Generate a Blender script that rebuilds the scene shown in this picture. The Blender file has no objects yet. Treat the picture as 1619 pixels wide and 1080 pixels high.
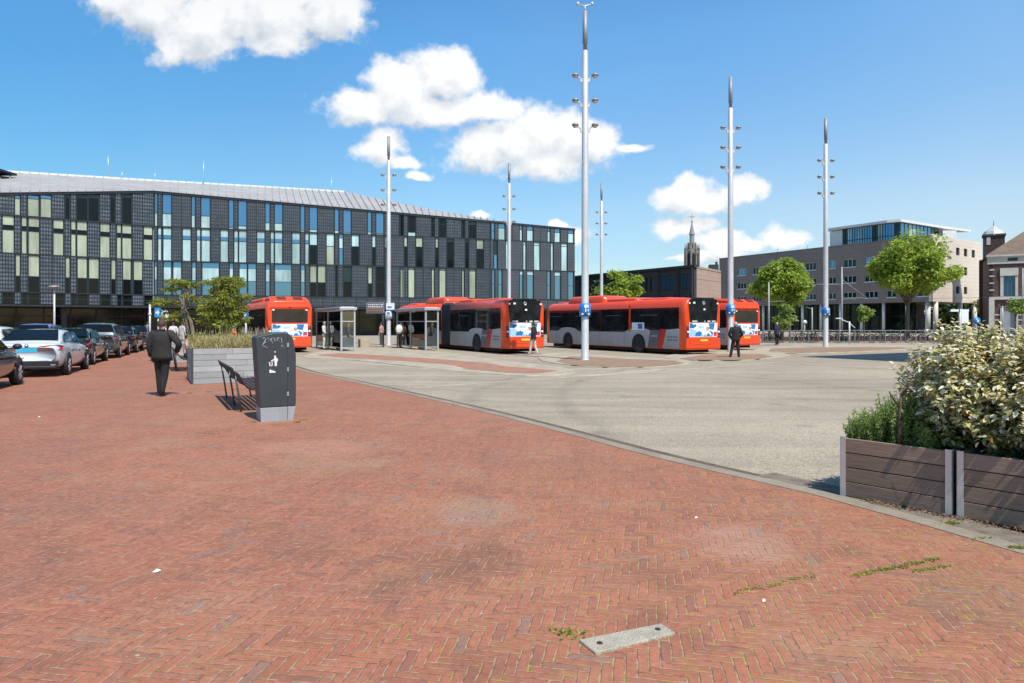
import bpy, math, random
from mathutils import Vector, Matrix, noise as mnoise
SC = bpy.context.scene
COL = SC.collection
R = math.radians
# ------------------------------------------------------------------ camera numbers (photo pixels 1619x1080)
F, CX, HY, H = 1080.0, 809.5, 510.0, 1.65
def G(px, py, z=0.0):
    d = (H - z) * F / (py - HY)
    return Vector(((px - CX) / F * d, d, z))
def at(px, d, z=0.0):
    return Vector(((px - CX) / F * d, d, z))
def zat(py, d):
    return H + (HY - py) / F * d
cam = bpy.data.cameras.new('camera'); camo = bpy.data.objects.new('camera', cam); COL.objects.link(camo)
camo.location = (0, 0, H); camo.rotation_euler = (R(90), 0, 0)
cam.sensor_width = 36.0; cam.lens = F / 1619 * 36.0
cam.shift_y = -(540 - HY) / 1619
cam.clip_end = 6000; cam.clip_start = 0.05
SC.camera = camo
HEAD = Vector((-0.469, 0.883)).normalized()      # direction of the bus bays
RIGHT = Vector((HEAD.y, -HEAD.x))
ROT = math.atan2(RIGHT.y, RIGHT.x)
# ------------------------------------------------------------------ materials
MATS = {}
def nd(nt, t, **kw):
    n = nt.nodes.new(t)
    for k, v in kw.items(): setattr(n, k, v)
    return n
def mix_rgb(nt, fac, a, b, blend='MIX'):
    m = nd(nt, 'ShaderNodeMix', data_type='RGBA', blend_type=blend)
    for sock, v in ((m.inputs[0], fac), (m.inputs[6], a), (m.inputs[7], b)):
        if hasattr(v, 'is_output'): nt.links.new(v, sock)
        elif isinstance(v, (tuple, list)): sock.default_value = (*v[:3], 1)
        else: sock.default_value = v
    return m.outputs[2]
def mth(nt, op, a, b=None, c=None, clamp=False):
    m = nd(nt, 'ShaderNodeMath', operation=op); m.use_clamp = clamp
    for i, v in enumerate((a, b, c)):
        if v is None: continue
        if hasattr(v, 'is_output'): nt.links.new(v, m.inputs[i])
        else: m.inputs[i].default_value = v
    return m.outputs[0]
def ramp(nt, fac, stops):
    r = nd(nt, 'ShaderNodeValToRGB'); e = r.color_ramp.elements
    while len(e) < len(stops): e.new(0.5)
    for el, (p, c) in zip(e, stops):
        el.position = p; el.color = (*c, 1) if len(c) == 3 else c
    nt.links.new(fac, r.inputs[0]); return r.outputs[0]
def newmat(name):
    m = bpy.data.materials.new(name); m.use_nodes = True
    nt = m.node_tree; b = nt.nodes['Principled BSDF']; MATS[name] = m
    return m, nt, b
def noise(nt, scale, detail=4, rough=0.55, vec=None, dist=0.0):
    n = nd(nt, 'ShaderNodeTexNoise'); n.inputs['Scale'].default_value = scale
    n.inputs['Detail'].default_value = detail; n.inputs['Roughness'].default_value = rough
    n.inputs['Distortion'].default_value = dist
    if vec is None:
        g = nd(nt, 'ShaderNodeNewGeometry'); vec = g.outputs['Position']
    nt.links.new(vec, n.inputs['Vector']); return n.outputs['Fac']
def mapping(nt, rot=(0,0,0), scale=(1,1,1), loc=(0,0,0)):
    g = nd(nt, 'ShaderNodeNewGeometry'); m = nd(nt, 'ShaderNodeMapping')
    m.inputs['Rotation'].default_value = rot; m.inputs['Scale'].default_value = scale; m.inputs['Location'].default_value = loc
    nt.links.new(g.outputs['Position'], m.inputs['Vector']); return m.outputs[0]
def mat(name, col, rough=0.6, metal=0.0, ns=3.0, na=0.18, bump=0.0, bs=40.0, coat=0.0, spec=None):
    """plain surface with a little wear: colour varied by two noises, optional fine bump"""
    if name in MATS: return MATS[name]
    m, nt, b = newmat(name)
    f = mth(nt, 'MULTIPLY_ADD', noise(nt, ns, 6), 0.65, mth(nt, 'MULTIPLY', noise(nt, ns * 9, 3), 0.35))
    lo = tuple(c * (1 - na) for c in col); hi = tuple(min(1, c * (1 + na)) for c in col)
    nt.links.new(ramp(nt, f, [(0.3, lo), (0.7, hi)]), b.inputs['Base Color'])
    b.inputs['Metallic'].default_value = metal
    r = mth(nt, 'MULTIPLY_ADD', noise(nt, ns * 2, 4), 0.25, rough - 0.125, clamp=True)
    nt.links.new(r, b.inputs['Roughness'])
    if coat: b.inputs['Coat Weight'].default_value = coat; b.inputs['Coat Roughness'].default_value = 0.05
    if spec is not None: b.inputs['Specular IOR Level'].default_value = spec
    if bump:
        bn = nd(nt, 'ShaderNodeBump'); bn.inputs['Strength'].default_value = bump; bn.inputs['Distance'].default_value = 0.02
        nt.links.new(noise(nt, bs, 5), bn.inputs['Height']); nt.links.new(bn.outputs[0], b.inputs['Normal'])
    return m
def clear_glass(name, tint=(0.8, 0.88, 0.86), amt=0.75):
    m, nt, b = newmat(name)
    nt.nodes.remove(b); out = nt.nodes['Material Output']
    tr = nd(nt, 'ShaderNodeBsdfTransparent'); tr.inputs[0].default_value = (*tint, 1)
    gl = nd(nt, 'ShaderNodeBsdfGlossy'); gl.inputs['Roughness'].default_value = 0.03; gl.inputs[0].default_value = (0.9, 0.95, 1, 1)
    fr = nd(nt, 'ShaderNodeFresnel'); fr.inputs[0].default_value = 1.5
    mx = nd(nt, 'ShaderNodeMixShader')
    nt.links.new(mth(nt, 'MULTIPLY_ADD', fr.outputs[0], 1.0, 0.04, clamp=True), mx.inputs[0])
    nt.links.new(tr.outputs[0], mx.inputs[1]); nt.links.new(gl.outputs[0], mx.inputs[2]); nt.links.new(mx.outputs[0], out.inputs[0])
    return m
def leafmat(name, cols, trans=0.35, rough=0.55):
    """leaf colours drawn per leaf from a list, part of the light let through"""
    m, nt, b = newmat(name)
    g = nd(nt, 'ShaderNodeNewGeometry')
    st = [((i + 0.0) / len(cols), c) for i, c in enumerate(cols)]
    r = ramp(nt, g.outputs['Random Per Island'], st)
    c = mix_rgb(nt, mth(nt, 'MULTIPLY', noise(nt, 1.2, 3), 0.35), r, (0.5, 0.5, 0.5), 'OVERLAY')
    out = nt.nodes['Material Output']
    nt.links.new(c, b.inputs['Base Color']); b.inputs['Roughness'].default_value = rough
    t = nd(nt, 'ShaderNodeBsdfTranslucent'); nt.links.new(c, t.inputs[0])
    mx = nd(nt, 'ShaderNodeMixShader'); mx.inputs[0].default_value = trans
    nt.links.new(b.outputs[0], mx.inputs[1]); nt.links.new(t.outputs[0], mx.inputs[2]); nt.links.new(mx.outputs[0], out.inputs[0])
    return m
# ------------------------------------------------------------------ mesh builder
class MB:
    def __init__(s): s.v = []; s.f = []; s.mi = []; s.sm = []
    def add(s, vs, fs, mi=0, smooth=False):
        o = len(s.v); s.v += [Vector(p) for p in vs]
        for f in fs: s.f.append(tuple(i + o for i in f)); s.mi.append(mi); s.sm.append(smooth)
    def box(s, c, d, mi=0, rot=None):
        x, y, z = d[0] / 2, d[1] / 2, d[2] / 2
        vs = [Vector(p) for p in ((-x,-y,-z),(x,-y,-z),(x,y,-z),(-x,y,-z),(-x,-y,z),(x,-y,z),(x,y,z),(-x,y,z))]
        if rot is not None: vs = [rot @ p for p in vs]
        s.add([p + Vector(c) for p in vs], [(3,2,1,0),(4,5,6,7),(0,1,5,4),(1,2,6,5),(2,3,7,6),(3,0,4,7)], mi)
    def hexa(s, b, t, mi=0):
        s.add(list(b) + list(t), [(3,2,1,0),(4,5,6,7),(0,1,5,4),(1,2,6,5),(2,3,7,6),(3,0,4,7)], mi)
    def beam(s, p, q, w, h, mi=0):
        p, q = Vector(p), Vector(q); d = q - p; L = d.length
        if L < 1e-6: return
        s.box((p + q) / 2, (w, L, h), mi, d.to_track_quat('Y', 'Z').to_matrix())
    def tube(s, pts, rad, n=8, mi=0, smooth=True, cap=True):
        pts = [Vector(p) for p in pts]
        if not isinstance(rad, (list, tuple)): rad = [rad] * len(pts)
        vs, fs = [], []; prev = None
        for i, p in enumerate(pts):
            t = (pts[min(i + 1, len(pts) - 1)] - pts[max(i - 1, 0)])
            if t.length < 1e-9: t = Vector((0, 0, 1))
            t.normalize()
            if prev is None:
                a = Vector((1, 0, 0)) if abs(t.x) < 0.9 else Vector((0, 1, 0))
                u = t.cross(a).normalized()
            else:
                u = (prev - t * prev.dot(t))
                u = u.normalized() if u.length > 1e-6 else t.orthogonal().normalized()
            prev = u; w = t.cross(u)
            for k in range(n):
                a = 2 * math.pi * k / n
                vs.append(p + (u * math.cos(a) + w * math.sin(a)) * rad[i])
        for i in range(len(pts) - 1):
            for k in range(n):
                k2 = (k + 1) % n
                fs.append((i*n+k, i*n+k2, (i+1)*n+k2, (i+1)*n+k))
        s.add(vs, fs, mi, smooth)
        if cap:
            o = len(s.v) - len(vs)
            s.f.append(tuple(o + k for k in reversed(range(n)))); s.mi.append(mi); s.sm.append(False)
            s.f.append(tuple(o + (len(pts)-1)*n + k for k in range(n))); s.mi.append(mi); s.sm.append(False)
    def lathe(s, prof, n=16, mi=0, M=None, smooth=True):
        """prof = list of (r, z), spun about local z, placed by matrix M"""
        M = M or Matrix.Identity(4); vs, fs = [], []
        for r, z in prof:
            for k in range(n):
                a = 2 * math.pi * k / n; vs.append(M @ Vector((r*math.cos(a), r*math.sin(a), z)))
        for i in range(len(prof) - 1):
            for k in range(n):
                k2 = (k + 1) % n; fs.append((i*n+k, i*n+k2, (i+1)*n+k2, (i+1)*n+k))
        fs.append(tuple(reversed(range(n)))); fs.append(tuple((len(prof)-1)*n + k for k in range(n)))
        s.add(vs, fs, mi, smooth)
    def ball(s, c, r, n=10, m=7, mi=0):
        r = r if isinstance(r, (list, tuple)) else (r, r, r); vs, fs = [], []
        for i in range(m + 1):
            t = math.pi * i / m
            for k in range(n):
                a = 2 * math.pi * k / n
                vs.append(Vector(c) + Vector((r[0]*math.sin(t)*math.cos(a), r[1]*math.sin(t)*math.sin(a), r[2]*math.cos(t))))
        for i in range(m):
            for k in range(n):
                k2 = (k+1) % n; fs.append((i*n+k2, i*n+k, (i+1)*n+k, (i+1)*n+k2))
        s.add(vs, fs, mi, True)
    def extr(s, poly, vec, mi=0):
        n = len(poly); vec = Vector(vec); a = [Vector(p) for p in poly]
        vs = a + [p + vec for p in a]
        fs = [tuple(reversed(range(n))), tuple(range(n, 2*n))] + [(i, (i+1) % n, n + (i+1) % n, n + i) for i in range(n)]
        nrm = sum(((a[i]).cross(a[(i+1) % n]) for i in range(n)), Vector())
        if nrm.dot(vec) < 0: fs = [tuple(reversed(f)) for f in fs]
        s.add(vs, fs, mi)
    def wall(s, A, B, s0, s1, z0, z1, d0, d1, mi=0):
        """box on a wall running A->B in plan; s along it, d outwards from it (to the right of A->B)"""
        A, B = Vector(A[:2]), Vector(B[:2]); u = (B - A).normalized(); n = Vector((u.y, -u.x))
        def p(sv, dv, z): q = A + u * sv + n * dv; return Vector((q.x, q.y, z))
        zz0 = z0 if isinstance(z0, tuple) else (z0, z0); zz1 = z1 if isinstance(z1, tuple) else (z1, z1)
        s.hexa([p(s0,d1,zz0[0]), p(s1,d1,zz0[1]), p(s1,d0,zz0[1]), p(s0,d0,zz0[0])],
               [p(s0,d1,zz1[0]), p(s1,d1,zz1[1]), p(s1,d0,zz1[1]), p(s0,d0,zz1[0])], mi)
    def build(s, name, mats, parent=None, world=False, bevel=0.0, seg=2, sub=0, flip=False):
        me = bpy.data.meshes.new(name)
        vs = s.v
        if world and parent is not None:
            Mx = parent.matrix_basis.copy(); p = parent.parent
            while p: Mx = p.matrix_basis @ Mx; p = p.parent
            Mi = Mx.inverted(); vs = [Mi @ v for v in vs]
        me.from_pydata([tuple(v) for v in vs], [], s.f)
        mats = mats if isinstance(mats, (list, tuple)) else [mats]
        for m in mats: me.materials.append(m)
        me.polygons.foreach_set('material_index', s.mi)
        me.polygons.foreach_set('use_smooth', s.sm)
        me.validate(); me.update()
        o = bpy.data.objects.new(name, me); COL.objects.link(o)
        if parent: o.parent = parent
        if bevel:
            b = o.modifiers.new('edge', 'BEVEL'); b.width = bevel; b.segments = seg; b.limit_method = 'ANGLE'; b.angle_limit = R(35)
        if sub:
            b = o.modifiers.new('sub', 'SUBSURF'); b.levels = sub; b.render_levels = sub
        return o
def tag(o, label=None, cat=None, group=None, kind=None):
    if label: o['label'] = label
    if cat: o['category'] = cat
    if group: o['group'] = group
    if kind: o['kind'] = kind
    return o
def thing(name, label, cat, loc=(0,0,0), rot=0.0, group=None):
    o = bpy.data.objects.new(name, None); COL.objects.link(o)
    o.location = loc; o.rotation_euler = (0, 0, rot); o.empty_display_size = 0.3
    return tag(o, label, cat, group)
def copy_tree(o, parent=None):
    c = o.copy(); COL.objects.link(c); c.parent = parent
    for ch in [x for x in bpy.data.objects if x.parent == o]: copy_tree(ch, c)
    return c
def sdist(A, B, px):
    A, B = Vector(A[:2]), Vector(B[:2]); u = (B - A).normalized(); x = (px - CX) / F
    return (x * A.y - A.x) / (u.x - x * u.y)
def sdepth(A, B, sv):
    A, B = Vector(A[:2]), Vector(B[:2]); return A.y + (B - A).normalized().y * sv
# ------------------------------------------------------------------ light, sky with clouds
SUNH = Vector((0.50, -0.866)).normalized(); ELEV = R(57)
sl = bpy.data.lights.new('sun', 'SUN'); so = bpy.data.objects.new('sun', sl); COL.objects.link(so)
sl.energy = 5.0; sl.angle = R(0.53); sl.color = (1.0, 0.945, 0.86)
sd = Vector((SUNH.x * math.cos(ELEV), SUNH.y * math.cos(ELEV), math.sin(ELEV)))
so.rotation_euler = sd.to_track_quat('Z', 'Y').to_euler(); so.location = sd * 60
w = bpy.data.worlds.new('World'); SC.world = w; w.use_nodes = True
nt = w.node_tree; bg = nt.nodes['Background']
sky = nd(nt, 'ShaderNodeTexSky', sky_type='NISHITA'); sky.sun_disc = False
sky.sun_elevation = ELEV; sky.sun_rotation = math.atan2(SUNH.x, SUNH.y)
sky.air_density = 1.15; sky.dust_density = 0.25; sky.ozone_density = 2.2
SKY_K = 0.145
tc = nd(nt, 'ShaderNodeTexCoord')
sep = nd(nt, 'ShaderNodeSeparateXYZ'); nt.links.new(tc.outputs['Generated'], sep.inputs[0])
yy = mth(nt, 'MAXIMUM', sep.outputs[1], 0.02)
u_ = mth(nt, 'DIVIDE', sep.outputs[0], yy); v_ = mth(nt, 'DIVIDE', sep.outputs[2], yy)
cmb = nd(nt, 'ShaderNodeCombineXYZ'); nt.links.new(u_, cmb.inputs[0]); nt.links.new(v_, cmb.inputs[1])
BL = [(235,8,85,48),(330,30,95,62),(430,25,95,62),(520,18,75,55),(300,62,60,38),(185,-5,50,30),(440,62,60,30),
      (585,160,72,36),(640,135,62,52),(700,112,58,46),(718,92,30,26),(745,160,62,38),(800,168,36,26),(560,142,44,20),(690,172,90,26),
      (800,232,92,40),(870,198,62,44),(915,215,66,40),(955,222,42,32),(760,252,60,30),(860,258,70,30),(1000,224,22,8),
      (610,222,42,24),(590,240,40,20),(640,250,34,12),(662,275,22,12),
      (1082,305,44,28),(1100,325,52,26),(1180,303,42,20),(1150,312,36,16),(1090,360,52,18),(1060,355,30,16),
      (1245,384,52,17),(1140,385,50,17),(1190,392,40,13),(760,340,20,8),(905,376,26,22),(880,356,14,9),(1120,405,70,6)]
def cloud_density(vec):
    """sum of soft blobs around measured directions, edges broken by fractal noise"""
    wn = nd(nt, 'ShaderNodeTexNoise'); wn.inputs['Scale'].default_value = 9; wn.inputs['Detail'].default_value = 5
    nt.links.new(vec, wn.inputs['Vector'])
    w1 = nd(nt, 'ShaderNodeVectorMath', operation='SUBTRACT'); nt.links.new(wn.outputs['Color'], w1.inputs[0]); w1.inputs[1].default_value = (.5,.5,.5)
    w2 = nd(nt, 'ShaderNodeVectorMath', operation='MULTIPLY_ADD'); nt.links.new(w1.outputs[0], w2.inputs[0])
    w2.inputs[1].default_value = (0.09, 0.07, 0); nt.links.new(vec, w2.inputs[2])
    tot = None
    for bx, by, rx, ry in BL:
        cu, cv = (bx - CX) / F, (HY - by) / F; ru, rv = rx * 1.19 / F, ry * 1.19 / F
        m1 = nd(nt, 'ShaderNodeVectorMath', operation='MULTIPLY_ADD'); nt.links.new(w2.outputs[0], m1.inputs[0])
        m1.inputs[1].default_value = (1/ru, 1/rv, 0); m1.inputs[2].default_value = (-cu/ru, -cv/rv, 0)
        ln = nd(nt, 'ShaderNodeVectorMath', operation='LENGTH'); nt.links.new(m1.outputs[0], ln.inputs[0])
        k = mth(nt, 'SUBTRACT', 1.0, ln.outputs['Value'])
        tot = k if tot is None else mth(nt, 'SMOOTH_MAX', tot, k, 0.3)
    fb = nd(nt, 'ShaderNodeTexNoise'); fb.inputs['Scale'].default_value = 22; fb.inputs['Detail'].default_value = 9
    fb.inputs['Roughness'].default_value = 0.62; nt.links.new(vec, fb.inputs['Vector'])
    fb2 = nd(nt, 'ShaderNodeTexVoronoi', feature='SMOOTH_F1'); fb2.inputs['Scale'].default_value = 34
    fb2.inputs['Detail'].default_value = 2; nt.links.new(w2.outputs[0], fb2.inputs['Vector'])
    n = mth(nt, 'MULTIPLY_ADD', mth(nt, 'SUBTRACT', fb.outputs[0], 0.5), 1.3, tot)
    return mth(nt, 'MULTIPLY_ADD', mth(nt, 'SUBTRACT', 0.45, fb2.outputs['Distance']), 0.24, n)
d0 = cloud_density(cmb.outputs[0])
off = nd(nt, 'ShaderNodeVectorMath', operation='ADD'); nt.links.new(cmb.outputs[0], off.inputs[0]); off.inputs[1].default_value = (0.012, 0.03, 0)
d1 = cloud_density(off.outputs[0])
alpha = nd(nt, 'ShaderNodeMapRange', interpolation_type='SMOOTHSTEP'); nt.links.new(d0, alpha.inputs[0])
alpha.inputs[1].default_value = -0.06; alpha.inputs[2].default_value = 0.42
lit = mth(nt, 'MULTIPLY_ADD', mth(nt, 'SUBTRACT', d0, d1), 0.85, 0.74)
thick = mth(nt, 'MULTIPLY', mth(nt, 'MAXIMUM', mth(nt, 'SUBTRACT', d1, 0.34), 0), 0.16)
lit = mth(nt, 'SUBTRACT', lit, thick, clamp=True)
high = mth(nt, 'MULTIPLY', mth(nt, 'SUBTRACT', v_, 0.36, clamp=True), 2.2)     # overhead clouds show their grey undersides
lit = mth(nt, 'SUBTRACT', lit, high, clamp=True)
ccol = ramp(nt, lit, [(0.0, (0.52, 0.57, 0.63)), (0.4, (0.72, 0.76, 0.80)), (0.85, (0.95, 0.95, 0.95))])
front = mth(nt, 'GREATER_THAN', sep.outputs[1], 0.05)
fac = mth(nt, 'MULTIPLY', mth(nt, 'MULTIPLY', alpha.outputs[0], front), 0.97)
skc = nd(nt, 'ShaderNodeVectorMath', operation='SCALE'); nt.links.new(sky.outputs[0], skc.inputs[0]); skc.inputs['Scale'].default_value = SKY_K
hs = nd(nt, 'ShaderNodeHueSaturation'); hs.inputs['Saturation'].default_value = 1.27; hs.inputs['Value'].default_value = 1.0; nt.links.new(skc.outputs[0], hs.inputs['Color'])
wisp = nd(nt, 'ShaderNodeTexNoise'); wisp.inputs['Scale'].default_value = 3.2; wisp.inputs['Detail'].default_value = 7
nt.links.new(cmb.outputs[0], wisp.inputs['Vector'])
wf = mth(nt, 'MULTIPLY', mth(nt, 'SUBTRACT', wisp.outputs[0], 0.47, clamp=True), 0.10)
def scale_ramp(fac, stops):      # gains above 1 kept as thirds inside the ramp
    r_ = ramp(nt, fac, [(p, tuple(c / 3 for c in col)) for p, col in stops])
    v_3 = nd(nt, 'ShaderNodeVectorMath', operation='SCALE'); nt.links.new(r_, v_3.inputs[0]); v_3.inputs['Scale'].default_value = 3.0; return v_3.outputs[0]
gx_ = scale_ramp(mth(nt, 'MULTIPLY_ADD', sep.outputs[0], 0.5, 0.5), [(0.0, (.62,.85,.9)), (0.215, (.62,.85,.9)), (0.35, (.78,.9,.92)), (0.45, (.95,1,1)), (0.625, (1.12,1.05,1.02)), (0.775, (1.38,1.14,1.04)), (1.0, (1.2,1.1,1.0))])
gz_ = scale_ramp(sep.outputs[2], [(0.0, (.66,.73,.84)), (0.09, (.70,.79,.90)), (0.16, (1.0,.98,.97)), (0.38, (1.2,1.3,1.28)), (0.7, (1.05,1.1,1.1)), (1.0, (.9,.95,.95))])
gm_ = nd(nt, 'ShaderNodeVectorMath', operation='MULTIPLY'); nt.links.new(gx_, gm_.inputs[0]); nt.links.new(gz_, gm_.inputs[1])
gs_ = nd(nt, 'ShaderNodeVectorMath', operation='MULTIPLY'); nt.links.new(gm_.outputs[0], gs_.inputs[0]); nt.links.new(hs.outputs[0], gs_.inputs[1])
base = mix_rgb(nt, wf, gs_.outputs[0], (0.8, 0.86, 0.92))
nt.links.new(mix_rgb(nt, fac, base, ccol), bg.inputs[0]); bg.inputs[1].default_value = 1.0
SC.view_settings.view_transform = 'Standard'; SC.view_settings.look = 'None'
SC.view_settings.exposure = 0.1; SC.view_settings.gamma = 1.0
SC.cycles.use_denoising = True; SC.cycles.max_bounces = 8; SC.cycles.transparent_max_bounces = 16
# ------------------------------------------------------------------ ground
def brick_material(name, rot, tint=1.0, moss=1.0):
    """herringbone of narrow 20 x 6.6 cm pavers, computed cell by cell"""
    m, nt, b = newmat(name)
    W = 0.0575
    vec = mapping(nt, rot=(0, 0, rot), scale=(1/W, 1/W, 1/W), loc=(3000, 3000, 0))
    wob = nd(nt, 'ShaderNodeTexNoise'); wob.inputs['Scale'].default_value = 0.35; wob.inputs['Detail'].default_value = 2
    nt.links.new(vec, wob.inputs['Vector'])
    w1 = nd(nt, 'ShaderNodeVectorMath', operation='MULTIPLY_ADD'); nt.links.new(wob.outputs['Color'], w1.inputs[0])
    w1.inputs[1].default_value = (0.32, 0.32, 0); nt.links.new(vec, w1.inputs[2])
    wl = nd(nt, 'ShaderNodeTexNoise'); wl.inputs['Scale'].default_value = 0.012; wl.inputs['Detail'].default_value = 2
    nt.links.new(vec, wl.inputs['Vector'])
    w3 = nd(nt, 'ShaderNodeVectorMath', operation='MULTIPLY_ADD'); nt.links.new(wl.outputs['Color'], w3.inputs[0])
    w3.inputs[1].default_value = (9, 9, 0); nt.links.new(w1.outputs[0], w3.inputs[2])
    sp = nd(nt, 'ShaderNodeSeparateXYZ'); nt.links.new(w3.outputs[0], sp.inputs[0])
    x, y = sp.outputs[0], sp.outputs[1]
    fx, fy = mth(nt, 'FLOOR', x), mth(nt, 'FLOOR', y); rx, ry = mth(nt, 'FRACT', x), mth(nt, 'FRACT', y)
    mm = mth(nt, 'FLOORED_MODULO', mth(nt, 'SUBTRACT', fx, fy), 8.0)
    hor = mth(nt, 'LESS_THAN', mm, 3.5)
    a1 = mth(nt, 'ADD', mm, rx); a2 = mth(nt, 'ADD', mth(nt, 'SUBTRACT', 7.0, mm), ry)
    def sel(p, q):
        mx = nd(nt, 'ShaderNodeMix', data_type='FLOAT'); nt.links.new(hor, mx.inputs[0]); nt.links.new(q, mx.inputs[2]); nt.links.new(p, mx.inputs[3]); return mx.outputs[0]
    al = sel(a1, a2); ac = sel(ry, rx)
    idx = sel(mth(nt, 'SUBTRACT', fx, mm), mth(nt, 'ADD', fx, 0.37)); idy = sel(fy, mth(nt, 'SUBTRACT', fy, mth(nt, 'SUBTRACT', 7.0, mm)))
    e = mth(nt, 'MINIMUM', mth(nt, 'MINIMUM', al, mth(nt, 'SUBTRACT', 4.0, al)), mth(nt, 'MINIMUM', ac, mth(nt, 'SUBTRACT', 1.0, ac)))
    jn = noise(nt, 18, 3)
    wd = mth(nt, 'MULTIPLY_ADD', jn, 0.24, -0.055)
    joint = nd(nt, 'ShaderNodeMapRange', interpolation_type='SMOOTHSTEP'); nt.links.new(mth(nt, 'SUBTRACT', e, wd), joint.inputs[0])
    joint.inputs[1].default_value = -0.02; joint.inputs[2].default_value = 0.05; joint.inputs[3].default_value = 1; joint.inputs[4].default_value = 0
    ci = nd(nt, 'ShaderNodeCombineXYZ'); nt.links.new(idx, ci.inputs[0]); nt.links.new(idy, ci.inputs[1])
    wn = nd(nt, 'ShaderNodeTexWhiteNoise'); nt.links.new(ci.outputs[0], wn.inputs['Vector'])
    k = tint
    bc = ramp(nt, wn.outputs['Value'], [(0, (0.30*k, 0.112*k, 0.064*k)), (0.25, (0.35*k, 0.130*k, 0.073*k)), (0.5, (0.32*k, 0.122*k, 0.074*k)), (0.75, (0.375*k, 0.145*k, 0.084*k)),
                                    (0.9, (0.28*k, 0.112*k, 0.074*k)), (1, (0.255*k, 0.112*k, 0.078*k))])
    big = noise(nt, 0.33, 6, 0.6); med = noise(nt, 1.7, 6, 0.6); fine = noise(nt, 55, 4)
    bc = mix_rgb(nt, mth(nt, 'MULTIPLY', mth(nt, 'SUBTRACT', big, 0.46, clamp=True), 1.6), bc, (0.43*k, 0.19*k, 0.105*k))
    bc = mix_rgb(nt, mth(nt, 'MULTIPLY', mth(nt, 'SUBTRACT', 0.47, med, clamp=True), 3.0), bc, (0.16*k, 0.078*k, 0.052*k))
    dirt = noise(nt, 0.9, 8, 0.7)
    bc = mix_rgb(nt, mth(nt, 'MULTIPLY', mth(nt, 'SUBTRACT', dirt, 0.52, clamp=True), 2.2), bc, (0.37*k, 0.25*k, 0.145*k))
    trk = noise(nt, 0.8, 5, 0.6, vec=mapping(nt, rot=(0, 0, R(38)), scale=(1.6, 0.16, 1)))
    bc = mix_rgb(nt, mth(nt, 'MULTIPLY', mth(nt, 'SUBTRACT', trk, 0.56, clamp=True), 2.6), bc, (0.17*k, 0.085*k, 0.058*k))
    gv = nd(nt, 'ShaderNodeTexVoronoi'); gv.inputs['Scale'].default_value = 2.3; gg2 = nd(nt, 'ShaderNodeNewGeometry'); nt.links.new(gg2.outputs['Position'], gv.inputs['Vector'])
    bc = mix_rgb(nt, mth(nt, 'MULTIPLY', mth(nt, 'LESS_THAN', gv.outputs['Distance'], 0.032), 0.55), bc, mix_rgb(nt, mth(nt, 'GREATER_THAN', gv.outputs['Color'], 0.5), (0.08, 0.055, 0.045), (0.55, 0.45, 0.36)))
    # stains: each at its own spot on the square
    for sx, sy, sr, sc, sk in ((-.42, 4.6, .55, (.12,.075,.055), .5), (-.75, 4.35, .3, (.12,.08,.06), .45), (-2.5, 9.0, 1.1, (.47,.25,.165), .5), (-2.3, 7.9, .8, (.30,.22,.13), .4), (-.35, 5.9, .45, (.30,.25,.20), .55), (-.9, 6.2, .5, (.44,.20,.11), .5),
                               (1.75, 5.0, .5, (.50,.32,.25), .5), (-4.0, 6.0, .7, (.17,.10,.08), .35), (-3.2, 4.3, .45, (.18,.10,.08), .4), (-6.5, 8.5, 1.3, (.20,.11,.08), .3), (.6, 8.0, .9, (.22,.11,.08), .3), (-1.6, 5.1, .35, (.16,.09,.07), .4), (2.9, 4.2, .5, (.24,.17,.09), .4), (-5.5, 12.5, 1.6, (.44,.22,.14), .3), (-9.5, 15.5, 1.8, (.2,.11,.08), .3), (-.2, 12.5, 1.4, (.43,.21,.13), .3)):
        dv = nd(nt, 'ShaderNodeVectorMath', operation='DISTANCE'); gq = nd(nt, 'ShaderNodeNewGeometry'); nt.links.new(gq.outputs['Position'], dv.inputs[0]); dv.inputs[1].default_value = (sx, sy, 0)
        fq = mth(nt, 'SUBTRACT', 1.0, mth(nt, 'DIVIDE', mth(nt, 'MULTIPLY_ADD', mth(nt, 'SUBTRACT', dirt, 0.5), 4.5 * sr, dv.outputs['Value']), sr), clamp=True)
        bc = mix_rgb(nt, mth(nt, 'MULTIPLY', mth(nt, 'MULTIPLY', fq, 1.6, clamp=True), sk * 0.72), bc, sc)
    # odd grey replaced pavers
    bc = mix_rgb(nt, mth(nt, 'MULTIPLY', mth(nt, 'GREATER_THAN', wn.outputs['Value'], 0.975), 0.22), bc, (0.30, 0.235, 0.20))
    bc = mix_rgb(nt, 0.6, bc, ramp(nt, mth(nt, 'MULTIPLY_ADD', noise(nt, 22, 5, 0.7), 0.5, mth(nt, 'MULTIPLY', noise(nt, 130, 3), 0.5)), [(0.32, (0.2, 0.2, 0.2)), (0.68, (0.8, 0.8, 0.8))]), 'OVERLAY')
    # joints: sand, dirt, moss where it is damp
    gx = nd(nt, 'ShaderNodeNewGeometry'); gs = nd(nt, 'ShaderNodeSeparateXYZ'); nt.links.new(gx.outputs['Position'], gs.inputs[0])
    mossn = noise(nt, 1.1, 5, 0.65)
    wet = nd(nt, 'ShaderNodeMapRange'); nt.links.new(gs.outputs[1], wet.inputs[0]); wet.inputs[1].default_value = 3.2; wet.inputs[2].default_value = 8.5
    wet.inputs[3].default_value = 0.13; wet.inputs[4].default_value = -0.02
    side = nd(nt, 'ShaderNodeMapRange'); nt.links.new(gs.outputs[0], side.inputs[0]); side.inputs[1].default_value = -2.0; side.inputs[2].default_value = 2.2
    side.inputs[3].default_value = -0.06; side.inputs[4].default_value = 0.30
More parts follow.
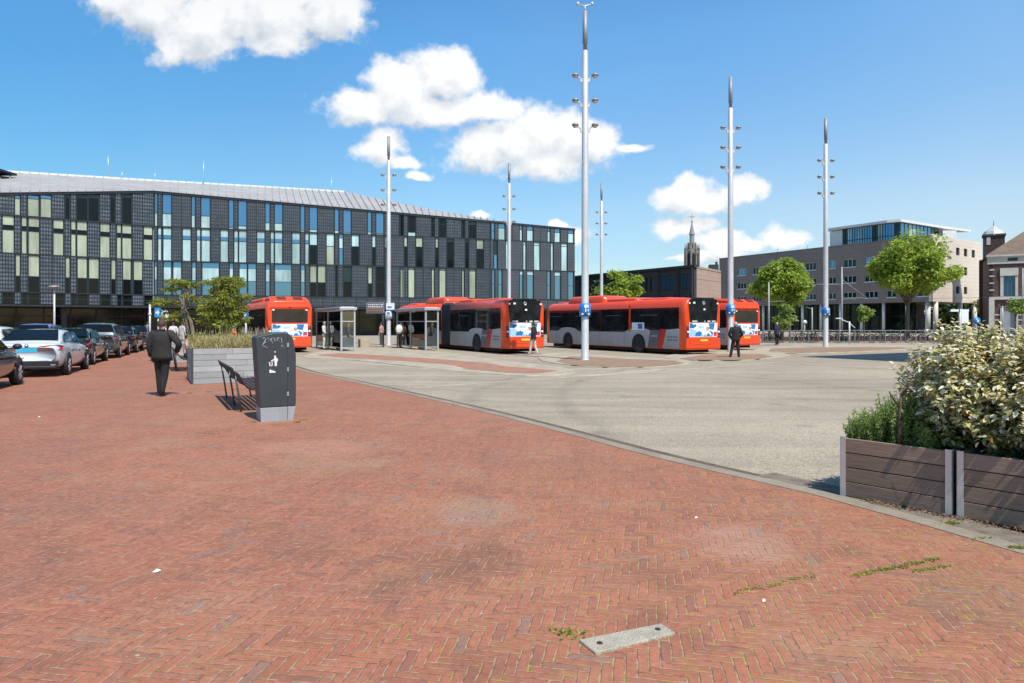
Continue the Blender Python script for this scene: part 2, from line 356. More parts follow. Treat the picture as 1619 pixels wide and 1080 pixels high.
    mo = mth(nt, 'MULTIPLY', mth(nt, 'ADD', mth(nt, 'ADD', mth(nt, 'SUBTRACT', mossn, 0.58), wet.outputs[0]), side.outputs[0]), 5.0 * moss, clamp=True)
    mo = mth(nt, 'MULTIPLY', mo, mth(nt, 'MULTIPLY', mth(nt, 'SUBTRACT', noise(nt, 10, 5, 0.7), 0.49), 9.0, clamp=True), clamp=True)
    sand = ramp(nt, noise(nt, 14, 5, 0.7), [(0.3, (0.11, 0.058, 0.04)), (0.44, (0.24, 0.135, 0.09)), (0.55, (0.38, 0.25, 0.17)), (0.75, (0.50, 0.39, 0.29))])
    jc = mix_rgb(nt, mo, sand, (0.36, 0.31, 0.07))
    col = mix_rgb(nt, mth(nt, 'MULTIPLY', joint.outputs[0], 0.92), bc, jc)
    spill = mth(nt, 'MULTIPLY', mth(nt, 'MULTIPLY', mo, mth(nt, 'SUBTRACT', noise(nt, 9, 5), 0.5, clamp=True)), 1.8, clamp=True)
    col = mix_rgb(nt, spill, col, (0.27, 0.22, 0.06))
    nt.links.new(col, b.inputs['Base Color']); b.inputs['Roughness'].default_value = 0.82; b.inputs['Specular IOR Level'].default_value = 0.3
    bn = nd(nt, 'ShaderNodeBump'); bn.inputs['Strength'].default_value = 0.8; bn.inputs['Distance'].default_value = 0.006
    hgt = mth(nt, 'SUBTRACT', mth(nt, 'MULTIPLY_ADD', wn.outputs['Value'], 0.35, mth(nt, 'MULTIPLY', fine, 0.25)), joint.outputs[0])
    nt.links.new(hgt, bn.inputs['Height']); nt.links.new(bn.outputs[0], b.inputs['Normal'])
    return m
BRICK = brick_material('brick_herringbone', R(11))
def asphalt_material():
    m, nt, b = newmat('asphalt')
    v = nd(nt, 'ShaderNodeTexVoronoi'); v.inputs['Scale'].default_value = 62; g = nd(nt, 'ShaderNodeNewGeometry'); nt.links.new(g.outputs['Position'], v.inputs['Vector'])
    st = ramp(nt, v.outputs['Color'], [(0.0, (0.18, 0.147, 0.105)), (0.45, (0.35, 0.295, 0.215)), (1.0, (0.54, 0.465, 0.35))])
    big = noise(nt, 0.16, 7, 0.62, dist=0.6)
    c = mix_rgb(nt, mth(nt, 'MULTIPLY', mth(nt, 'SUBTRACT', big, 0.42, clamp=True), 2.3), st, (0.22, 0.187, 0.137))
    str_ = noise(nt, 1.0, 6, 0.65, vec=mapping(nt, rot=(0, 0, R(-62)), scale=(0.07, 1.1, 1)))
    c = mix_rgb(nt, mth(nt, 'MULTIPLY', mth(nt, 'SUBTRACT', str_, 0.5, clamp=True), 2.2), c, (0.19, 0.163, 0.12))
    c = mix_rgb(nt, mth(nt, 'MULTIPLY', mth(nt, 'SUBTRACT', 0.5, str_, clamp=True), 1.8), c, (0.48, 0.41, 0.30))
    c = mix_rgb(nt, mth(nt, 'MULTIPLY', mth(nt, 'SUBTRACT', noise(nt, 0.9, 8, 0.7), 0.55, clamp=True), 2.6), c, (0.15, 0.13, 0.10))
    # rubber tracks of turning buses, oil drips
    wob_ = noise(nt, 0.25, 3)
    for tx, ty, tr in ((-6, 12, 24.0), (-6, 12, 26.1), (22, 14, 21.5), (22, 14, 23.6), (4, 46, 27.0), (4, 46, 29.1), (-16, 8, 27.5), (14, 60, 46.0), (14, 60, 48.1)):
        dv = nd(nt, 'ShaderNodeVectorMath', operation='DISTANCE'); nt.links.new(g.outputs['Position'], dv.inputs[0]); dv.inputs[1].default_value = (tx, ty, -.06)
        ds = mth(nt, 'ABSOLUTE', mth(nt, 'SUBTRACT', mth(nt, 'MULTIPLY_ADD', wob_, 1.2, dv.outputs['Value']), tr))
        bd = mth(nt, 'SUBTRACT', 1.0, mth(nt, 'DIVIDE', ds, 0.34), clamp=True)
        c = mix_rgb(nt, mth(nt, 'MULTIPLY', mth(nt, 'MULTIPLY', bd, noise(nt, 0.6, 4)), 0.55, clamp=True), c, (0.15, 0.13, 0.105))
    ov = nd(nt, 'ShaderNodeTexVoronoi'); ov.inputs['Scale'].default_value = 0.55; nt.links.new(g.outputs['Position'], ov.inputs['Vector'])
    od = mth(nt, 'SUBTRACT', 1.0, mth(nt, 'DIVIDE', mth(nt, 'MULTIPLY_ADD', noise(nt, 5, 4), 0.12, ov.outputs['Distance']), 0.20), clamp=True)
    c = mix_rgb(nt, mth(nt, 'MULTIPLY', od, 0.8, clamp=True), c, (0.12, 0.105, 0.085))
    nt.links.new(c, b.inputs['Base Color']); b.inputs['Roughness'].default_value = 0.9; b.inputs['Specular IOR Level'].default_value = 0.25
    bn = nd(nt, 'ShaderNodeBump'); bn.inputs['Strength'].default_value = 0.6; bn.inputs['Distance'].default_value = 0.006
    nt.links.new(v.outputs['Distance'], bn.inputs['Height']); nt.links.new(bn.outputs[0], b.inputs['Normal'])
    return m
ASPH = asphalt_material()
CONC = mat('kerb_concrete', (0.27, 0.225, 0.165), 0.88, ns=1.5, na=0.3, bump=0.4, bs=70)
PALE = mat('pale_paving', (0.385, 0.325, 0.235), 0.88, ns=1.2, na=0.35, bump=0.2, bs=40)
ZG = -0.06
def sheet(name, pts, z, m, th=0.0):
    mb = MB()
    if th: mb.extr([(p[0], p[1], z - th) for p in pts], (0, 0, th))
    else: mb.add([(p[0], p[1], z) for p in pts], [tuple(range(len(pts)))])
    o = mb.build(name, m); o['kind'] = 'structure'
    if not th and o.data.polygons[0].normal.z < 0: o.data.flip_normals()
    return o
gm = MB(); gm.add([(-900,-120,ZG),(900,-120,ZG),(900,1500,ZG),(-900,1500,ZG)], [(0,1,2,3)])
tag(gm.build('ground', ASPH), kind='structure')
KP = [(330,541),(385,557),(430,571),(480,587),(540,600),(600,613.5),(660,627),(750,648),(825,667),(900,687),(1000,714),(1100,739),(1200,762),(1290,783.5),(1360,803),(1430,822),(1520,848),(1619,877),(1760,915)]
KL = [G(x, y) for x, y in KP]
def smooth_line(pts, n=4):
    out = []
    for i in range(len(pts) - 1):
        p0, p1, p2, p3 = pts[max(i-1,0)], pts[i], pts[i+1], pts[min(i+2, len(pts)-1)]
        for k in range(n):
            t = k / n
            out.append(0.5 * ((2*p1) + (p2-p0)*t + (2*p0-5*p1+4*p2-p3)*t*t + (3*p1-p0-3*p2+p3)*t**3))
    return out + [pts[-1]]
KL = smooth_line(KL, 3)
def offset(line, d):
    out = []
    for i, p in enumerate(line):
        t = (line[min(i+1, len(line)-1)] - line[max(i-1, 0)]); t = Vector((t.x, t.y)).normalized()
        out.append(Vector((p.x + t.y * -d, p.y + t.x * d, p.z)))       # to the asphalt side
    return out
last = KL[-1]
brick_poly = [(p.x, p.y) for p in KL] + [(last.x + 6, last.y - 6), (60, -60), (-140, -60), (-140, 84), (-38, 84), (KL[0].x, KL[0].y + 6)]
sheet('brick_paving', brick_poly, 0.0, BRICK)
def strip(name, line, d0, d1, z0, z1, m):
    a, b = offset(line, d0), offset(line, d1); mb = MB()
    for i in range(len(a) - 1):
        A, B, C_, D = a[i], a[i+1], b[i+1], b[i]
        mb.hexa([(p.x, p.y, z0) for p in (A, B, C_, D)], [(p.x, p.y, z1) for p in (A, B, C_, D)])
    o = mb.build(name, m); o['kind'] = 'structure'; return o
strip('kerb', KL, 0.0, 0.19, -0.2, 0.006, CONC)
GUT = mat('gutter_brick', (0.125, 0.085, 0.062), 0.85, ns=3, na=0.4, bump=0.5, bs=30)
strip('gutter', KL[:-18], 0.192, 0.50, -0.2, ZG + 0.012, GUT)
strip('planting_strip', KL[-20:], 0.192, 0.60, -0.2, -0.022, mat('dirty_concrete', (0.20, 0.165, 0.125), 0.95, ns=6, na=0.5, bump=0.7, bs=60))
# platform islands
def island(name, px, h, m, z=ZG):
    pts = smooth_line([G(x, y, z) for x, y in px] + [G(*px[0], z)], 2)[:-1]
    mb = MB(); mb.extr([(p.x, p.y, z - 0.1) for p in pts], (0, 0, 0.1 + h))
    o = mb.build(name, m, bevel=0.02, seg=1); o['kind'] = 'structure'; return o
island('platform', [(478,566),(560,570),(650,580),(730,588),(800,593.5),(860,595),(912,590),(890,582),(830,575),(760,566),(700,557),(640,551.5),(570,550),(505,556)], 0.035, PALE)
RB = mat('platform_brick', (0.34, 0.165, 0.105), 0.88, ns=2.0, na=0.3, bump=0.4, bs=30)
RBD = mat('platform_brick_brown', (0.27, 0.175, 0.11), 0.9, ns=2.0, na=0.3, bump=0.4, bs=30)
def decal(name, px, z, m):
    pts = [G(x, y, z) for x, y in px]; return sheet(name, [(p.x, p.y) for p in pts], z, m)
decal('platform_brick', [(502,561),(536,558.5),(603,561.7),(696,568),(762,573),(799,579),(884,586),(852,590),(802,589),(735,582.5),(717,577),(696,575),(629,570),(550,566)], ZG + 0.041, RB)
island('platform_island', [(858,572),(900,578),(950,581.5),(1010,582),(1060,579.5),(1094,574.5),(1078,569),(1010,566),(950,562),(890,558.5),(850,562)], 0.035, PALE)
decal('platform_brick_strip', [(880,571),(905,577),(955,580),(1012,580.3),(1056,578),(1082,574),(1065,570),(1000,568),(950,565),(900,563.5)], ZG + 0.041, RBD)
island('platform_island', [(1050,567),(1100,570.5),(1160,571),(1210,568.5),(1250,563),(1225,558),(1170,556.5),(1110,559),(1060,562)], 0.05, PALE)
decal('platform_brick_strip', [(1075,567),(1110,569),(1160,569.2),(1200,567.4),(1222,563.5),(1205,560),(1165,558.8),(1110,561)], ZG + 0.056, RBD)
island('platform_island', [(1190,556),(1260,560),(1340,558),(1420,554),(1500,550),(1460,546.5),(1380,546),(1290,546),(1210,549)], 0.05, PALE)
decal('platform_brick_strip', [(1215,555),(1265,558),(1340,556),(1415,552),(1450,549.6),(1380,548.6),(1290,549),(1220,551)], ZG + 0.056, RBD)
# pale joint strips in the asphalt
LINE = mat('joint_strip', (0.45, 0.39, 0.29), 0.9, ns=2, na=0.3)
for pts, wd in (([(655,613.5),(760,606),(862,599),(950,594),(1050,587),(1120,581),(1190,575.5),(1240,572)], 0.16), ([(540,571),(640,580),(720,587),(760,591)], 0.2), ([(905,596),(980,590),(1045,584)], .3)):
    ln = [G(x, y, ZG) for x, y in pts]; a, b = offset(ln, -wd/2), offset(ln, wd/2); mb = MB()
    for i in range(len(a)-1): mb.add([(q.x, q.y, ZG + 0.004) for q in (a[i], b[i], b[i+1], a[i+1])], [(0,1,2,3)])
    o = mb.build('joint_strip', LINE); o['kind'] = 'structure'
    if o.data.polygons[0].normal.z < 0: o.data.flip_normals()
# concrete cover plate set in the brick
c4 = [G(915,1015), G(1045,989), G(1068,1004), G(942,1036)]
t = thing('cover_plate', 'pale concrete cover plate with two lifting holes set in the red brick', 'cover', G(990, 1010))
mb = MB(); mb.hexa([(p.x, p.y, -0.05) for p in c4], [(p.x, p.y, 0.014) for p in c4])
mb.build('slab', mat('plate_concrete', (0.42, 0.375, 0.29), 0.9, ns=9, na=0.35, bump=0.8, bs=90), t, world=True, bevel=0.006)
for x, y in ((948,1021),(1040,999)):
    mb = MB(); p = G(x, y); mb.lathe([(0.016, 0.0145), (0.016, 0.0165), (0.010, 0.0165)], 10, M=Matrix.Translation((p.x, p.y, 0)))
    mb.build('lifting_hole', mat('hole_dark', (0.03, 0.025, 0.02), 0.9), t, world=True)
# moss and grass tufts in the joints
rng = random.Random(5)
GR = leafmat('joint_grass', [(0.26, 0.29, 0.04), (0.34, 0.34, 0.05), (0.20, 0.25, 0.04), (0.40, 0.36, 0.08)], 0.3)
mb = MB()
def tuft(px, py, n, sp, hh):
    c = G(px, py)
    for _ in range(n):
        p = c + Vector((rng.gauss(0, sp), rng.gauss(0, sp * 0.5), -0.004)); a = rng.random() * 6.28; l = hh * rng.uniform(0.4, 1.2)
        d = Vector((math.cos(a), math.sin(a), 0)); s_ = Vector((-d.y, d.x, 0)) * rng.uniform(0.003, 0.006)
        q = p + d * l * 0.5 + Vector((0, 0, l * 0.6)); e = p + d * l + Vector((0, 0, l * rng.uniform(0.3, 0.9)))
        mb.add([p - s_, p + s_, q + s_*0.7, e, q - s_*0.7], [(0,1,2,3,4)])
for i in range(34):
    k = i / 33; tuft(1352 + 128*k + rng.uniform(-3,3), 910 - 26*k + rng.uniform(-3,3), 20, 0.014, 0.018)
for i in range(16):
    k = i / 15; tuft(1445 + 55*k, 903 - 8*k + rng.uniform(-2,2), 16, 0.013, 0.017)
for i in range(26):
    k = i / 25; tuft(1160 + 130*k + rng.uniform(-4,4), 938 - 28*k + rng.uniform(-3,3), 12, 0.016, 0.016)
for x, y, n in ((1500,828,60),(1556,853,30),(1612,868,70),(908,1008,12),(470,668,60),(480,664,30),(300,622,40),(330,620,40),(370,616,40),(890,1000,30),(400,668,25),(270,614,30)):
    tuft(x, y, n, 0.04 * 6.0 / max(6, 1782/(y-510)) * max(1, 1782/(y-510)/7), 0.035)
tag(mb.build('joint_grass', GR), 'green moss and grass growing in the brick joints', 'grass', kind='stuff')
# bits of litter on the paving
LIT = mat('litter_paper', (0.75, 0.73, 0.68), 0.8)
for k, (x, y, s_) in enumerate(((248,905,.026),(1101,820,.013),(62,660,.02),(1208,952,.012))):
    p = G(x, y); mb = MB()
    mb.add([p + Vector((-s_, -s_*.4, .004)), p + Vector((s_*.2, -s_*.6, .006)), p + Vector((s_, s_*.3, .012)), p + Vector((-s_*.3, s_*.6, .02))], [(0,1,2,3)])
    lab = ('crumpled white paper scrap on the brick left of the planter side', 'tiny pale scrap on the bricks by the kerb curve',
           'small white scrap on the bricks near the parked cars', 'tiny white scrap beside the mossy joints')[k]
    tag(mb.build('litter', LIT), lab, 'litter', 'scraps of litter on the brick paving')
# ------------------------------------------------------------------ station building, left
S0 = Vector((-60.0, 65.6)); S1 = Vector((-42.0, 80.0)); S2 = Vector((-3.0, 92.7)); S3 = Vector((8.95, 97.2))
def perforated(name, ang, lo, dot, sp):
    m, nt, b = newmat(name)
    v = mapping(nt, rot=(0, 0, -ang))
    sp_ = nd(nt, 'ShaderNodeSeparateXYZ'); nt.links.new(v, sp_.inputs[0])
    k = math.pi / sp
    a = mth(nt, 'SINE', mth(nt, 'MULTIPLY', mth(nt, 'ADD', sp_.outputs[0], mth(nt, 'MULTIPLY', sp_.outputs[2], 0.6)), k))
    c = mth(nt, 'SINE', mth(nt, 'MULTIPLY', mth(nt, 'SUBTRACT', sp_.outputs[0], mth(nt, 'MULTIPLY', sp_.outputs[2], 0.6)), k))
    d = mth(nt, 'GREATER_THAN', mth(nt, 'MULTIPLY', a, c), 0.18)
    pn = noise(nt, 0.5, 3)
    lo_ = mix_rgb(nt, pn, lo, tuple(x * 1.9 for x in lo))
    dt = mix_rgb(nt, mth(nt, 'MULTIPLY_ADD', noise(nt, 1.3, 3), 1.2, -0.2, clamp=True), lo_, dot)
    nt.links.new(mix_rgb(nt, d, lo_, dt), b.inputs['Base Color']); b.inputs['Roughness'].default_value = 0.42; b.inputs['Metallic'].default_value = 0.25
    return m
DARKF = mat('facade_frame', (0.016, 0.02, 0.026), 0.45)
GL = {}
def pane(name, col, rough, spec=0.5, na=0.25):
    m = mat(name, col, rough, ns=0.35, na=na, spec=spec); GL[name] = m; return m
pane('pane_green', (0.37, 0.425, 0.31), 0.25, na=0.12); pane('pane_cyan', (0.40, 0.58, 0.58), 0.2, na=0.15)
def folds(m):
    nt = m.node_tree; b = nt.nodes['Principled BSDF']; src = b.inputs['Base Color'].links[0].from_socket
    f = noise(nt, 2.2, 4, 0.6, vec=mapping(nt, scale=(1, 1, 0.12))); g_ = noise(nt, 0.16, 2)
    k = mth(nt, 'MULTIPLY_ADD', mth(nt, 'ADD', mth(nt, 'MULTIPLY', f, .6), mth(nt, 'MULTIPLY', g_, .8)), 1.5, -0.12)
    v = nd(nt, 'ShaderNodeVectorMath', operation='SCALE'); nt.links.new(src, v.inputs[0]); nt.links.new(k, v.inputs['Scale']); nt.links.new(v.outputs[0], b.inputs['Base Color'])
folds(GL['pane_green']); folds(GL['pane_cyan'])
pane('pane_dark', (0.006, 0.008, 0.009), 0.06, 0.22); pane('pane_teal', (0.012, 0.03, 0.034), 0.06, 0.4)
def mirror(name, col, k):
    m, nt, b = newmat(name); b.inputs['Base Color'].default_value = (*col, 1); b.inputs['Metallic'].default_value = k
    nt.links.new(mth(nt, 'MULTIPLY_ADD', noise(nt, 0.4, 3), 0.1, 0.0), b.inputs['Roughness'])
    bn = nd(nt, 'ShaderNodeBump'); bn.inputs['Strength'].default_value = 0.04; bn.inputs['Distance'].default_value = 0.1
    nt.links.new(noise(nt, 0.7, 2), bn.inputs['Height']); nt.links.new(bn.outputs[0], b.inputs['Normal']); GL[name] = m; return m
mirror('pane_blue', (0.13, 0.27, 0.39), 0.85)
TEALF = mat('window_frame_teal', (0.012, 0.032, 0.042), 0.4)
stn = thing('station_building', 'long station building of dark perforated panels with a folded pale metal roof', 'building', (S1.x, S1.y, ZG))
u1 = (S1 - S0).normalized(); u2 = (S2 - S1).normalized(); u3 = (S3 - S2).normalized()
WALLS = [(S0, S1, 13.9, 17.0, 'L'), (S1, S2, 17.0, 15.4, 'M'), (S2, S3, 15.4, 14.95, 'R')]
PERF = {'L': perforated('perforated_left', math.atan2(u1.y, u1.x), (0.022, 0.030, 0.037), (0.24, 0.29, 0.33), 0.25),
        'M': perforated('perforated_middle', math.atan2(u2.y, u2.x), (0.026, 0.033, 0.040), (0.15, 0.17, 0.185), 0.24),
        'R': perforated('perforated_right', math.atan2(u3.y, u3.x), (0.045, 0.05, 0.058), (0.105, 0.118, 0.135), 0.25)}
ROWS = {1: (12.9, None), 2: (8.88, 12.9), 3: (4.85, 8.88), 4: (3.55, 4.85)}
c1 = lambda a: a / 3.484
c2 = lambda a: 280 + a / 3.0
c3 = lambda a: 600 + a / 3.6
WIN = []           # (row, px0, px1)
for r, lst in ((1, [(80,112),(152,215),(222,283),(357,385),(420,483),(485,545),(607,635),(670,725)]),
               (2, [(12,78),(118,148),(155,217),(292,350),(390,418),(423,480),(550,605),(642,668),(672,725),(790,840)]),
               (3, [(85,112),(155,217),(360,385),(425,480),(488,545),(612,637),(675,722),(735,785)]),
               (4, [(12,78),(120,152),(155,220),(300,355),(393,420),(425,485),(553,610),(645,670),(675,727),(793,843)])):
    for a, b in lst: WIN.append((r, c1(a), c1(b)))
for r, lst in ((1, [(852,868),(895,945),(1055,1075)]), (2, [(870,890),(898,945),(1005,1052),(1083,1105)]), (3, [(852,865),(900,945),(953,1000),(1057,1080)])):
    for a, b in lst: WIN.append((r, c1(a), c1(b)))
for r, lst in ((1, [(113,157),(245,268),(290,330),(418,440),(462,500),(585,605),(628,665),(747,767),(788,825),(903,922),(943,980),(1055,1075)]),
               (2, [(115,157),(205,243),(270,290),(293,330),(378,416),(443,460),(463,500),(545,583),(607,625),(628,665),(708,745),(768,787),(827,863),(925,942),(983,1000)]),
               (3, [(118,200),(248,267),(295,332),(336,375),(420,440),(463,543),(587,606),(630,662),(667,705),(750,762),(788,827),(905,925),(943,985),(1057,1075)])):
    for a, b in lst: WIN.append((r, c2(a), c2(b)))
for r, lst in ((1, [(117,137),(162,205),(295,312),(338,378),(468,485),(508,548),(635,655),(675,713),(797,812),(838,873),(955,970),(995,1027),(1072,1104)]),
               (2, [(27,45),(140,158),(207,245),(318,335),(383,422),(488,507),(552,592),(650,670),(717,735),(817,832),(877,912),(973,988),(1033,1067)]),
               (3, [(118,133),(163,200),(296,312),(340,377),(468,482),(510,547),(640,655),(675,697),(797,815),(838,875),(953,972),(995,1030),(1072,1104)])):
    for a, b in lst: WIN.append((r, c3(a), c3(b)))
wr = random.Random(11)
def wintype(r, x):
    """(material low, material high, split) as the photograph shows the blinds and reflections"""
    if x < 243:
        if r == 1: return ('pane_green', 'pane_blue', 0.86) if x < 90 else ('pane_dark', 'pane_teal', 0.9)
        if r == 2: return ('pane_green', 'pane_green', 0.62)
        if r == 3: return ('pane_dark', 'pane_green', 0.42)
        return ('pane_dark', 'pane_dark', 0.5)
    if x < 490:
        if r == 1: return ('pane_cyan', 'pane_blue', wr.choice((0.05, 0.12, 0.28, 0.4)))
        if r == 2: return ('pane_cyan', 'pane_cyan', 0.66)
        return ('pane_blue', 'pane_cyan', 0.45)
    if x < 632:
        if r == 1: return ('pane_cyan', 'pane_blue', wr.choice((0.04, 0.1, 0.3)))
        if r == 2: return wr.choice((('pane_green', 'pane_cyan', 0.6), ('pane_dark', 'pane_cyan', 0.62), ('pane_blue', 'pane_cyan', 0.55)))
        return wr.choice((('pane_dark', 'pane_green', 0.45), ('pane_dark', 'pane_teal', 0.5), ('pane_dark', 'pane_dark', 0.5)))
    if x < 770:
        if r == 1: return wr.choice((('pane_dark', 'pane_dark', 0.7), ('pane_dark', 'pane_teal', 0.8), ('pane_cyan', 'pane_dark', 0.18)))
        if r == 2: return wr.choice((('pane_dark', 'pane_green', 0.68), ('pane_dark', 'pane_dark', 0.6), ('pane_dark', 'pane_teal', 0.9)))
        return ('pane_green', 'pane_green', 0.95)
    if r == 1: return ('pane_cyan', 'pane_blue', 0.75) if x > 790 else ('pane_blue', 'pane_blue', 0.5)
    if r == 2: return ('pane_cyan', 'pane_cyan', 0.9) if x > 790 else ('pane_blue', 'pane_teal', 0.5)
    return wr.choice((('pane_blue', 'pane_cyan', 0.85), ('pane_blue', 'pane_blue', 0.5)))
base = MB(); spec = []
panels = {k: MB() for k in 'LMR'}
for A, B, e0, e1, key in WALLS:
    L = (B - A).length
    base.wall(A, B, 0, L, 3.55, (e0, e1), -0.6, -0.10)
    ez = lambda s_: e0 + (e1 - e0) * s_ / L
    base.wall(A, B, 0, L, (e0 - 0.2, e1 - 0.2), (e0 + 0.06, e1 + 0.06), -0.10, 0.16)      # eaves trim
    base.wall(A, B, 0, L, 3.35, 3.56, -0.3, 0.14)
    for r, (z0, z1) in ROWS.items():
        if r != 4: base.wall(A, B, 0, L, z0 - 0.07, z0 + 0.07, -0.10, 0.10)
        ws = []
        for rr, x0, x1 in WIN:
            if rr != r: continue
            a_, b_ = sdist(A, B, x0), sdist(A, B, x1)
            if a_ < -0.2 or b_ > L + 0.25: continue
            a_, b_ = max(a_, 0.06), min(b_, L - 0.05)
            ws.append((a_, b_)); zb = z0 + 0.1; zt = (min(ez(a_), ez(b_)) - 0.24) if z1 is None else z1 - 0.1
            spec.append((b_ - a_, A, B, a_, b_, zb, zt, wintype(r, (x0 + x1) / 2)))
        if r == 1 and key == 'L':
            pass
        ws.sort(); gaps = []; cur = 0.03
        for a_, b_ in ws:
            if a_ - cur > 0.12: gaps.append((cur, a_ - 0.05))
            cur = b_ + 0.05
        if L - cur > 0.12: gaps.append((cur, L - 0.03))
        for a_, b_ in gaps:
            n = max(1, round((b_ - a_) / 1.35)); w_ = (b_ - a_) / n
            for k in range(n):
                p0, p1 = a_ + w_ * k + 0.025, a_ + w_ * (k + 1) - 0.025; o_ = wr.uniform(0.0, 0.05)
                zt = (ez(p0) - 0.22, ez(p1) - 0.22) if z1 is None else z1 - 0.08
                panels[key].wall(A, B, p0, p1, z0 + 0.08, zt, -0.098, 0.06 + o_)
base.build('wall', DARKF, stn, world=True)
for k in 'LMR': panels[k].build('cladding', PERF[k], stn, world=True)
spec.sort(key=lambda q: -q[0] * (q[6] - q[5]))
def win_mesh(mb, q):
    _, A, B, a_, b_, zb, zt, (lo, hi, sp) = q
    names = list(GL); zm = zb + (zt - zb) * sp
    mb.wall(A, B, a_ + 0.05, b_ - 0.05, zb, zm - 0.03, -0.097, -0.03, names.index(lo))
    if lo == hi and lo != 'pane_dark' and sp < .8:
        zc = zm + .03 + (zt - zm) * .34
        mb.wall(A, B, a_ + 0.05, b_ - 0.05, zm + 0.03, zc, -0.097, -0.03, names.index('pane_dark' if lo == 'pane_green' else 'pane_blue')); mb.wall(A, B, a_ + 0.05, b_ - 0.05, zc, zt, -0.097, -0.03, names.index(hi))
    elif lo == 'pane_blue' and hi == 'pane_cyan' and sp < .8:
        zc = zt - (zt - zm) * .30
        mb.wall(A, B, a_ + 0.05, b_ - 0.05, zm + 0.03, zc, -0.097, -0.03, names.index(hi)); mb.wall(A, B, a_ + 0.05, b_ - 0.05, zc, zt, -0.097, -0.03, names.index('pane_blue'))
    else: mb.wall(A, B, a_ + 0.05, b_ - 0.05, zm + 0.03, zt, -0.097, -0.03, names.index(hi))
    fi = len(names)
    mb.wall(A, B, a_, a_ + 0.05, zb, zt, -0.097, 0.05, fi); mb.wall(A, B, b_ - 0.05, b_, zb, zt, -0.097, 0.05, fi)
    mb.wall(A, B, a_ + 0.05, b_ - 0.05, zm - 0.03, zm + 0.03, -0.097, 0.0, fi)
ALLG = list(GL.values()) + [TEALF]
for q in spec[:100]:
    mb = MB(); win_mesh(mb, q); mb.build('window', ALLG, stn, world=True)
mb = MB()
for q in spec[100:]: win_mesh(mb, q)
o = mb.build('narrow_window', ALLG, stn, world=True); o['kind'] = 'stuff'
# right flank and rear so that the block is closed
mb = MB(); nrm = Vector((-u3.y, u3.x)); B4 = S3 + nrm * 30
mb.wall(S3, B4, 0.55, 30, 3.4, 14.9, -0.5, 0.05); mb.build('end_wall', PERF['R'], stn, world=True)
# glazed ground floor, set back
mb = MB(); fr = MB()
for A, B, key in ((S0, S1, 0), (S1, S2, 1), (S2, S3, 2)):
    L = (B - A).length; ext = 2.5 if key == 1 else 0
    mb.wall(A, B, -ext if key == 1 else 0, L, ZG, 3.4, -5.0, -4.9)
    n = int(L / 2.4)
    for k in range(n + 1): fr.wall(A, B, k * L / n - 0.06, k * L / n + 0.06, ZG, 3.4, -4.9, -4.7)
    fr.wall(A, B, 0, L, 2.35, 2.45, -4.9, -4.75); fr.wall(A, B, 0, L, ZG, 0.3, -4.9, -4.65)
    for k in range(1, int(L / 7.2)): fr.wall(A, B, k * 7.2 - 0.25, k * 7.2 + 0.25, ZG, 3.4, -1.9, -1.4)
m, nt, b = newmat('shop_glass')
cg = ramp(nt, noise(nt, 0.35, 6, 0.65, vec=mapping(nt, scale=(1, 1, 2.2))), [(0.35, (0.004, 0.006, 0.006)), (0.5, (0.012, 0.022, 0.016)), (0.62, (0.03, 0.05, 0.03)), (0.72, (0.06, 0.07, 0.055))])  # greenish blotches in the colour stand in for reflections on dark glass
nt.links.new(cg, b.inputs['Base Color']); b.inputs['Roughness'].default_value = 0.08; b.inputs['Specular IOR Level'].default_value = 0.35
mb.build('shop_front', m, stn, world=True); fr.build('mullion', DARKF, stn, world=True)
sf = MB(); sf.add([(S0.x, S0.y, 3.36), (S1.x, S1.y, 3.36), (S2.x, S2.y, 3.36), (S3.x, S3.y, 3.36), (S3.x - 10, S3.y + 28, 3.36), (-60, 110, 3.36)], [(5,4,3,2,1,0)])
sf.build('soffit', DARKF, stn, world=True)
# folded roof
ROOF = mat('roof_metal', (0.40, 0.385, 0.36), 0.5, 0.1, ns=0.35, na=0.16)
def eave(A, B, e0, e1, px):
    s_ = sdist(A, B, px); L = (B - A).length; p = A + (B - A).normalized() * s_
    n = Vector(((B - A).y, -(B - A).x)).normalized() * 0.25; return Vector((p.x + n.x, p.y + n.y, e0 + (e1 - e0) * s_ / L + 0.07))
def rdg(px, py, d): return Vector(((px - CX) / F * d, d, zat(py, d)))
EA = [Vector((S0.x, S0.y - .2, 13.97)), eave(S0, S1, 13.9, 17.0, 0), eave(S1, S2, 17.0, 15.4, 243.5), eave(S1, S2, 17.0, 15.4, 420), eave(S1, S2, 17.0, 15.4, 560), eave(S1, S2, 17.0, 15.4, 690), eave(S2, S3, 15.4, 14.95, 800)]
RI = [rdg(-80, 268, 80), rdg(0, 271, 85), rdg(243, 286, 95), rdg(420, 296, 99), rdg(545, 303.5, 101), rdg(690, 333, 100), eave(S2, S3, 15.4, 14.95, 801)]
mb = MB(); seam = []
for i in range(len(EA) - 1):
    n = 8
    for k in range(n):
        a0, a1 = EA[i].lerp(EA[i+1], k/n), EA[i].lerp(EA[i+1], (k+1)/n); b0, b1 = RI[i].lerp(RI[i+1], k/n), RI[i].lerp(RI[i+1], (k+1)/n)
        mb.add([a0, a1, b1, b0], [(0,1,2,3)])
    ln = (EA[i+1] - EA[i]).length; m_ = max(2, int(ln / 0.85))
    for k in range(m_):
        a0, b0 = EA[i].lerp(EA[i+1], k/m_), RI[i].lerp(RI[i+1], k/m_)
        if (a0 - b0).length > 0.6: mb.beam(a0 + Vector((0,0,.06)), b0 + Vector((0,0,.06)), 0.10, 0.22)
bk = [p + Vector((-8, 22, -4)) for p in RI]
for i in range(len(RI) - 1): mb.add([RI[i], RI[i+1], bk[i+1], bk[i]], [(0,1,2,3)])
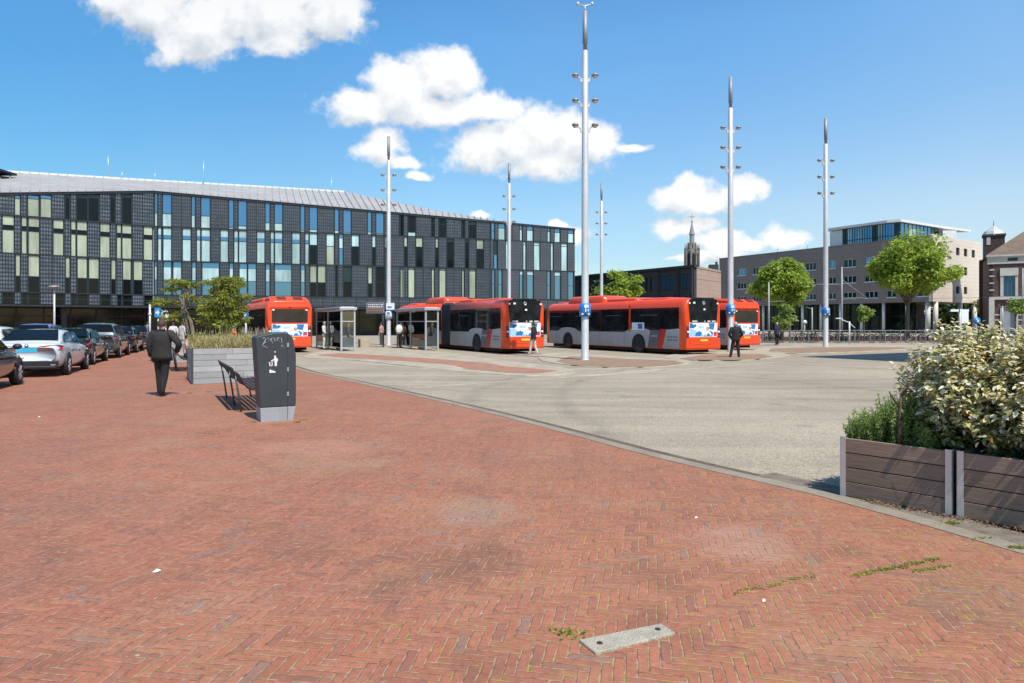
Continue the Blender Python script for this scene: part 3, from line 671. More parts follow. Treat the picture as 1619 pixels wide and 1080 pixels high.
mb.build('roof', ROOF, stn, world=True)
mb = MB()
for i in range(4): mb.beam(RI[i], RI[i+1], 0.35, 0.3)
mb.build('ridge_cap', mat('ridge_white', (0.72, 0.72, 0.70), 0.4), stn, world=True)
for px, y0, y1 in ((171,245,281),(193,271,281),(322,252,291),(524,280,303),(245,272,286)):
    d = 95 if px > 200 else 92; mb = MB(); p = rdg(px, y1 + 4, d); mb.tube([p, Vector((p.x, p.y, zat(y0, d)))], [0.05, 0.02], 5)
    mb.build('antenna', mat('antenna_metal', (0.6, 0.62, 0.64), 0.4, 0.5), stn, world=True)
mb = MB(); p = rdg(-8, 272, 80); mb.box(p, (3.0, 3, 0.25)); mb.box(p + Vector((-.8, 0, -.5)), (1.2, 1.5, .8)); mb.build('roof_hatch', DARKF, stn, world=True)
# ------------------------------------------------------------------ buildings on the right and behind
def brickmat(name, c0, c1, rough=0.9, sc=1.0):
    m, nt, b = newmat(name)
    v = mapping(nt, scale=(0.9*sc, 0.9*sc, 6*sc)); f = noise(nt, 1.4, 6, 0.65, vec=v); g = noise(nt, 0.25, 5)
    c = ramp(nt, mth(nt, 'MULTIPLY_ADD', f, 0.7, mth(nt, 'MULTIPLY', g, 0.3)), [(0.32, c0), (0.66, c1)])
    sp = nd(nt, 'ShaderNodeSeparateXYZ'); gg = nd(nt, 'ShaderNodeNewGeometry'); nt.links.new(gg.outputs['Position'], sp.inputs[0])
    ln = mth(nt, 'GREATER_THAN', mth(nt, 'FRACT', mth(nt, 'MULTIPLY', sp.outputs[2], 1.55)), 0.9)
    nt.links.new(mix_rgb(nt, mth(nt, 'MULTIPLY', ln, 0.35), c, tuple(x * 0.55 for x in c0)), b.inputs['Base Color']); b.inputs['Roughness'].default_value = rough
    return m
def gridwall(mb, A, B, s0, s1, z0, z1, rows, th=0.4, mi=0):
    """wall with real openings; rows = [(zb, zt, [(sa, sb), ...]), ...] from the bottom up"""
    z = z0
    for zb, zt, ops in rows:
        mb.wall(A, B, s0, s1, z, zb, -th, 0, mi); cur = s0
        for a, b_ in sorted(ops):
            mb.wall(A, B, cur, a, zb, zt, -th, 0, mi); cur = b_
        mb.wall(A, B, cur, s1, zb, zt, -th, 0, mi); z = zt
    mb.wall(A, B, s0, s1, z, z1, -th, 0, mi)
def win(parent, A, B, a, b_, zb, zt, glass, frame, div=2, sill=None, name='window', rec=0.22):
    mb = MB(); f = 0.07
    mb.wall(A, B, a, b_, zb, zt, -rec - 0.05, -rec, 0)
    for s_ in [a + (b_ - a) * k / div for k in range(div + 1)]:
        mb.wall(A, B, max(a, s_ - f/2), min(b_, s_ + f/2), zb, zt, -rec, -rec + 0.06, 1)
    mb.wall(A, B, a, b_, zb, zb + f, -rec, -rec + 0.05, 1); mb.wall(A, B, a, b_, zt - f, zt, -rec, -rec + 0.05, 1)
    if sill is not None: mb.wall(A, B, a - 0.08, b_ + 0.08, zb - 0.12, zb - 0.003, -rec, 0.08, 2)
    return mb.build(name, [glass, frame] + ([sill] if sill is not None else []), parent, world=True)
WH = mat('white_frame', (0.68, 0.68, 0.66), 0.5); DK = mat('dark_frame', (0.03, 0.034, 0.04), 0.5)
BLUEG = GL['pane_blue']; DG = GL['pane_teal']; BLK = GL['pane_dark']; CY = GL['pane_cyan']
# --- brown apartment block on columns
BROWN = brickmat('brown_brick', (0.20, 0.155, 0.135), (0.30, 0.24, 0.21)); CREAM = brickmat('cream_brick', (0.57, 0.49, 0.41), (0.72, 0.63, 0.54))
A, B, C_ = Vector((43.4, 143)), Vector((64.5, 105)), Vector((80.0, 116.4))
t = thing('apartment_block', 'brown brick block raised on columns with a sunlit cream end and a glass penthouse', 'building', (B.x, B.y, ZG))
L = (B - A).length; L2 = (C_ - B).length; TOP = 14.95; SOF = 4.9
cols = [(205,268),(315,375),(430,490),(585,630),(690,765),(855,905),(960,1050),(1110,1205),(1268,1335)]
px = [(1120 + a/4.5, 1120 + b_/4.5) for a, b_ in cols] + [(1426,1441),(1450,1466)]
mb = MB(); rows = []; wl = []
for zb, zt in ((5.75, 6.85), (8.45, 9.65), (11.15, 12.5)):
    ops = [(sdist(A, B, a), sdist(A, B, b_)) for a, b_ in px]; rows.append((zb, zt, ops)); wl += [(zb, zt, o) for o in ops]
gridwall(mb, A, B, 0, L, SOF, TOP, rows)
mb.wall(A, B, 0, L, TOP + .003, TOP + 0.14, -0.45, 0.06)
mb.build('wall', BROWN, t, world=True)
wr.seed(3)
for zb, zt, (a, b_) in wl:
    top = zb > 10
    win(t, A, B, a, b_, zb, zt, wr.choice((BLUEG, BLUEG, DG)) if top else wr.choice((BLK, DG, DG)), WH, 3 if b_ - a > 2 else 2, WH)
mb = MB(); q3 = lambda x: 1360 + x / 4.695
zr = lambda y: zat(330 + y / 4.695, 113)
erow = [(635, 582, [(712,738),(770,795)]), (497, 437, [(582,608),(712,738),(770,795)]), (357, 300, [(712,738),(770,795),(828,852)])]
rows = [(zr(a), zr(b_), [(sdist(B, C_, q3(x0)), sdist(B, C_, q3(x1))) for x0, x1 in ops]) for a, b_, ops in erow]
gridwall(mb, B, C_, 0.003, L2, SOF, TOP + 0.3, rows)
mb.build('end_wall', CREAM, t, world=True)
for zb, zt, ops in rows:
    for a, b_ in ops: win(t, B, C_, a, b_, zb, zt, DG, DK, 2)
mb = MB(); nb = Vector((A.y - B.y, B.x - A.x)).normalized(); uAB = (B - A).normalized()
back = [A, B, C_, C_ + (A - B)]
mb.add([(p.x, p.y, SOF + 0.02) for p in back], [(3,2,1,0)]); mb.add([(p.x, p.y, TOP - 0.1) for p in back], [(0,1,2,3)])
mb.build('floor_slab', mat('slab_grey', (0.2, 0.18, 0.16), 0.9), t, world=True)
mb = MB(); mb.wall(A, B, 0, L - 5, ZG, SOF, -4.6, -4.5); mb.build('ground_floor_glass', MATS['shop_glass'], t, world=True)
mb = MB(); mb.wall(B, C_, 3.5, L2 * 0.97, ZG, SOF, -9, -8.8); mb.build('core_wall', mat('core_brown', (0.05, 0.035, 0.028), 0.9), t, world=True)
mb = MB()
for k in range(int(L / 2.0)): mb.wall(A, B, k * 2.0, k * 2.0 + 0.12, ZG, SOF, -4.5, -4.38)
mb.wall(A, B, 0, L - 5, 2.6, 2.75, -4.5, -4.4); mb.build('mullion', DK, t, world=True)
CM = mat('column_paint', (0.62, 0.60, 0.56), 0.6)
for x in (1205, 1237, 1267, 1296, 1327, 1360, 1395, 1432):
    mb = MB(); s_ = sdist(A, B, x); q = A + uAB * s_ + nb * (-0.35 if nb.y < 0 else 0.35); mb.tube([(q.x, q.y, ZG), (q.x, q.y, SOF)], 0.24, 10); mb.build('column', CM, t, world=True)
for q in (B + Vector((0.1, 0.7)), B.lerp(C_, 0.1), B.lerp(C_, 0.57), B.lerp(C_, 0.88)):
    mb = MB(); mb.tube([(q.x, q.y + .4, ZG), (q.x, q.y + .4, SOF)], 0.36, 12); mb.build('column', CM, t, world=True)
# penthouse
ub = (B - A).normalized(); inn = Vector((-ub.y, ub.x))
A2, B2 = A + inn * 2.5, B + inn * 2.5
p1 = A2 + ub * sdist(A2, B2, 1312); p2 = A2 + ub * sdist(A2, B2, 1404); p3 = Vector(((1424 - CX)/F*112.5, 112.5)); p4 = Vector(((1484 - CX)/F*120, 120)); p5 = p4 + inn * 9
PT = 18.5; mb = MB(); pl = [p1, p2, p3, p4, p5, p1 + inn * 12]
lowp = A2 + ub * sdist(A2, B2, 1332)
mb.wall(p1, lowp, 0, (lowp - p1).length, TOP, PT - 0.55, -0.3, 0)
mb.build('penthouse_wall', WH, t, world=True)
win(t, p1, lowp, 1.0, (lowp - p1).length * .8, TOP + .7, PT - 1.1, DG, DK, 2)
for Pa, Pb, n in ((lowp, p2, 9), (p2, p3, 2), (p3, p4, 5)):
    LL = (Pb - Pa).length
    for k in range(n):
        g_ = (CY, BLUEG, BLUEG, DG, CY, BLUEG)[(k + n) % 6]
        win(t, Pa, Pb, LL*k/n + 0.01, LL*(k+1)/n - 0.01, TOP + 0.1, PT - 0.35, g_, DK, 2, rec=0.05)
    mb = MB(); mb.wall(Pa, Pb, 0, LL, TOP + 1.05, TOP + 1.13, 0.06, 0.12); mb.build('railing', DK, t, world=True)
mb = MB(); ce = sum(pl, Vector((0, 0))) / 6
big = [p + (p - ce).normalized() * 0.9 for p in pl]
mb.extr([(p.x, p.y, PT - 0.33) for p in big], (0, 0, 0.4)); mb.build('penthouse_roof', WH, t, world=True)
mb = MB(); c = Vector(((1493 - CX)/F*121, 121, 0)); mb.box((c.x, c.y, 16.3), (2.4, 3, 2.9)); mb.build('service_box', WH, t, world=True)
mb = MB(); c = Vector(((1440 - CX)/F*124, 124, 0)); mb.box((c.x, c.y, PT + 0.55), (5, 3, 0.5), 0, Matrix.Rotation(R(6), 3, 'Y')); mb.build('roof_hatch', DK, t, world=True)
for x, y0 in ((1221, 393), (1268, 389)):
    s_ = sdist(A, B, x); q = A + ub * s_ + inn * 1.5; mb = MB(); mb.tube([(q.x, q.y, TOP), (q.x, q.y, TOP + 1.7)], 0.04, 5); mb.build('antenna', mat('antenna_metal', (.6,.6,.6)), t, world=True)
# --- dark terraced row
A, B, C_ = Vector((10.6, 118.4)), Vector((25.4, 95)), Vector((32.0, 104.6))
t = thing('terraced_row', 'low dark terraced row with blue windows and a pink brick gable', 'building', (B.x, B.y, ZG))
L = (B - A).length; q1 = lambda x: 890 + x / 4.906
DBR = brickmat('dark_brick', (0.028, 0.026, 0.028), (0.06, 0.055, 0.056)); PINK = brickmat('pink_brick', (0.33, 0.215, 0.165), (0.47, 0.335, 0.27))
big = [(755,860),(905,975)]; sm = [(600,618),(640,655),(672,690),(300,330),(370,400),(450,480),(520,545)]
ops_hi = [(sdist(A, B, q1(a)), sdist(A, B, q1(b_))) for a, b_ in big + sm + [(125,160),(220,262)]]
ops_lo = [(sdist(A, B, q1(a)), sdist(A, B, q1(b_))) for a, b_ in [(755,800),(855,905),(985,1010),(600,640),(300,340),(420,470),(520,560),(130,165)]]
mb = MB(); gridwall(mb, A, B, 0, L, ZG, 9.35, [(0.6, 5.6, ops_lo), (6.3, 8.5, ops_hi)]); mb.build('wall', DBR, t, world=True)
mb = MB(); mb.wall(A, B, 0, L + 0.25, 9.352, 9.7, -0.6, 0.3)
for s_ in (sdist(A, B, q1(745)), sdist(A, B, q1(895)), sdist(A, B, q1(1018))): mb.wall(A, B, s_ - 0.12, s_ + 0.12, 1, 9.35, 0.003, 0.2)
mb.build('roof_trim', DK, t, world=True)
for i, (a, b_) in enumerate(ops_hi): win(t, A, B, a, b_, 6.3, 8.5, BLUEG if i < 2 or i > 8 else DG, DK, 3 if i < 2 else 1, rec=.15)
for a, b_ in ops_lo: win(t, A, B, a, b_, 0.6, 5.6, DG, DK, 1, rec=.15)
mb = MB(); mb.wall(B, C_, 0.003, (C_ - B).length, ZG, 9.6, -0.4, 0); mb.build('gable', PINK, t, world=True)
mb = MB(); pl = [A, B, C_, C_ + (A - B)]; mb.extr([(p.x, p.y, 9.2) for p in pl], (0, 0, 0.1)); mb.build('roof', DK, t, world=True)
mb = MB(); c = at(1128, 104, 10.0); mb.box(c, (1.3, 1.0, 0.9)); mb.box(c + Vector((.45, 0, .6)), (.3, .3, .6)); mb.build('chimney', DK, t, world=True)
# --- church tower far behind
D = 300.0; c = at(1094, D, ZG); k = D / F
STONE = mat('church_stone', (0.20, 0.185, 0.165), 0.95, ns=0.6, na=0.55); SLATE = mat('church_slate', (0.26, 0.255, 0.26), 0.8, ns=0.6, na=0.3)
t = thing('church_tower', 'grey gothic church tower with pinnacles and a thin spire behind the terraced row', 'tower', c)
zt = lambda y: zat(y, D) - ZG
def octa(r, z0, z1, mb, r1=None, n=8, ph=math.pi/8, mi=0):
    r1 = r if r1 is None else r1
    b_ = [(r*math.cos(2*math.pi*i/n+ph), r*math.sin(2*math.pi*i/n+ph), z0) for i in range(n)]; tt = [(r1*math.cos(2*math.pi*i/n+ph), r1*math.sin(2*math.pi*i/n+ph), z1) for i in range(n)]
    mb.add(b_ + tt, [tuple(reversed(range(n))), tuple(range(n, 2*n))] + [(i, (i+1) % n, n+(i+1) % n, n+i) for i in range(n)], mi)
mb = MB(); octa(10*k, 0, zt(400), mb, 10*k); octa(10.6*k, zt(401), zt(398), mb); octa(9.4*k, zt(398), zt(394), mb, 6.8*k); octa(6.6*k, zt(394), zt(384), mb, 5.0*k)
mb.build('shaft', STONE, t)
for i in range(8):
    a = math.pi/8 + math.pi/4*i; mb = MB(); x, y = 11*k*math.cos(a), 11*k*math.sin(a)
    mb.tube([(x, y, 0), (x, y, zt(397)), (x*.98, y*.98, zt(393)), (x*.97, y*.97, zt(392)), (x*.97, y*.97, zt(386))], [1.5*k, 1.3*k, 1.7*k, 0.9*k, 0.1], 6, smooth=False)
    mb.build('pinnacle', STONE, t)
    a += math.pi/8; mb = MB(); x, y = 9.3*k*math.cos(a), 9.3*k*math.sin(a); d = Vector((math.cos(a), math.sin(a), 0)); s_ = Vector((-d.y, d.x, 0))
    w_ = 2.0*k; o = Vector((x, y, 0)); z0, z1 = zt(421), zt(404)
    mb.extr([o - s_*w_ + Vector((0,0,z0)), o + s_*w_ + Vector((0,0,z0)), o + s_*w_ + Vector((0,0,z1)), o + Vector((0,0,z1 + 3*k)), o - s_*w_ + Vector((0,0,z1))], d * 0.15)
    mb.build('belfry_opening', mat('opening_dark', (0.01,0.01,0.012), 0.9), t)
    x, y = 6.6*k*math.cos(a), 6.6*k*math.sin(a); mb = MB(); mb.tube([(x, y, zt(398)), (x, y, zt(387)), (x, y, zt(383))], [0.9*k, 0.8*k, 0.1], 5, smooth=False); mb.build('pinnacle', STONE, t)
mb = MB(); octa(4.0*k, zt(386), zt(370.5), mb, 3.6*k); octa(4.9*k, zt(371), zt(369.5), mb, 4.7*k); octa(4.2*k, zt(369.5), zt(351), mb, 0.5*k); mb.build('spire', SLATE, t)
mb = MB(); mb.tube([(0,0,zt(352)), (0,0,zt(339))], 0.09, 5); mb.ball((0,0,zt(350.5)), 0.35); mb.beam((-1.0,0,zt(343)), (1.0,0,zt(343)), .2, .2); mb.build('cross', DK, t)
# --- old brick building at the right edge
D = 95.0
t = thing('brick_mansion', 'old red brick building with white bands, hipped roof and a turret behind it', 'building', at(1600, D, ZG))
A, B = at(1564, D).xy, at(1705, 90).xy; L = (B - A).length
RBR = brickmat('red_brick', (0.075, 0.042, 0.036), (0.14, 0.078, 0.064)); STW = mat('stone_white', (0.50, 0.47, 0.42), 0.85, ns=1.0, na=0.2)
zz = lambda y: zat(y, D)
S = lambda x: sdist(A, B, x)
mb = MB(); gridwall(mb, A, B, 0, L, ZG, zz(418), [(ZG + .05, zz(487), [(S(1585), S(1606)), (S(1640), S(1664))]), (zz(469), zz(437), [(S(1586.5), S(1605)), (S(1640), S(1664))])]); mb.build('wall', RBR, t, world=True)
mb = MB(); mb.wall(A, B, -0.2, L, zz(418), zz(405), -0.5, 0.15)
mb.wall(A, B, -0.35, L, zz(406.5) + .003, zz(404), -0.5, 0.4)
for y in (426, 436, 447, 458): mb.wall(A, B, 0.02, S(1572), zz(y + 2), zz(y), 0.003, 0.05)
for y in (497, 505, 514, 521): mb.wall(A, B, S(1573), S(1582), zz(y + 2), zz(y), 0.003, 0.05); mb.wall(A, B, S(1608), S(1622), zz(y + 2), zz(y), 0.003, 0.05)
mb.wall(A, B, -0.05, S(1572), ZG, zz(472), 0.003, 0.35); mb.wall(A, B, 0, L, zz(474), zz(469.5), 0.003, 0.3)
for a, b_ in ((1581.5, 1586.4), (1605.1, 1609.5), (1635, 1640), (1664, 1669)): mb.wall(A, B, S(a), S(b_), zz(469), zz(437), 0.003, 0.12); mb.wall(A, B, S(a), S(b_), ZG, zz(487), 0.003, 0.15)
for a, b_ in ((1581, 1610), (1634, 1670)): mb.wall(A, B, S(a), S(b_), zz(436.8), zz(425), 0.003, 0.2)
mb.build('stone_trim', STW, t, world=True)
for a, b_ in ((1586.5, 1605), (1640, 1664)):
    win(t, A, B, S(a), S(b_), zz(469), zz(437), BLUEG, mat('teal_frame', (0.03, 0.16, 0.2), 0.5), 3, rec=.15)
for a, b_ in ((1585, 1606), (1640, 1664)):
    mb = MB(); mb.wall(A, B, S(a), S(b_), ZG + .05, zz(487), -0.25, -0.15); mb.build('door', mat('door_grey', (0.30, 0.32, 0.35), 0.5), t, world=True)
mb = MB(); mb.wall(A, B, S(1593), S(1609), zz(414), zz(409), .153, .19); mb.build('name_panel', DK, t, world=True)
RT = mat('roof_tile_brown', (0.17, 0.12, 0.085), 0.85, ns=1.2, na=0.3, bump=0.6, bs=9)
u = (B - A).normalized(); n = Vector((-u.y, u.x)); ze = zz(404)
a0, b0 = A + u * -0.4 - n * 0.4, B - n * 0.4; a1, b1 = A + n * 13 - u * .4, B + n * 13; rA, rB = A + u * 6.5 + n * 6.3, B + n * 6.3; zt_ = ze + 5.2
v3 = lambda p, z: Vector((p.x, p.y, z))
mb = MB(); mb.add([v3(a0, ze), v3(b0, ze), v3(rB, zt_), v3(rA, zt_), v3(a1, ze), v3(b1, ze)], [(0,1,2,3), (4,0,3), (5,4,3,2)]); mb.build('roof', RT, t, world=True)
mb = MB(); nA = A + n * 13; mb.wall(nA, A, 0, 13, ZG, ze, -0.4, 0); mb.build('side_wall', RBR, t, world=True)
tw = thing('brick_turret', 'dark brick turret with a pale onion cap and finial behind the old brick building', 'turret', at(1571, 106, ZG), R(-33))
zz2 = lambda y: zat(y, 106) - ZG
mb = MB(); mb.box((0, 0, zz2(374)/2), (2.7, 2.7, zz2(374))); mb.box((0,0,zz2(373)), (3.0,3.0,.3)); mb.box((-.9, .3, zz2(411)/2), (1.9, 2.4, zz2(411))); mb.build('shaft', brickmat('turret_brick', (0.045, 0.03, 0.027), (0.085, 0.055, 0.047)), tw)
mb = MB(); mb.box((-.7, -1.36, zz2(382)), (.5, .1, 1.2)); mb.build('louvre', STW, tw)
mb = MB(); mb.lathe([(1.55, zz2(373)), (1.45, zz2(370.5)), (1.2, zz2(366)), (0.65, zz2(362)), (0.3, zz2(359)), (0.1, zz2(357))], 8, smooth=False); mb.build('cap', mat('lead_cap', (0.50, 0.50, 0.50), 0.5, ns=1), tw)
mb = MB(); mb.tube([(0,0,zz2(358)), (0,0,zz2(348))], [0.06, 0.02], 5); mb.build('finial', DK, tw)
# --- building just outside the frame on the right, whose roof corner throws the wedge of shadow on the square
HB = 16.5; Lc = HB / math.tan(ELEV); tip = Vector((14.4, 34.2)); cn = tip + SUNH * Lc
e1 = Vector((.87, .5)).normalized(); e2 = Vector((e1.y, -e1.x))
t = thing('office_block', 'plain office block beside the square whose corner throws the wedge of shadow', 'building', (cn.x, cn.y, ZG))
A = cn + e2 * 22; B = cn; C_ = cn + e1 * 16
for P, Q, nw in ((C_, B, 5), (B, A, 7)):
    LL = (Q - P).length; mb = MB(); rows = []; st = LL / nw
    P_, Q_ = Q, P
    for fl in range(5): rows.append((0.9 + fl * 3.1, 2.6 + fl * 3.1, [(st*k + .5, st*(k+1) - .5) for k in range(nw)]))
    gridwall(mb, P, Q, 0, LL, ZG, HB, rows); mb.build('wall', CREAM, t, world=True)
    for zb, ztp, ops in rows:
        for a, b_ in ops: win(t, P, Q, a, b_, zb, ztp, DG, DK, 2)
mb = MB(); D_ = A + e1 * 16; mb.extr([(p.x, p.y, HB - 0.3) for p in (A, B, C_, D_)], (0, 0, 0.29)); mb.build('roof', DK, t, world=True)
mb = MB(); mb.wall(A, D_, 0, 16, ZG, HB, -.4, 0); mb.wall(D_, C_, 0, 22, ZG, HB, -.4, 0); mb.build('rear_wall', CREAM, t, world=True)
# ------------------------------------------------------------------ buses
ORANGE = mat('bus_orange', (0.80, 0.068, 0.010), 0.34, ns=0.8, na=0.10, coat=0.25)
BGREY = mat('bus_grey', (0.46, 0.46, 0.47), 0.35, ns=0.8, na=0.10, coat=0.3)
BDARK = mat('bus_dark_grey', (0.11, 0.115, 0.125), 0.45, ns=1, na=0.2)
BRED = mat('bus_red', (0.62, 0.03, 0.025), 0.35)
BLACKG = mat('bus_window', (0.016, 0.018, 0.019), 0.06, ns=1.6, na=0.95, spec=0.45)  # strong tone noise paints faint reflection patches into the dark glass
RUB = mat('rubber', (0.018, 0.018, 0.019), 0.85, ns=8, na=0.3)
RIM = mat('rim_grey', (0.20, 0.20, 0.21), 0.4, 0.6)
LWHITE = mat('lamp_white', (0.85, 0.85, 0.80), 0.3); LRED = mat('lamp_red', (0.45, 0.015, 0.015), 0.2, coat=0.5)
ADW = mat('advert_white', (0.80, 0.84, 0.86), 0.4, ns=1.5, na=0.06); ADB = mat('advert_blue', (0.035, 0.19, 0.46), 0.4, ns=2, na=0.3); ADL = mat('advert_pale_blue', (0.33, 0.58, 0.80), 0.4, ns=2, na=0.25)
ADS = mat('advert_skin', (0.55, 0.33, 0.22), 0.5); ADR = mat('advert_red', (0.6, 0.05, 0.08), 0.4); ADY = mat('plate_yellow', (0.85, 0.55, 0.05), 0.4)
def grime(m, amt):
    nt = m.node_tree; b = nt.nodes['Principled BSDF']; src = b.inputs['Base Color'].links[0].from_socket
    tc_ = nd(nt, 'ShaderNodeTexCoord'); sp = nd(nt, 'ShaderNodeSeparateXYZ'); nt.links.new(tc_.outputs['Object'], sp.inputs[0])
    h = nd(nt, 'ShaderNodeMapRange'); nt.links.new(sp.outputs[2], h.inputs[0]); h.inputs[1].default_value = 0.3; h.inputs[2].default_value = 1.3; h.inputs[3].default_value = 1.0; h.inputs[4].default_value = 0.12
    f = mth(nt, 'MULTIPLY', mth(nt, 'MULTIPLY', h.outputs[0], noise(nt, 3.5, 7, 0.7)), amt, clamp=True)
    nt.links.new(mix_rgb(nt, f, src, (0.16, 0.13, 0.10)), b.inputs['Base Color'])
for m_, a_0 in ((ORANGE, .28), (BGREY, .75), (BDARK, .6)): grime(m_, a_0)
def rr(x0, x1, z0, z1, r, n=3):
    pts = []
    for cx, cz, a0 in ((x1-r, z0+r, -90), (x1-r, z1-r, 0), (x0+r, z1-r, 90), (x0+r, z0+r, 180)):
        for i in range(n + 1):
            a = R(a0 + 90 * i / n); pts.append((cx + r*math.cos(a), cz + r*math.sin(a)))
    return pts
def wheel(parent, x, y, r, wid, sx, tyre=RUB, rimm=RIM, spokes=0):
    """outer face towards sx"""
    wh = bpy.data.objects.new('wheel', None); COL.objects.link(wh); wh.parent = parent; wh.location = (x, y, r)
    Mx = Matrix.Rotation(R(90) * sx, 4, 'Y')
    mb = MB(); mb.lathe([(r*.62, -wid/2), (r*.9, -wid/2), (r, -wid*.36), (r, wid*.36), (r*.93, wid/2), (r*.66, wid/2), (r*.62, wid*.3)], 24, M=Mx)
    mb.build('tyre', tyre, wh)
    mb = MB(); mb.lathe([(r*.64, -wid*.3), (r*.64, wid*.42), (r*.58, wid*.42), (r*.5, wid*.2), (r*.2, wid*.14), (r*.14, wid*.36), (r*.05, wid*.38)], 20, M=Mx)
    if spokes:
        for i in range(spokes):
            a = 2*math.pi*i/spokes; d = Vector((0, math.cos(a), math.sin(a))); o = Vector((sx*wid*.40, 0, 0)); s_ = Vector((0, -d.z, d.y)) * r * .07
            mb.hexa([o + d*r*.1 - s_*1.4, o + d*r*.62 - s_, o + d*r*.62 + s_, o + d*r*.1 + s_*1.4], [p + Vector((sx*.02, 0, 0)) for p in (o + d*r*.1 - s_*1.4, o + d*r*.62 - s_, o + d*r*.62 + s_, o + d*r*.1 + s_*1.4)])
    else:
        for i in range(10):
            a = 2*math.pi*i/10; mb.ball((sx*wid*.24, math.cos(a)*r*.36, math.sin(a)*r*.36), r*.04, 6, 4)
    mb.build('rim', rimm, wh)
    return wh
def shell(mb, y0, y1, W, zt, zb, rear=True, front=True, mi=0):
    prof = [(-1, 0), (-1, .80), (-.965, .90), (-.86, .965), (-.7, 1.0), (.7, 1.0), (.86, .965), (.965, .90), (1, .80), (1, 0)]
    st = []
    if rear: st += [(y0, .905, .955), (y0+.05, .955, .98), (y0+.16, .988, .995), (y0+.32, 1, 1)]
    else: st += [(y0, 1, 1)]
    if front: st += [(y1-.5, 1, 1), (y1-.22, .985, .985), (y1-.06, .93, .96), (y1, .86, .93)]
    else: st += [(y1, 1, 1)]
    n = len(prof); vs, fs = [], []
    for y, kx, kz in st:
        for px_, pz in prof: vs.append((px_ * W * kx, y, zb + (zt - zb) * pz * (kz if pz > .5 else 1)))
    for i in range(len(st) - 1):
        for k in range(n):
            k2 = (k+1) % n; fs.append((i*n+k, (i+1)*n+k, (i+1)*n+k2, i*n+k2))
    o = len(mb.v); mb.add(vs, fs, mi, True)
    mb.f.append(tuple(o + k for k in range(n))); mb.mi.append(mi); mb.sm.append(False)
    mb.f.append(tuple(o + (len(st)-1)*n + k for k in reversed(range(n)))); mb.mi.append(mi); mb.sm.append(False)
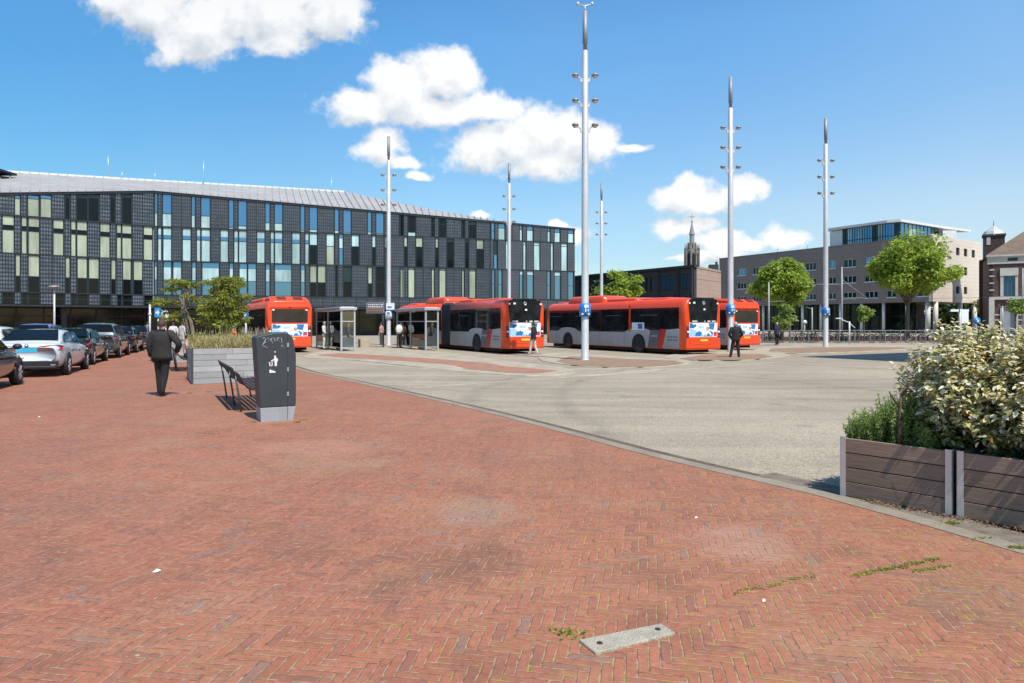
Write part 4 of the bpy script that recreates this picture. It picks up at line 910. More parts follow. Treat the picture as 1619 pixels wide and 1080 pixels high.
def bus(label, X, Y, L, kind, joint=None, axles=(3.5, 9.3), pods=(), pillar=None):
    W = 1.275; ZB, ZT = 0.30, 3.0
    t = thing('city_bus', label, 'bus', (X + RIGHT.x * W, Y + RIGHT.y * W, ZG), ROT, 'orange and grey city buses at the bus bays')
    mb = MB()
    if joint:
        shell(mb, 0, joint[0], W, ZT, ZB, True, False); shell(mb, joint[1], L, W, ZT, ZB, False, True)
    else: shell(mb, 0, L, W, ZT, ZB)
    o = mb.build('body', ORANGE, t, bevel=0.0)
    if joint:
        mb = MB(); n = 24
        for i in range(n):
            y = joint[0] + (joint[1] - joint[0]) * (i + .5) / n; k = 0.95 if i % 2 else 0.985
            mb.box((0, y, (ZB + .08 + 2.93) / 2), (2 * W * k, (joint[1] - joint[0]) / n, 2.93 - ZB - .08))
        mb.build('bellows', mat('bellows_grey', (0.055, 0.062, 0.075), 0.8, ns=2, na=0.25), t)
        mb = MB(); mb.box((0, sum(joint)/2, 2.965), (2.1, joint[1]-joint[0], .06)); mb.build('bellows_cover', BGREY, t)
    mb = MB(); mb.box((0, L/2, .26), (2.1, L - 1.4, .3)); mb.build('underbody', RUB, t)
    segs = [(0.0, L)] if not joint else [(0.0, joint[0]), (joint[1], L)]
    for s in (-1, 1):
        for si, (ya, yb) in enumerate(segs):
            rear, front = si == 0, si == len(segs) - 1
            a, b_ = ya + (0.42 if rear else 0.02), yb - (0.55 if front else 0.02)
            # grey lower panel with waved top
            top = []; y = a
            while y < b_ - .01:
                z = 1.16
                for ax in axles: z = max(z, 1.16 + 0.24 * max(0, 1 - (abs(y - ax) / 1.15) ** 2) ** .5 if abs(y - ax) < 1.15 else z)
                if rear and y < 1.9: z = max(z, 1.42 - 0.12 * (y / 1.9))
                top.append((y, z)); y += 0.22
            top.append((b_, 1.16))
            poly = [(b_, ZB + .03), (a, ZB + .03)] + top
            mb = MB(); mb.extr([(s * (W + .002), y, z) for y, z in poly], (s * .008, 0, 0)); 
            yy_ = a + .9
            while yy_ < b_ - .3:
                if all(abs(yy_ - ax) > .7 for ax in axles): mb.box((s * (W + .0105), yy_, .74), (.003, .012, .8), 1)
                yy_ += 1.25
            mb.build('side_panel', [BGREY, mat('seam_grey', (.09,.09,.095), .6)], t)
            # windows, one pane after another, on a black band
            mb = MB(); mb.extr([(s * (W + .001), y, z) for y, z in [(a + .01, 2.5), (a + .01, 1.2)] + [(y, z + .006) for y, z in top] + [(b_ - .01, 2.5)]], (s * .004, 0, 0)); mb.build('window_band', mat('band_black', (.012,.013,.015), .35), t)
            edges = [a - (.0 if rear else 0)]; n = max(1, round((b_ - a) / 1.55))
            edges = [a + (b_ - a) * i / n for i in range(n + 1)]
            for i in range(n):
                e0, e1 = edges[i] + .012, edges[i+1] - .012
                lo = [(y, z + .012) for y, z in top if e0 < y < e1]
                zl = lambda yy: min(top, key=lambda q: abs(q[0] - yy))[1] + .012
                poly = [(e0, 2.5), (e0, zl(e0))] + lo + [(e1, zl(e1)), (e1, 2.5)]
                mb = MB(); mb.extr([(s * (W + .002), y, z) for y, z in poly], (s * .006, 0, 0))
                isp = pillar and abs((e0 + e1)/2 - pillar) < .8
                mb.build('window', BLACKG, t)
                if not isp and i % 2 and n > 2:
                    mb = MB(); mb.box((s * (W + .0115), (e0 + e1) / 2, 2.12), (.006, e1 - e0 - .1, .03)); mb.build('window_bar', mat('bar_grey', (.12,.13,.14), .4), t)
            if pillar and rear:
                mb = MB(); mb.box((s * (W + .012), pillar, 1.95), (.012, .16, 1.5)); mb.build('pillar', ORANGE, t)
                mb = MB(); mb.box((s * (W + .012), pillar - .75, 1.50), (.012, 1.1, .42), 0); mb.box((s*(W+.02), pillar - .95, 1.5), (.006, .4, .3), 1); mb.build('advert_panel', [ADW, ADB], t)
            if rear:
                h = ZB + .03
                for nm, m_, y0, y1, zz_ in (('dark_panel', BDARK, 2.15, 3.15 - .2, 1.30), ('red_stripe', BRED, 1.72, 2.13, 1.36)):
                    mb = MB(); o_ = .32 if s == -1 else .32
                    mb.extr([(s*(W+.011), y0, h), (s*(W+.011), y1, h), (s*(W+.011), y1 - o_*.7, zz_), (s*(W+.011), y0 - o_, zz_)], (s*.004, 0, 0)); mb.build(nm, m_, t)
                mb = MB()
                for z in (.78, .95):
                    for k in range(4): mb.box((s*(W+.0125), .62 + k*.2, z), (.004, .14, .07))
                for k in range(4): mb.box((s*(W+.0165), 2.2 + k*.14, .98), (.004, .09, .1), 1)
                mb.build('lettering', [BDARK, BGREY], t)
        for ax in axles:
            mb = MB(); mb.extr([(s*(W+.012), ax + .60*math.cos(a), .48 + .60*math.sin(a)) for a in [math.pi*k/14 for k in range(15)]] + [(s*(W+.012), ax - .60, ZB+.01), (s*(W+.012), ax + .60, ZB+.01)], (s*.006, 0, 0)); mb.build('wheel_arch', RUB, t)
            wheel(t, s * (W - .12), ax, .48, .30, s)
    # rear face
    y = -.004
    def panel(name, poly, m_, th=.012, y_=y):
        mb = MB(); mb.extr([(x, y_, z) for x, z in poly], (0, -th, 0)); return mb.build(name, m_, t, bevel=.004, seg=1)
    if kind == 1:
        panel('rear_window', [(-.86, 1.72), (.86, 1.72), (.93, 1.80), (1.03, 2.72), (1.0, 2.86), (.9, 2.94), (-.9, 2.94), (-1.0, 2.86), (-1.03, 2.72), (-.93, 1.80)], BLACKG, .02)
        mb = MB()
        for x, z, w_ in ((-.97, 2.72, .1), (-.66, 2.74, .14), (.97, 2.72, .1), (0.05, 2.4, .13)): mb.box((x, -.03, z), (w_, .02, .09))
        for x, w_ in ((-.62, .34), (.08, .06), (.36, .2), (.70, .26)): mb.box((x, -.03, 1.78), (w_, .012, .05))
        mb.build('marker_lamp', LWHITE, t)
        mb = MB(); mb.lathe([(.10, 0), (.10, .012), (.075, .012), (.07, .004)], 16, M=Matrix.Translation((0, -.024, 2.74)) @ Matrix.Rotation(R(90), 4, 'X')); mb.build('badge', mat('badge_grey', (.4,.41,.42), .3, .6), t)
        zad0, zad1, xa = .95, 1.70, .98
        mb = MB(); mb.box((0, .12, 2.96), (1.5, .34, .12)); mb.build('rear_spoiler', BLACKG, t, bevel=.03)
    else:
        panel('rear_window', rr(-.98, .98, 1.72, 2.46, .08), BLACKG, .02)
        zad0, zad1, xa = .93, 1.63, .98
        mb = MB(); mb.extr([(-1.14, .02, 2.55), (1.14, .02, 2.55), (1.14, .10, 3.08), (1.0, .3, 3.26), (-1.0, .3, 3.26), (-1.14, .10, 3.08)], (0, 1.4, 0)) if False else None
        mb = MB(); st = [(-.02, 1.12, 2.62), (.03, 1.10, 2.98), (.35, 1.05, 3.16), (1.6, 1.0, 3.24), (2.6, 1.0, 3.20), (2.75, .95, 3.02)]
        vs, fs = [], []
        for yy_, w_, z in st: vs += [(-w_, yy_, 2.6), (-w_, yy_, z - .12), (-w_ + .14, yy_, z), (w_ - .14, yy_, z), (w_, yy_, z - .12), (w_, yy_, 2.6)]
        for i in range(len(st) - 1):
            for k in range(5): fs.append((i*6+k, (i+1)*6+k, (i+1)*6+k+1, i*6+k+1))
        fs.append(tuple(range(6))); fs.append(tuple(reversed(range((len(st)-1)*6, len(st)*6)))); mb.add(vs, fs, 0); mb.build('roof_pod', ORANGE, t, bevel=.03)
        mb = MB(); rot = Matrix.Rotation(R(-29), 3, 'X')
        for x in (-.45, .45): mb.box((x, .185, 3.09), (.5, .3, .03), 0, Matrix.Rotation(R(29), 3, 'X'))
        mb.box((0, -.03, 2.56), (.12, .02, .06)); mb.build('vent_slot', mat('slot_dark', (.12,.02,.012), .7), t)
        mb = MB()
        for x in (-.9, .9): mb.box((x, -.03, 2.42), (.12, .02, .07))
        mb.build('marker_lamp', LWHITE, t)
        panel('rear_stripe', [(-.95, 1.64), (.95, 1.64), (.95, 1.70), (-.95, 1.70)], BRED, .01)
    # rear advertising panel
    mb = MB(); mb.extr([(x, y, z) for x, z in rr(-xa, xa, zad0, zad1, .04)], (0, -.012, 0), 0); q = y - .0125
    def ad(poly, mi, lay=1): mb.extr([(x * xa, q - .002 * (lay - 1), zad0 + z * (zad1 - zad0)) for x, z in poly], (0, -.002, 0), mi)
    ad([(-.97,.04),(.1,.04),(-.1,.2),(-.35,.32),(-.62,.52),(-.97,.58)], 2)
    ad([(.42,.55),(.72,.5),(.80,.97),(.36,.97)], 1); ad([(.0,.04),(.62,.04),(.7,.3),(.5,.45),(.3,.36),(.12,.2)], 1, 2)
    ad([(-.97,.62),(-.70,.62),(-.78,.97),(-.97,.97)], 1); ad([(-.6,.08),(-.2,.08),(-.1,.3),(-.3,.42),(-.55,.3)], 1, 2)
    ad([(.72,.06),(.96,.06),(.96,.36),(.74,.36)], 3, 2); ad([(-.75,.6),(-.5,.75),(-.55,.9),(-.85,.85)], 1, 2)
    ad([(.30+.11*math.cos(a), .62+.17*math.sin(a)) for a in [k*math.pi/6 for k in range(12)]], 4, 3)
    ad([(.10,.10),(.22,.34),(.34,.42),(.5,.34),(.58,.12),(.48,.08),(.40,.26),(.26,.24),(.18,.06)], 0, 4); ad([(.2,.72),(.42,.72),(.40,.84),(.22,.84)], 0, 4)
    for k in range(4): ad([(-.35 + .1*k, .62), (-.28 + .1*k, .62), (-.28 + .1*k, .8), (-.35 + .1*k, .8)], 2, 2)
    mb.build('advert_panel', [ADW, ADB, ADL, ADR, ADS], t)
    mb = MB(); mb.extr([(-1.20, -.03, .36), (1.20, -.03, .36), (1.16, -.03, .92), (-1.16, -.03, .92)], (0, .12, 0)); mb.box((0, -.02, .60), (1.3, .05, .05)); mb.build('bumper', ORANGE, t, bevel=.025)
    mb = MB(); mb.box((.02, -.04, .78), (.52, .015, .11)); mb.build('number_plate', ADY, t)
    for s in (-1, 1):
        mb = MB(); mb.box((s*1.07, -.004, 1.2), (.16, .03, .62), 0)
        for z, m_ in ((1.42, 1), (1.22, 2), (1.02, 1)): mb.lathe([(.065, 0), (.065, .02), (.04, .03)], 12, m_, M=Matrix.Translation((s*1.07, -.018, z)) @ Matrix.Rotation(R(90), 4, 'X'))
        mb.build('tail_light', [RUB, LRED, LWHITE], t)
    # front
    mb = MB(); mb.extr([(x, L + .002, z) for x, z in [(-1.02, 1.05), (1.02, 1.05), (1.05, 2.1), (.98, 2.72), (-.98, 2.72), (-1.05, 2.1)]], (0, .012, 0)); mb.build('windscreen', BLACKG, t)
    for s in (-1, 1):
        mb = MB(); mb.box((s*.85, L + .01, .68), (.36, .05, .16)); mb.build('headlight', LWHITE, t, bevel=.02)
        mb = MB(); mb.tube([(s*1.0, L-.1, 2.7), (s*1.42, L+.3, 2.6), (s*1.45, L+.3, 2.4)], .02, 6); mb.box((s*1.45, L+.3, 2.2), (.2, .1, .42)); mb.build('mirror', RUB, t)
    for y0, y1, w_, h_ in pods:
        mb = MB(); vs, fs = [], []; st = [(y0, .80, .55), (y0 + .12, .95, .85), (y0 + .4, 1, 1), (y1 - .4, 1, 1), (y1 - .12, .96, .85), (y1, .85, .5)]
        for yy_, kw, kh in st:
            for x, z in ((-w_, 0), (-w_, .62), (-w_*.93, .88), (-w_*.8, 1), (w_*.8, 1), (w_*.93, .88), (w_, .62), (w_, 0)): vs.append((x * kw, yy_, 2.93 + h_ * z * kh))
        for i in range(5):
            for k in range(7): fs.append((i*8+k, (i+1)*8+k, (i+1)*8+k+1, i*8+k+1))
        fs.append(tuple(range(8))); fs.append(tuple(reversed(range(40, 48)))); mb.add(vs, fs, 0, True); mb.build('roof_pod', ORANGE, t, bevel=.01)
    return t
bus('orange rear-facing city bus furthest left, half hidden by the planted trees', -13.67, 38.0, 12.0, 2, None, (3.4, 9.2), [(3.6, 9.5, .95, .3)])
bus('articulated orange and grey bus with dark bellows, person walking behind it', -.42, 36.6, 18.0, 1, (7.45, 8.9), (3.45, 9.9 + .9, 15.2), [(1.2, 4.6, .9, .16), (4.7, 6.9, .95, .22), (9.1, 12.6, 1.0, .48), (14.5, 16.8, .9, .2)])
bus('long orange and grey bus in the middle right bay behind the tallest mast', 8.9, 35.2, 14.0, 1, None, (3.75, 11.1), [(1.6, 4.2, .9, .16), (4.4, 7.4, .95, .24), (7.5, 11.6, 1.02, .46), (12.0, 13.2, .9, .15)], pillar=4.55)
bus('orange bus furthest right, mostly hidden behind the next bus, black-clad person at its rear', 13.5, 42.0, 12.0, 2, None, (3.4, 9.2), [(3.6, 9.5, .95, .3)])
# ------------------------------------------------------------------ cars
def car(label, X, Y, paint, L=4.7, W=1.84, HH=1.42, style='sedan', head=Vector((-.38, .925)), tl='wide', plate=None, badge=False, arch=None):
    r = Vector((head.y, -head.x)); rot = math.atan2(r.y, r.x)
    t = thing('parked_car', label, 'car', (X, Y, 0), rot, 'cars parked in a line along the square')
    w = W / 2
    if style == 'sedan':
        ys = [0, .012, .05, .13, .22, .36, .5, .64, .74, .86, .95, .985, 1]
        zb = [.86, .97, 1.0, 1.0, .985, .96, .94, .93, .92, .85, .74, .64, .55]; ky = [.20, .30, .73, .86]       # rear base, rear roof, front roof, screen base (from 0 = rear)
        gh = dict(rb=.10, rt=.30, ft=.56, fb=.745)
    elif style == 'fast':
        ys = [0, .012, .05, .13, .22, .36, .5, .64, .74, .86, .95, .985, 1]
        zb = [.88, 1.0, 1.03, 1.02, 1.0, .97, .95, .94, .93, .86, .75, .65, .55]; gh = dict(rb=.055, rt=.27, ft=.56, fb=.75)
    else:
        ys = [0, .012, .04, .13, .22, .36, .5, .64, .74, .86, .95, .985, 1]
        zb = [1.0, 1.08, 1.10, 1.09, 1.07, 1.05, 1.04, 1.03, 1.02, .98, .90, .78, .62]; gh = dict(rb=.03, rt=.11, ft=.60, fb=.765)
    kw = [.80, .885, .955, .985, 1, 1, 1, 1, .995, .975, .90, .80, .68]
    zu = [.46, .36, .28, .23, .2, .19, .19, .19, .2, .22, .26, .32, .4]
    mb = MB(); vs, fs = [], []; n = 13
    for y, z, k, u in zip(ys, zb, kw, zu):
        ww = w * k; zm = u + (z - u) * .48
        half = [(.0, u), (.80, u), (.955, u + .10), (.995, zm), (.985, z - .16), (.93, z - .03), (.85, z + .005)]
        ring = [(x * ww, y * L, zz_) for x, zz_ in half] + [(0, y * L, z + .025)] + [(-x * ww, y * L, zz_) for x, zz_ in reversed(half[1:])]
        n = len(ring); vs += ring
    for i in range(len(ys) - 1):
        for k in range(n):
            k2 = (k+1) % n; fs.append((i*n+k2, (i+1)*n+k2, (i+1)*n+k, i*n+k))
    fs.append(tuple(range(n-1, -1, -1))[::-1]); fs.append(tuple((len(ys)-1)*n + k for k in reversed(range(n)))); 
    mb.add(vs, fs, 0, True)
    # cabin
    def belt(y): 
        f = y
        for i in range(len(ys)-1):
            if ys[i] <= f <= ys[i+1]: return zb[i] + (zb[i+1]-zb[i]) * (f-ys[i]) / (ys[i+1]-ys[i])
        return zb[-1]
    st = [(gh['rb'], belt(gh['rb']) - .03, .86, .84), (gh['rb'] + (gh['rt']-gh['rb'])*.5, None, .905, .78), (gh['rt'], HH - .025, .91, .70), ((gh['rt']+gh['ft'])/2, HH, .92, .71), (gh['ft'], HH - .03, .92, .69), (gh['fb'], belt(gh['fb']) - .03, .88, .80)]
    vs, fs = [], []
    for y, z, k0, k1 in st:
        z0 = belt(y) - .06
        if z is None: z = (belt(gh['rb']) + HH - .03) / 2 + .035
        h = z - z0
        ring = [(k0*w, y*L, z0), (k0*w*.985, y*L, z0 + h*.12), (k1*w*1.03, y*L, z0 + h*.86), (k1*w*.93, y*L, z0 + h*.97), (k1*w*.5, y*L, z + .012), (0, y*L, z + .02)]
        ring = ring + [(-x, yy_, zz_) for x, yy_, zz_ in reversed(ring[:-1])]; n = len(ring); vs += ring
    for i in range(len(st)-1):
        for k in range(n-1): fs.append((i*n+k, i*n+k+1, (i+1)*n+k+1, (i+1)*n+k))
    fs = [tuple(reversed(f)) for f in fs]
    mb.add(vs, fs, 0, True); body = mb.build('body', paint, t, sub=1)
    # glass
    GLS = mat('car_glass', (0.006, 0.008, 0.009), 0.04, ns=1, na=.4, spec=.25)
    def lerp_pt(y, z):      # x half width of the cabin at a height
        b0 = belt(y) - .06; f = min(1, max(0, (z - b0) / (HH - b0))); return w * (.915 + (.725 - .915) * f)
    zr = HH - .10; bz = lambda y: belt(y) + .035
    yA, yB, yC, yD = gh['rb'] + .07, gh['rt'] + .0, gh['ft'] - .01, gh['fb'] - .07
    mid = (yB + yC) / 2 + .02
    for s in (-1, 1):
        for nm, poly in (('side_window', [(yA + .02, bz(yA) + .02), (mid - .008, bz(mid)), (mid - .008, zr + .02), (yB + .015, zr), ((yA+yB)/2 + .005, (bz(yA) + zr)/2 + .06)]),
                         ('side_window', [(mid + .008, bz(mid)), (yD, bz(yD)), (yC - .01, zr), (mid + .008, zr + .02)])):
            mb = MB(); mb.extr([(s * (lerp_pt(y, z) + .004), y*L, z) for y, z in poly], (s*.012, 0, 0)); mb.build(nm, GLS, t)
    def slope(y0, y1, z0, z1, k0, k1, nm, out):
        p = [(-k0*w, y0*L, z0), (k0*w, y0*L, z0), (k1*w, y1*L, z1), (-k1*w, y1*L, z1)]; v = Vector((0, (z1 - z0) * (-1 if out < 0 else 1), abs(y1 - y0) * L)).normalized()
        mb = MB(); mb.extr([Vector(q) + v * .012 for q in p], v * .014); mb.build(nm, GLS, t)
    rb, rt = gh['rb'], gh['rt']; zc = belt(rb)
    if style == 'suv': slope(rb + (rt-rb)*.22, rb + (rt-rb)*.80, zc + (HH-zc)*.25, zc + (HH-zc)*.86, .80, .66, 'rear_window', -1)
    else: slope(rb + (rt-rb)*.16, rb + (rt-rb)*.86, zc + (HH-zc)*.20 + .01, zc + (HH-zc)*.90 + .01, .78, .63, 'rear_window', -1)
    slope(gh['fb'] - (gh['fb']-gh['ft'])*.12, gh['ft'] + (gh['fb']-gh['ft'])*.08, belt(gh['fb']) + .05, HH - .06, .78, .66, 'windscreen', 1)
    BLKP = mat('car_trim', (0.02, 0.02, 0.022), 0.5)
    mb = MB(); mb.box((0, .03, .40), (W*.62, .10, .20)); mb.box((0, .06, .30), (W*.8, .2, .08)); mb.build('bumper_trim', BLKP, t, bevel=.02)
    # lamps
    for s in (-1, 1):
        mb = MB(); zt = belt(.02) - (.11 if style != 'suv' else .12)
        pts = [(s*w*.30, .018, zt - .045), (s*w*.62, .022, zt - .085), (s*w*.84, .06, zt - .09), (s*w*.955, .22, zt - .05), (s*w*.955, .24, zt + .04), (s*w*.86, .08, zt + .08), (s*w*.62, .022, zt + .07), (s*w*.30, .018, zt + .03)]
        mb.add([Vector(p) + Vector((s*.012, -.012, 0)) for p in pts] + [Vector(p) + Vector((-s*.05, .08, 0)) for p in pts], [tuple(range(8)) if s < 0 else tuple(reversed(range(8)))] + [(i, (i+1) % 8, 8+(i+1) % 8, 8+i) for i in range(8)])
        mb.build('tail_light', LRED, t)
        mb = MB(); mb.box((s*w*.70, .035, .42), (w*.34, .08, .14)); mb.box((s*w*.72, .025, .36), (w*.16, .08, .05), 1); mb.build('exhaust_trim', [BLKP, mat('exhaust_metal', (.3,.3,.3), .3, .8)], t, bevel=.015)
        mb = MB(); mb.ball((s*(w + .10), gh['fb']*L - .42, belt(.6) + .10), (.11, .07, .075), 10, 6); mb.beam((s*(w-.1), gh['fb']*L - .40, belt(.6) + .05), (s*(w+.04), gh['fb']*L - .41, belt(.6) + .07), .05, .03); mb.build('mirror', BLKP, t)
        mb = MB(); mb.ball((s*w*.66, L - .16, .68), (.22, .16, .08), 10, 6); mb.build('headlight', LWHITE, t)
        for yy_ in (.30, .52):
            mb = MB(); mb.box((s*(w*.985 + .006), yy_*L, belt(yy_) - .16), (.02, .2, .028)); mb.build('door_handle', paint, t)
        for ya in (.187, .187 + 2.87 / L):
            rr_ = .335 if style != 'suv' else .36; ax = ya * L
            kx = w * (.992 if ya > .3 else .985)
            mb = MB(); mb.extr([(s*(kx - .02), ax + (rr_+.055)*math.cos(a), rr_ + (rr_+.055)*math.sin(a)) for a in [math.pi*(k/12*1.24 - .12) for k in range(13)]], (s*.03, 0, 0)); mb.build('wheel_arch', BLKP, t)
            wheel(t, s * (kx - .075), ax, rr_, .20, s, RUB, mat('alloy', (.62,.62,.63), .35, .25), 7)
    if plate:
        mb = MB(); mb.box((0, .005, belt(.02) - .19), (.54, .03, .12)); mb.build('number_plate', plate, t)
    if badge:
        mb = MB(); Mx = Matrix.Translation((0, -.002, belt(.02) - .045)) @ Matrix.Rotation(R(90), 4, 'X'); mb.lathe([(.05, 0), (.05, .014), (.034, .016)], 14, 0, M=Mx); mb.lathe([(.032, .01), (.032, .019)], 12, 1, M=Mx); mb.build('badge', [BLKP, LWHITE], t)
    return t
P_SIL = mat('paint_silver', (0.62, 0.67, 0.69), 0.25, 0.15, ns=.5, na=.06, coat=.8); P_BLK = mat('paint_black', (0.010, 0.012, 0.013), 0.15, ns=.5, na=.2, coat=1.0)
P_GRY = mat('paint_grey', (0.14, 0.15, 0.16), 0.2, 0.5, ns=.5, na=.1, coat=.9); P_BLU = mat('paint_blue', (0.08, 0.11, 0.36), 0.25, .2, ns=.5, na=.1, coat=.8)
P_WHT = mat('paint_white', (0.66, 0.68, 0.68), 0.25, ns=.5, na=.05, coat=.6); P_DGR = mat('paint_dark_green', (0.012, 0.022, 0.018), 0.15, ns=.5, na=.2, coat=1.0)
PBLUE = mat('plate_blue', (0.05, 0.42, 0.62), 0.4)
car('black car cut by the left edge of the view, only its front flank showing', -12.52, 14.35, P_BLK, 4.75, 1.84, 1.43)
car('silver fastback taxi with a blue number plate and red tail lamps', -14.50, 20.4, P_SIL, 4.72, 1.86, 1.44, 'fast', plate=PBLUE, badge=True)
car('dark saloon parked between the silver fastback and the grey estate', -16.86, 25.6, P_DGR, 4.7, 1.82, 1.43, 'sedan', plate=PBLUE)
car('grey tall estate car in front of the dark saloon', -18.9, 30.9, P_GRY, 4.5, 1.88, 1.63, 'suv', plate=PBLUE)
car('dark green saloon further along the line than the grey estate', -21.0, 36.2, P_DGR, 4.7, 1.84, 1.43, 'sedan')
car('grey saloon at the far end of the parked line near the station', -23.1, 41.6, P_GRY, 4.7, 1.84, 1.43, 'sedan')
car('blue van-roofed car seen above the silver fastback in the second row', -21.4, 30.3, P_BLU, 4.4, 1.82, 1.60, 'suv')
car('white car at the left edge behind the silver fastback', -17.75, 22.4, P_WHT, 4.6, 1.82, 1.52, 'suv')
# ------------------------------------------------------------------ light masts
GALV = mat('mast_paint', (0.60, 0.60, 0.59), 0.45, 0.25, ns=0.6, na=0.12); SLEEVE = mat('mast_sleeve', (0.27, 0.28, 0.30), 0.55, 0.3)
LAMPH = mat('lamp_shell', (0.30, 0.29, 0.27), 0.45, 0.3); LENS = mat('lamp_lens', (0.55, 0.50, 0.42), 0.2)
SBLUE = mat('sign_blue', (0.02, 0.20, 0.52), 0.4, ns=2, na=.15); SWHITE = mat('sign_white', (0.75, 0.77, 0.80), 0.4, ns=2, na=.08)
MH = 15.6
def mast(label, px, top, sign=None, vane=False):
    d = (MH - H) * F / (HY - top); t = thing('light_mast', label, 'light mast', at(px, d, ZG), 0, 'tall light masts on the square')
    h = MH - ZG
    mb = MB(); mb.tube([(0,0,0), (0,0,.02), (0,0,6), (0,0,13.85), (0,0,13.9)], [.175, .165, .155, .135, .10], 16); mb.lathe([(.24, 0), (.24, .03), (.18, .05)], 16); mb.build('pole', GALV, t)
    mb = MB(); mb.box((-.155 - .0, .05, .95), (.03, .12, .45)); mb.build('service_hatch', GALV, t)
    mb = MB(); mb.tube([(0,0,13.9), (0,0,14.2), (0,0,14.22), (0,0,h)], [.085, .085, .115, .105], 12); mb.build('top_sleeve', SLEEVE, t)
    for z in (12.78, 11.66, 10.55):
        for s in (-1, 1):
            mb = MB(); mb.tube([(s*.12, 0, z - .30), (s*.25, 0, z - .10), (s*.36, -.02, z - .02)], [.03, .03, .035], 6); mb.box((s*.17, 0, z - .22), (.09, .1, .16)); mb.build('bracket', GALV, t)
            lm = MB(); lm.ball((s*.44, -.03, z + .01), (.16, .15, .09), 12, 8); o = lm.build('lamp_head', LAMPH, t)
            lm = MB(); lm.lathe([(.11, 0), (.11, .03), (.08, .045)], 14, M=Matrix.Translation((s*.44, -.03, z - .06)) @ Matrix.Rotation(R(180), 4, 'X')); lm.build('lens', LENS, o)
    if vane:
        mb = MB(); mb.tube([(0,0,h), (0,0,h+.28)], .03, 6); mb.tube([(-.3,0,h+.30), (0,0,h+.24), (.3,0,h+.32)], .03, 6)
        for s in (-1, 1): mb.ball((s*.32, 0, h+.34), (.07,.07,.09), 8, 5)
        mb.build('wind_vane', GALV, t)
    if sign:
        a, b_ = (SBLUE, SWHITE) if sign == 'blue' else (SWHITE, SBLUE)
        zc = 2.28 if px < 1000 else 2.45
        mb = MB(); mb.lathe([(.17, zc-.30), (.25, zc-.29), (.265, zc-.05), (.265, zc+.05), (.25, zc+.27), (.17, zc+.29)], 14)
        for x in (-.13, .0, .15): pass
        mb.box((.03, -.262, zc + .15), (.2, .03, .13), 1); mb.box((.0, -.268, zc - .02), (.05, .03, .16), 1); mb.box((.11, -.255, zc - .02), (.05, .03, .1), 1)
        for x in (-.14, .14): mb.box((x, -.235, zc - .19), (.08, .04, .07), 1)
        mb.build('platform_sign', [a, b_], t)
    if sign == 'white':
        mb = MB(); mb.box((.16, -.20, 2.92), (.62, .06, .5), 0); mb.box((.16, -.20, 2.64), (.66, .08, .05), 1)
        for k in range(3): mb.box((.0 + .11*k, -.235, 2.86), (.075, .01, .13), 2)
        mb.build('bay_sign', [SWHITE, SBLUE, DK], t)
mast('tallest and nearest light mast, with a blue platform sign and a wind vane', 925, 18, 'blue', True)
mast('light mast with a blue platform sign beside the black-clad person', 1155, 122, 'blue')
mast('light mast with a blue platform sign in front of the brown apartment block', 1305.5, 187, 'blue')
mast('light mast with a white bay sign between the two bus shelters', 614.5, 216, 'white')
mast('light mast rising behind the articulated bus in front of the dark station facade', 805, 258)
mast('farthest and thinnest light mast, beside the small round tree behind the middle bus', 951, 290)
# ------------------------------------------------------------------ shelters
SFR = mat('shelter_frame', (0.50, 0.51, 0.52), 0.4, 0.4, ns=1, na=.12); SGL = clear_glass('shelter_glass', (.80, .87, .86))
def shelter(label, px, d, L, W, ad):
    t = thing('bus_shelter', label, 'bus shelter', at(px, d, ZG + .06), ROT, 'glass bus shelters on the platform')
    Hs = 2.42
    for x in (0, W):
        for y in (0, L/2, L):
            if x == 0 and y == L/2 and False: continue
            mb = MB(); mb.box((x, y, Hs/2), (.10, .10, Hs)); mb.build('post', SFR, t)
    mb = MB(); mb.box((W/2, L/2, Hs + .05), (W + .25, L + .3, .16)); mb.box((W/2, L/2, Hs + .14), (W, L, .04)); mb.build('roof', SFR, t, bevel=.02)
    mb = MB()
    for z in (.16, 1.72): mb.beam((0, 0, z), (W, 0, z), .05, .06); mb.beam((0, 0, z), (0, L, z), .05, .05); mb.beam((0, L, z), (W, L, z), .05, .05)
    mb.build('rail', SFR, t)
    for p, q in (((0.05, 0), (W - .05, 0)), ((0, .05), (0, L/2 - .05)), ((0, L/2 + .05), (0, L - .05)), ((0.05, L), (W-.05, L))):
        mb = MB(); a, b_ = Vector((*p, .2)), Vector((*q, .2)); mb.extr([a, b_, b_ + Vector((0,0,2.1)), a + Vector((0,0,2.1))], Vector((-(b_-a).y, (b_-a).x, 0)).normalized() * .012); mb.build('glass_pane', SGL, t)
    mb = MB(); mb.box((W*.55, L*.62, 1.2), (.12, 1.0, 1.9)); mb.build('timetable_case', mat('case_dark', (.03,.032,.036), .4), t, bevel=.02)
    mb = MB(); mb.box((W*.4, L*.28, .45), (.34, 1.5, .05)); mb.box((W*.4, L*.28, .22), (.08, 1.2, .42)); mb.build('bench', mat('case_dark', (.03,.032,.036), .4), t)
    mb = MB(); mb.box((W/2, .01, .5), (W*.8, .02, .62)); mb.build('notice_board', mat('board_grey', (.22,.22,.22), .5), t)
shelter('glass bus shelter beside the leftmost bus, white-clad person inside', 539.5, 40.0, 6.6, .78, False)
shelter('glass bus shelter in front of the articulated bus', 673, 41.2, 5.3, .78, True)
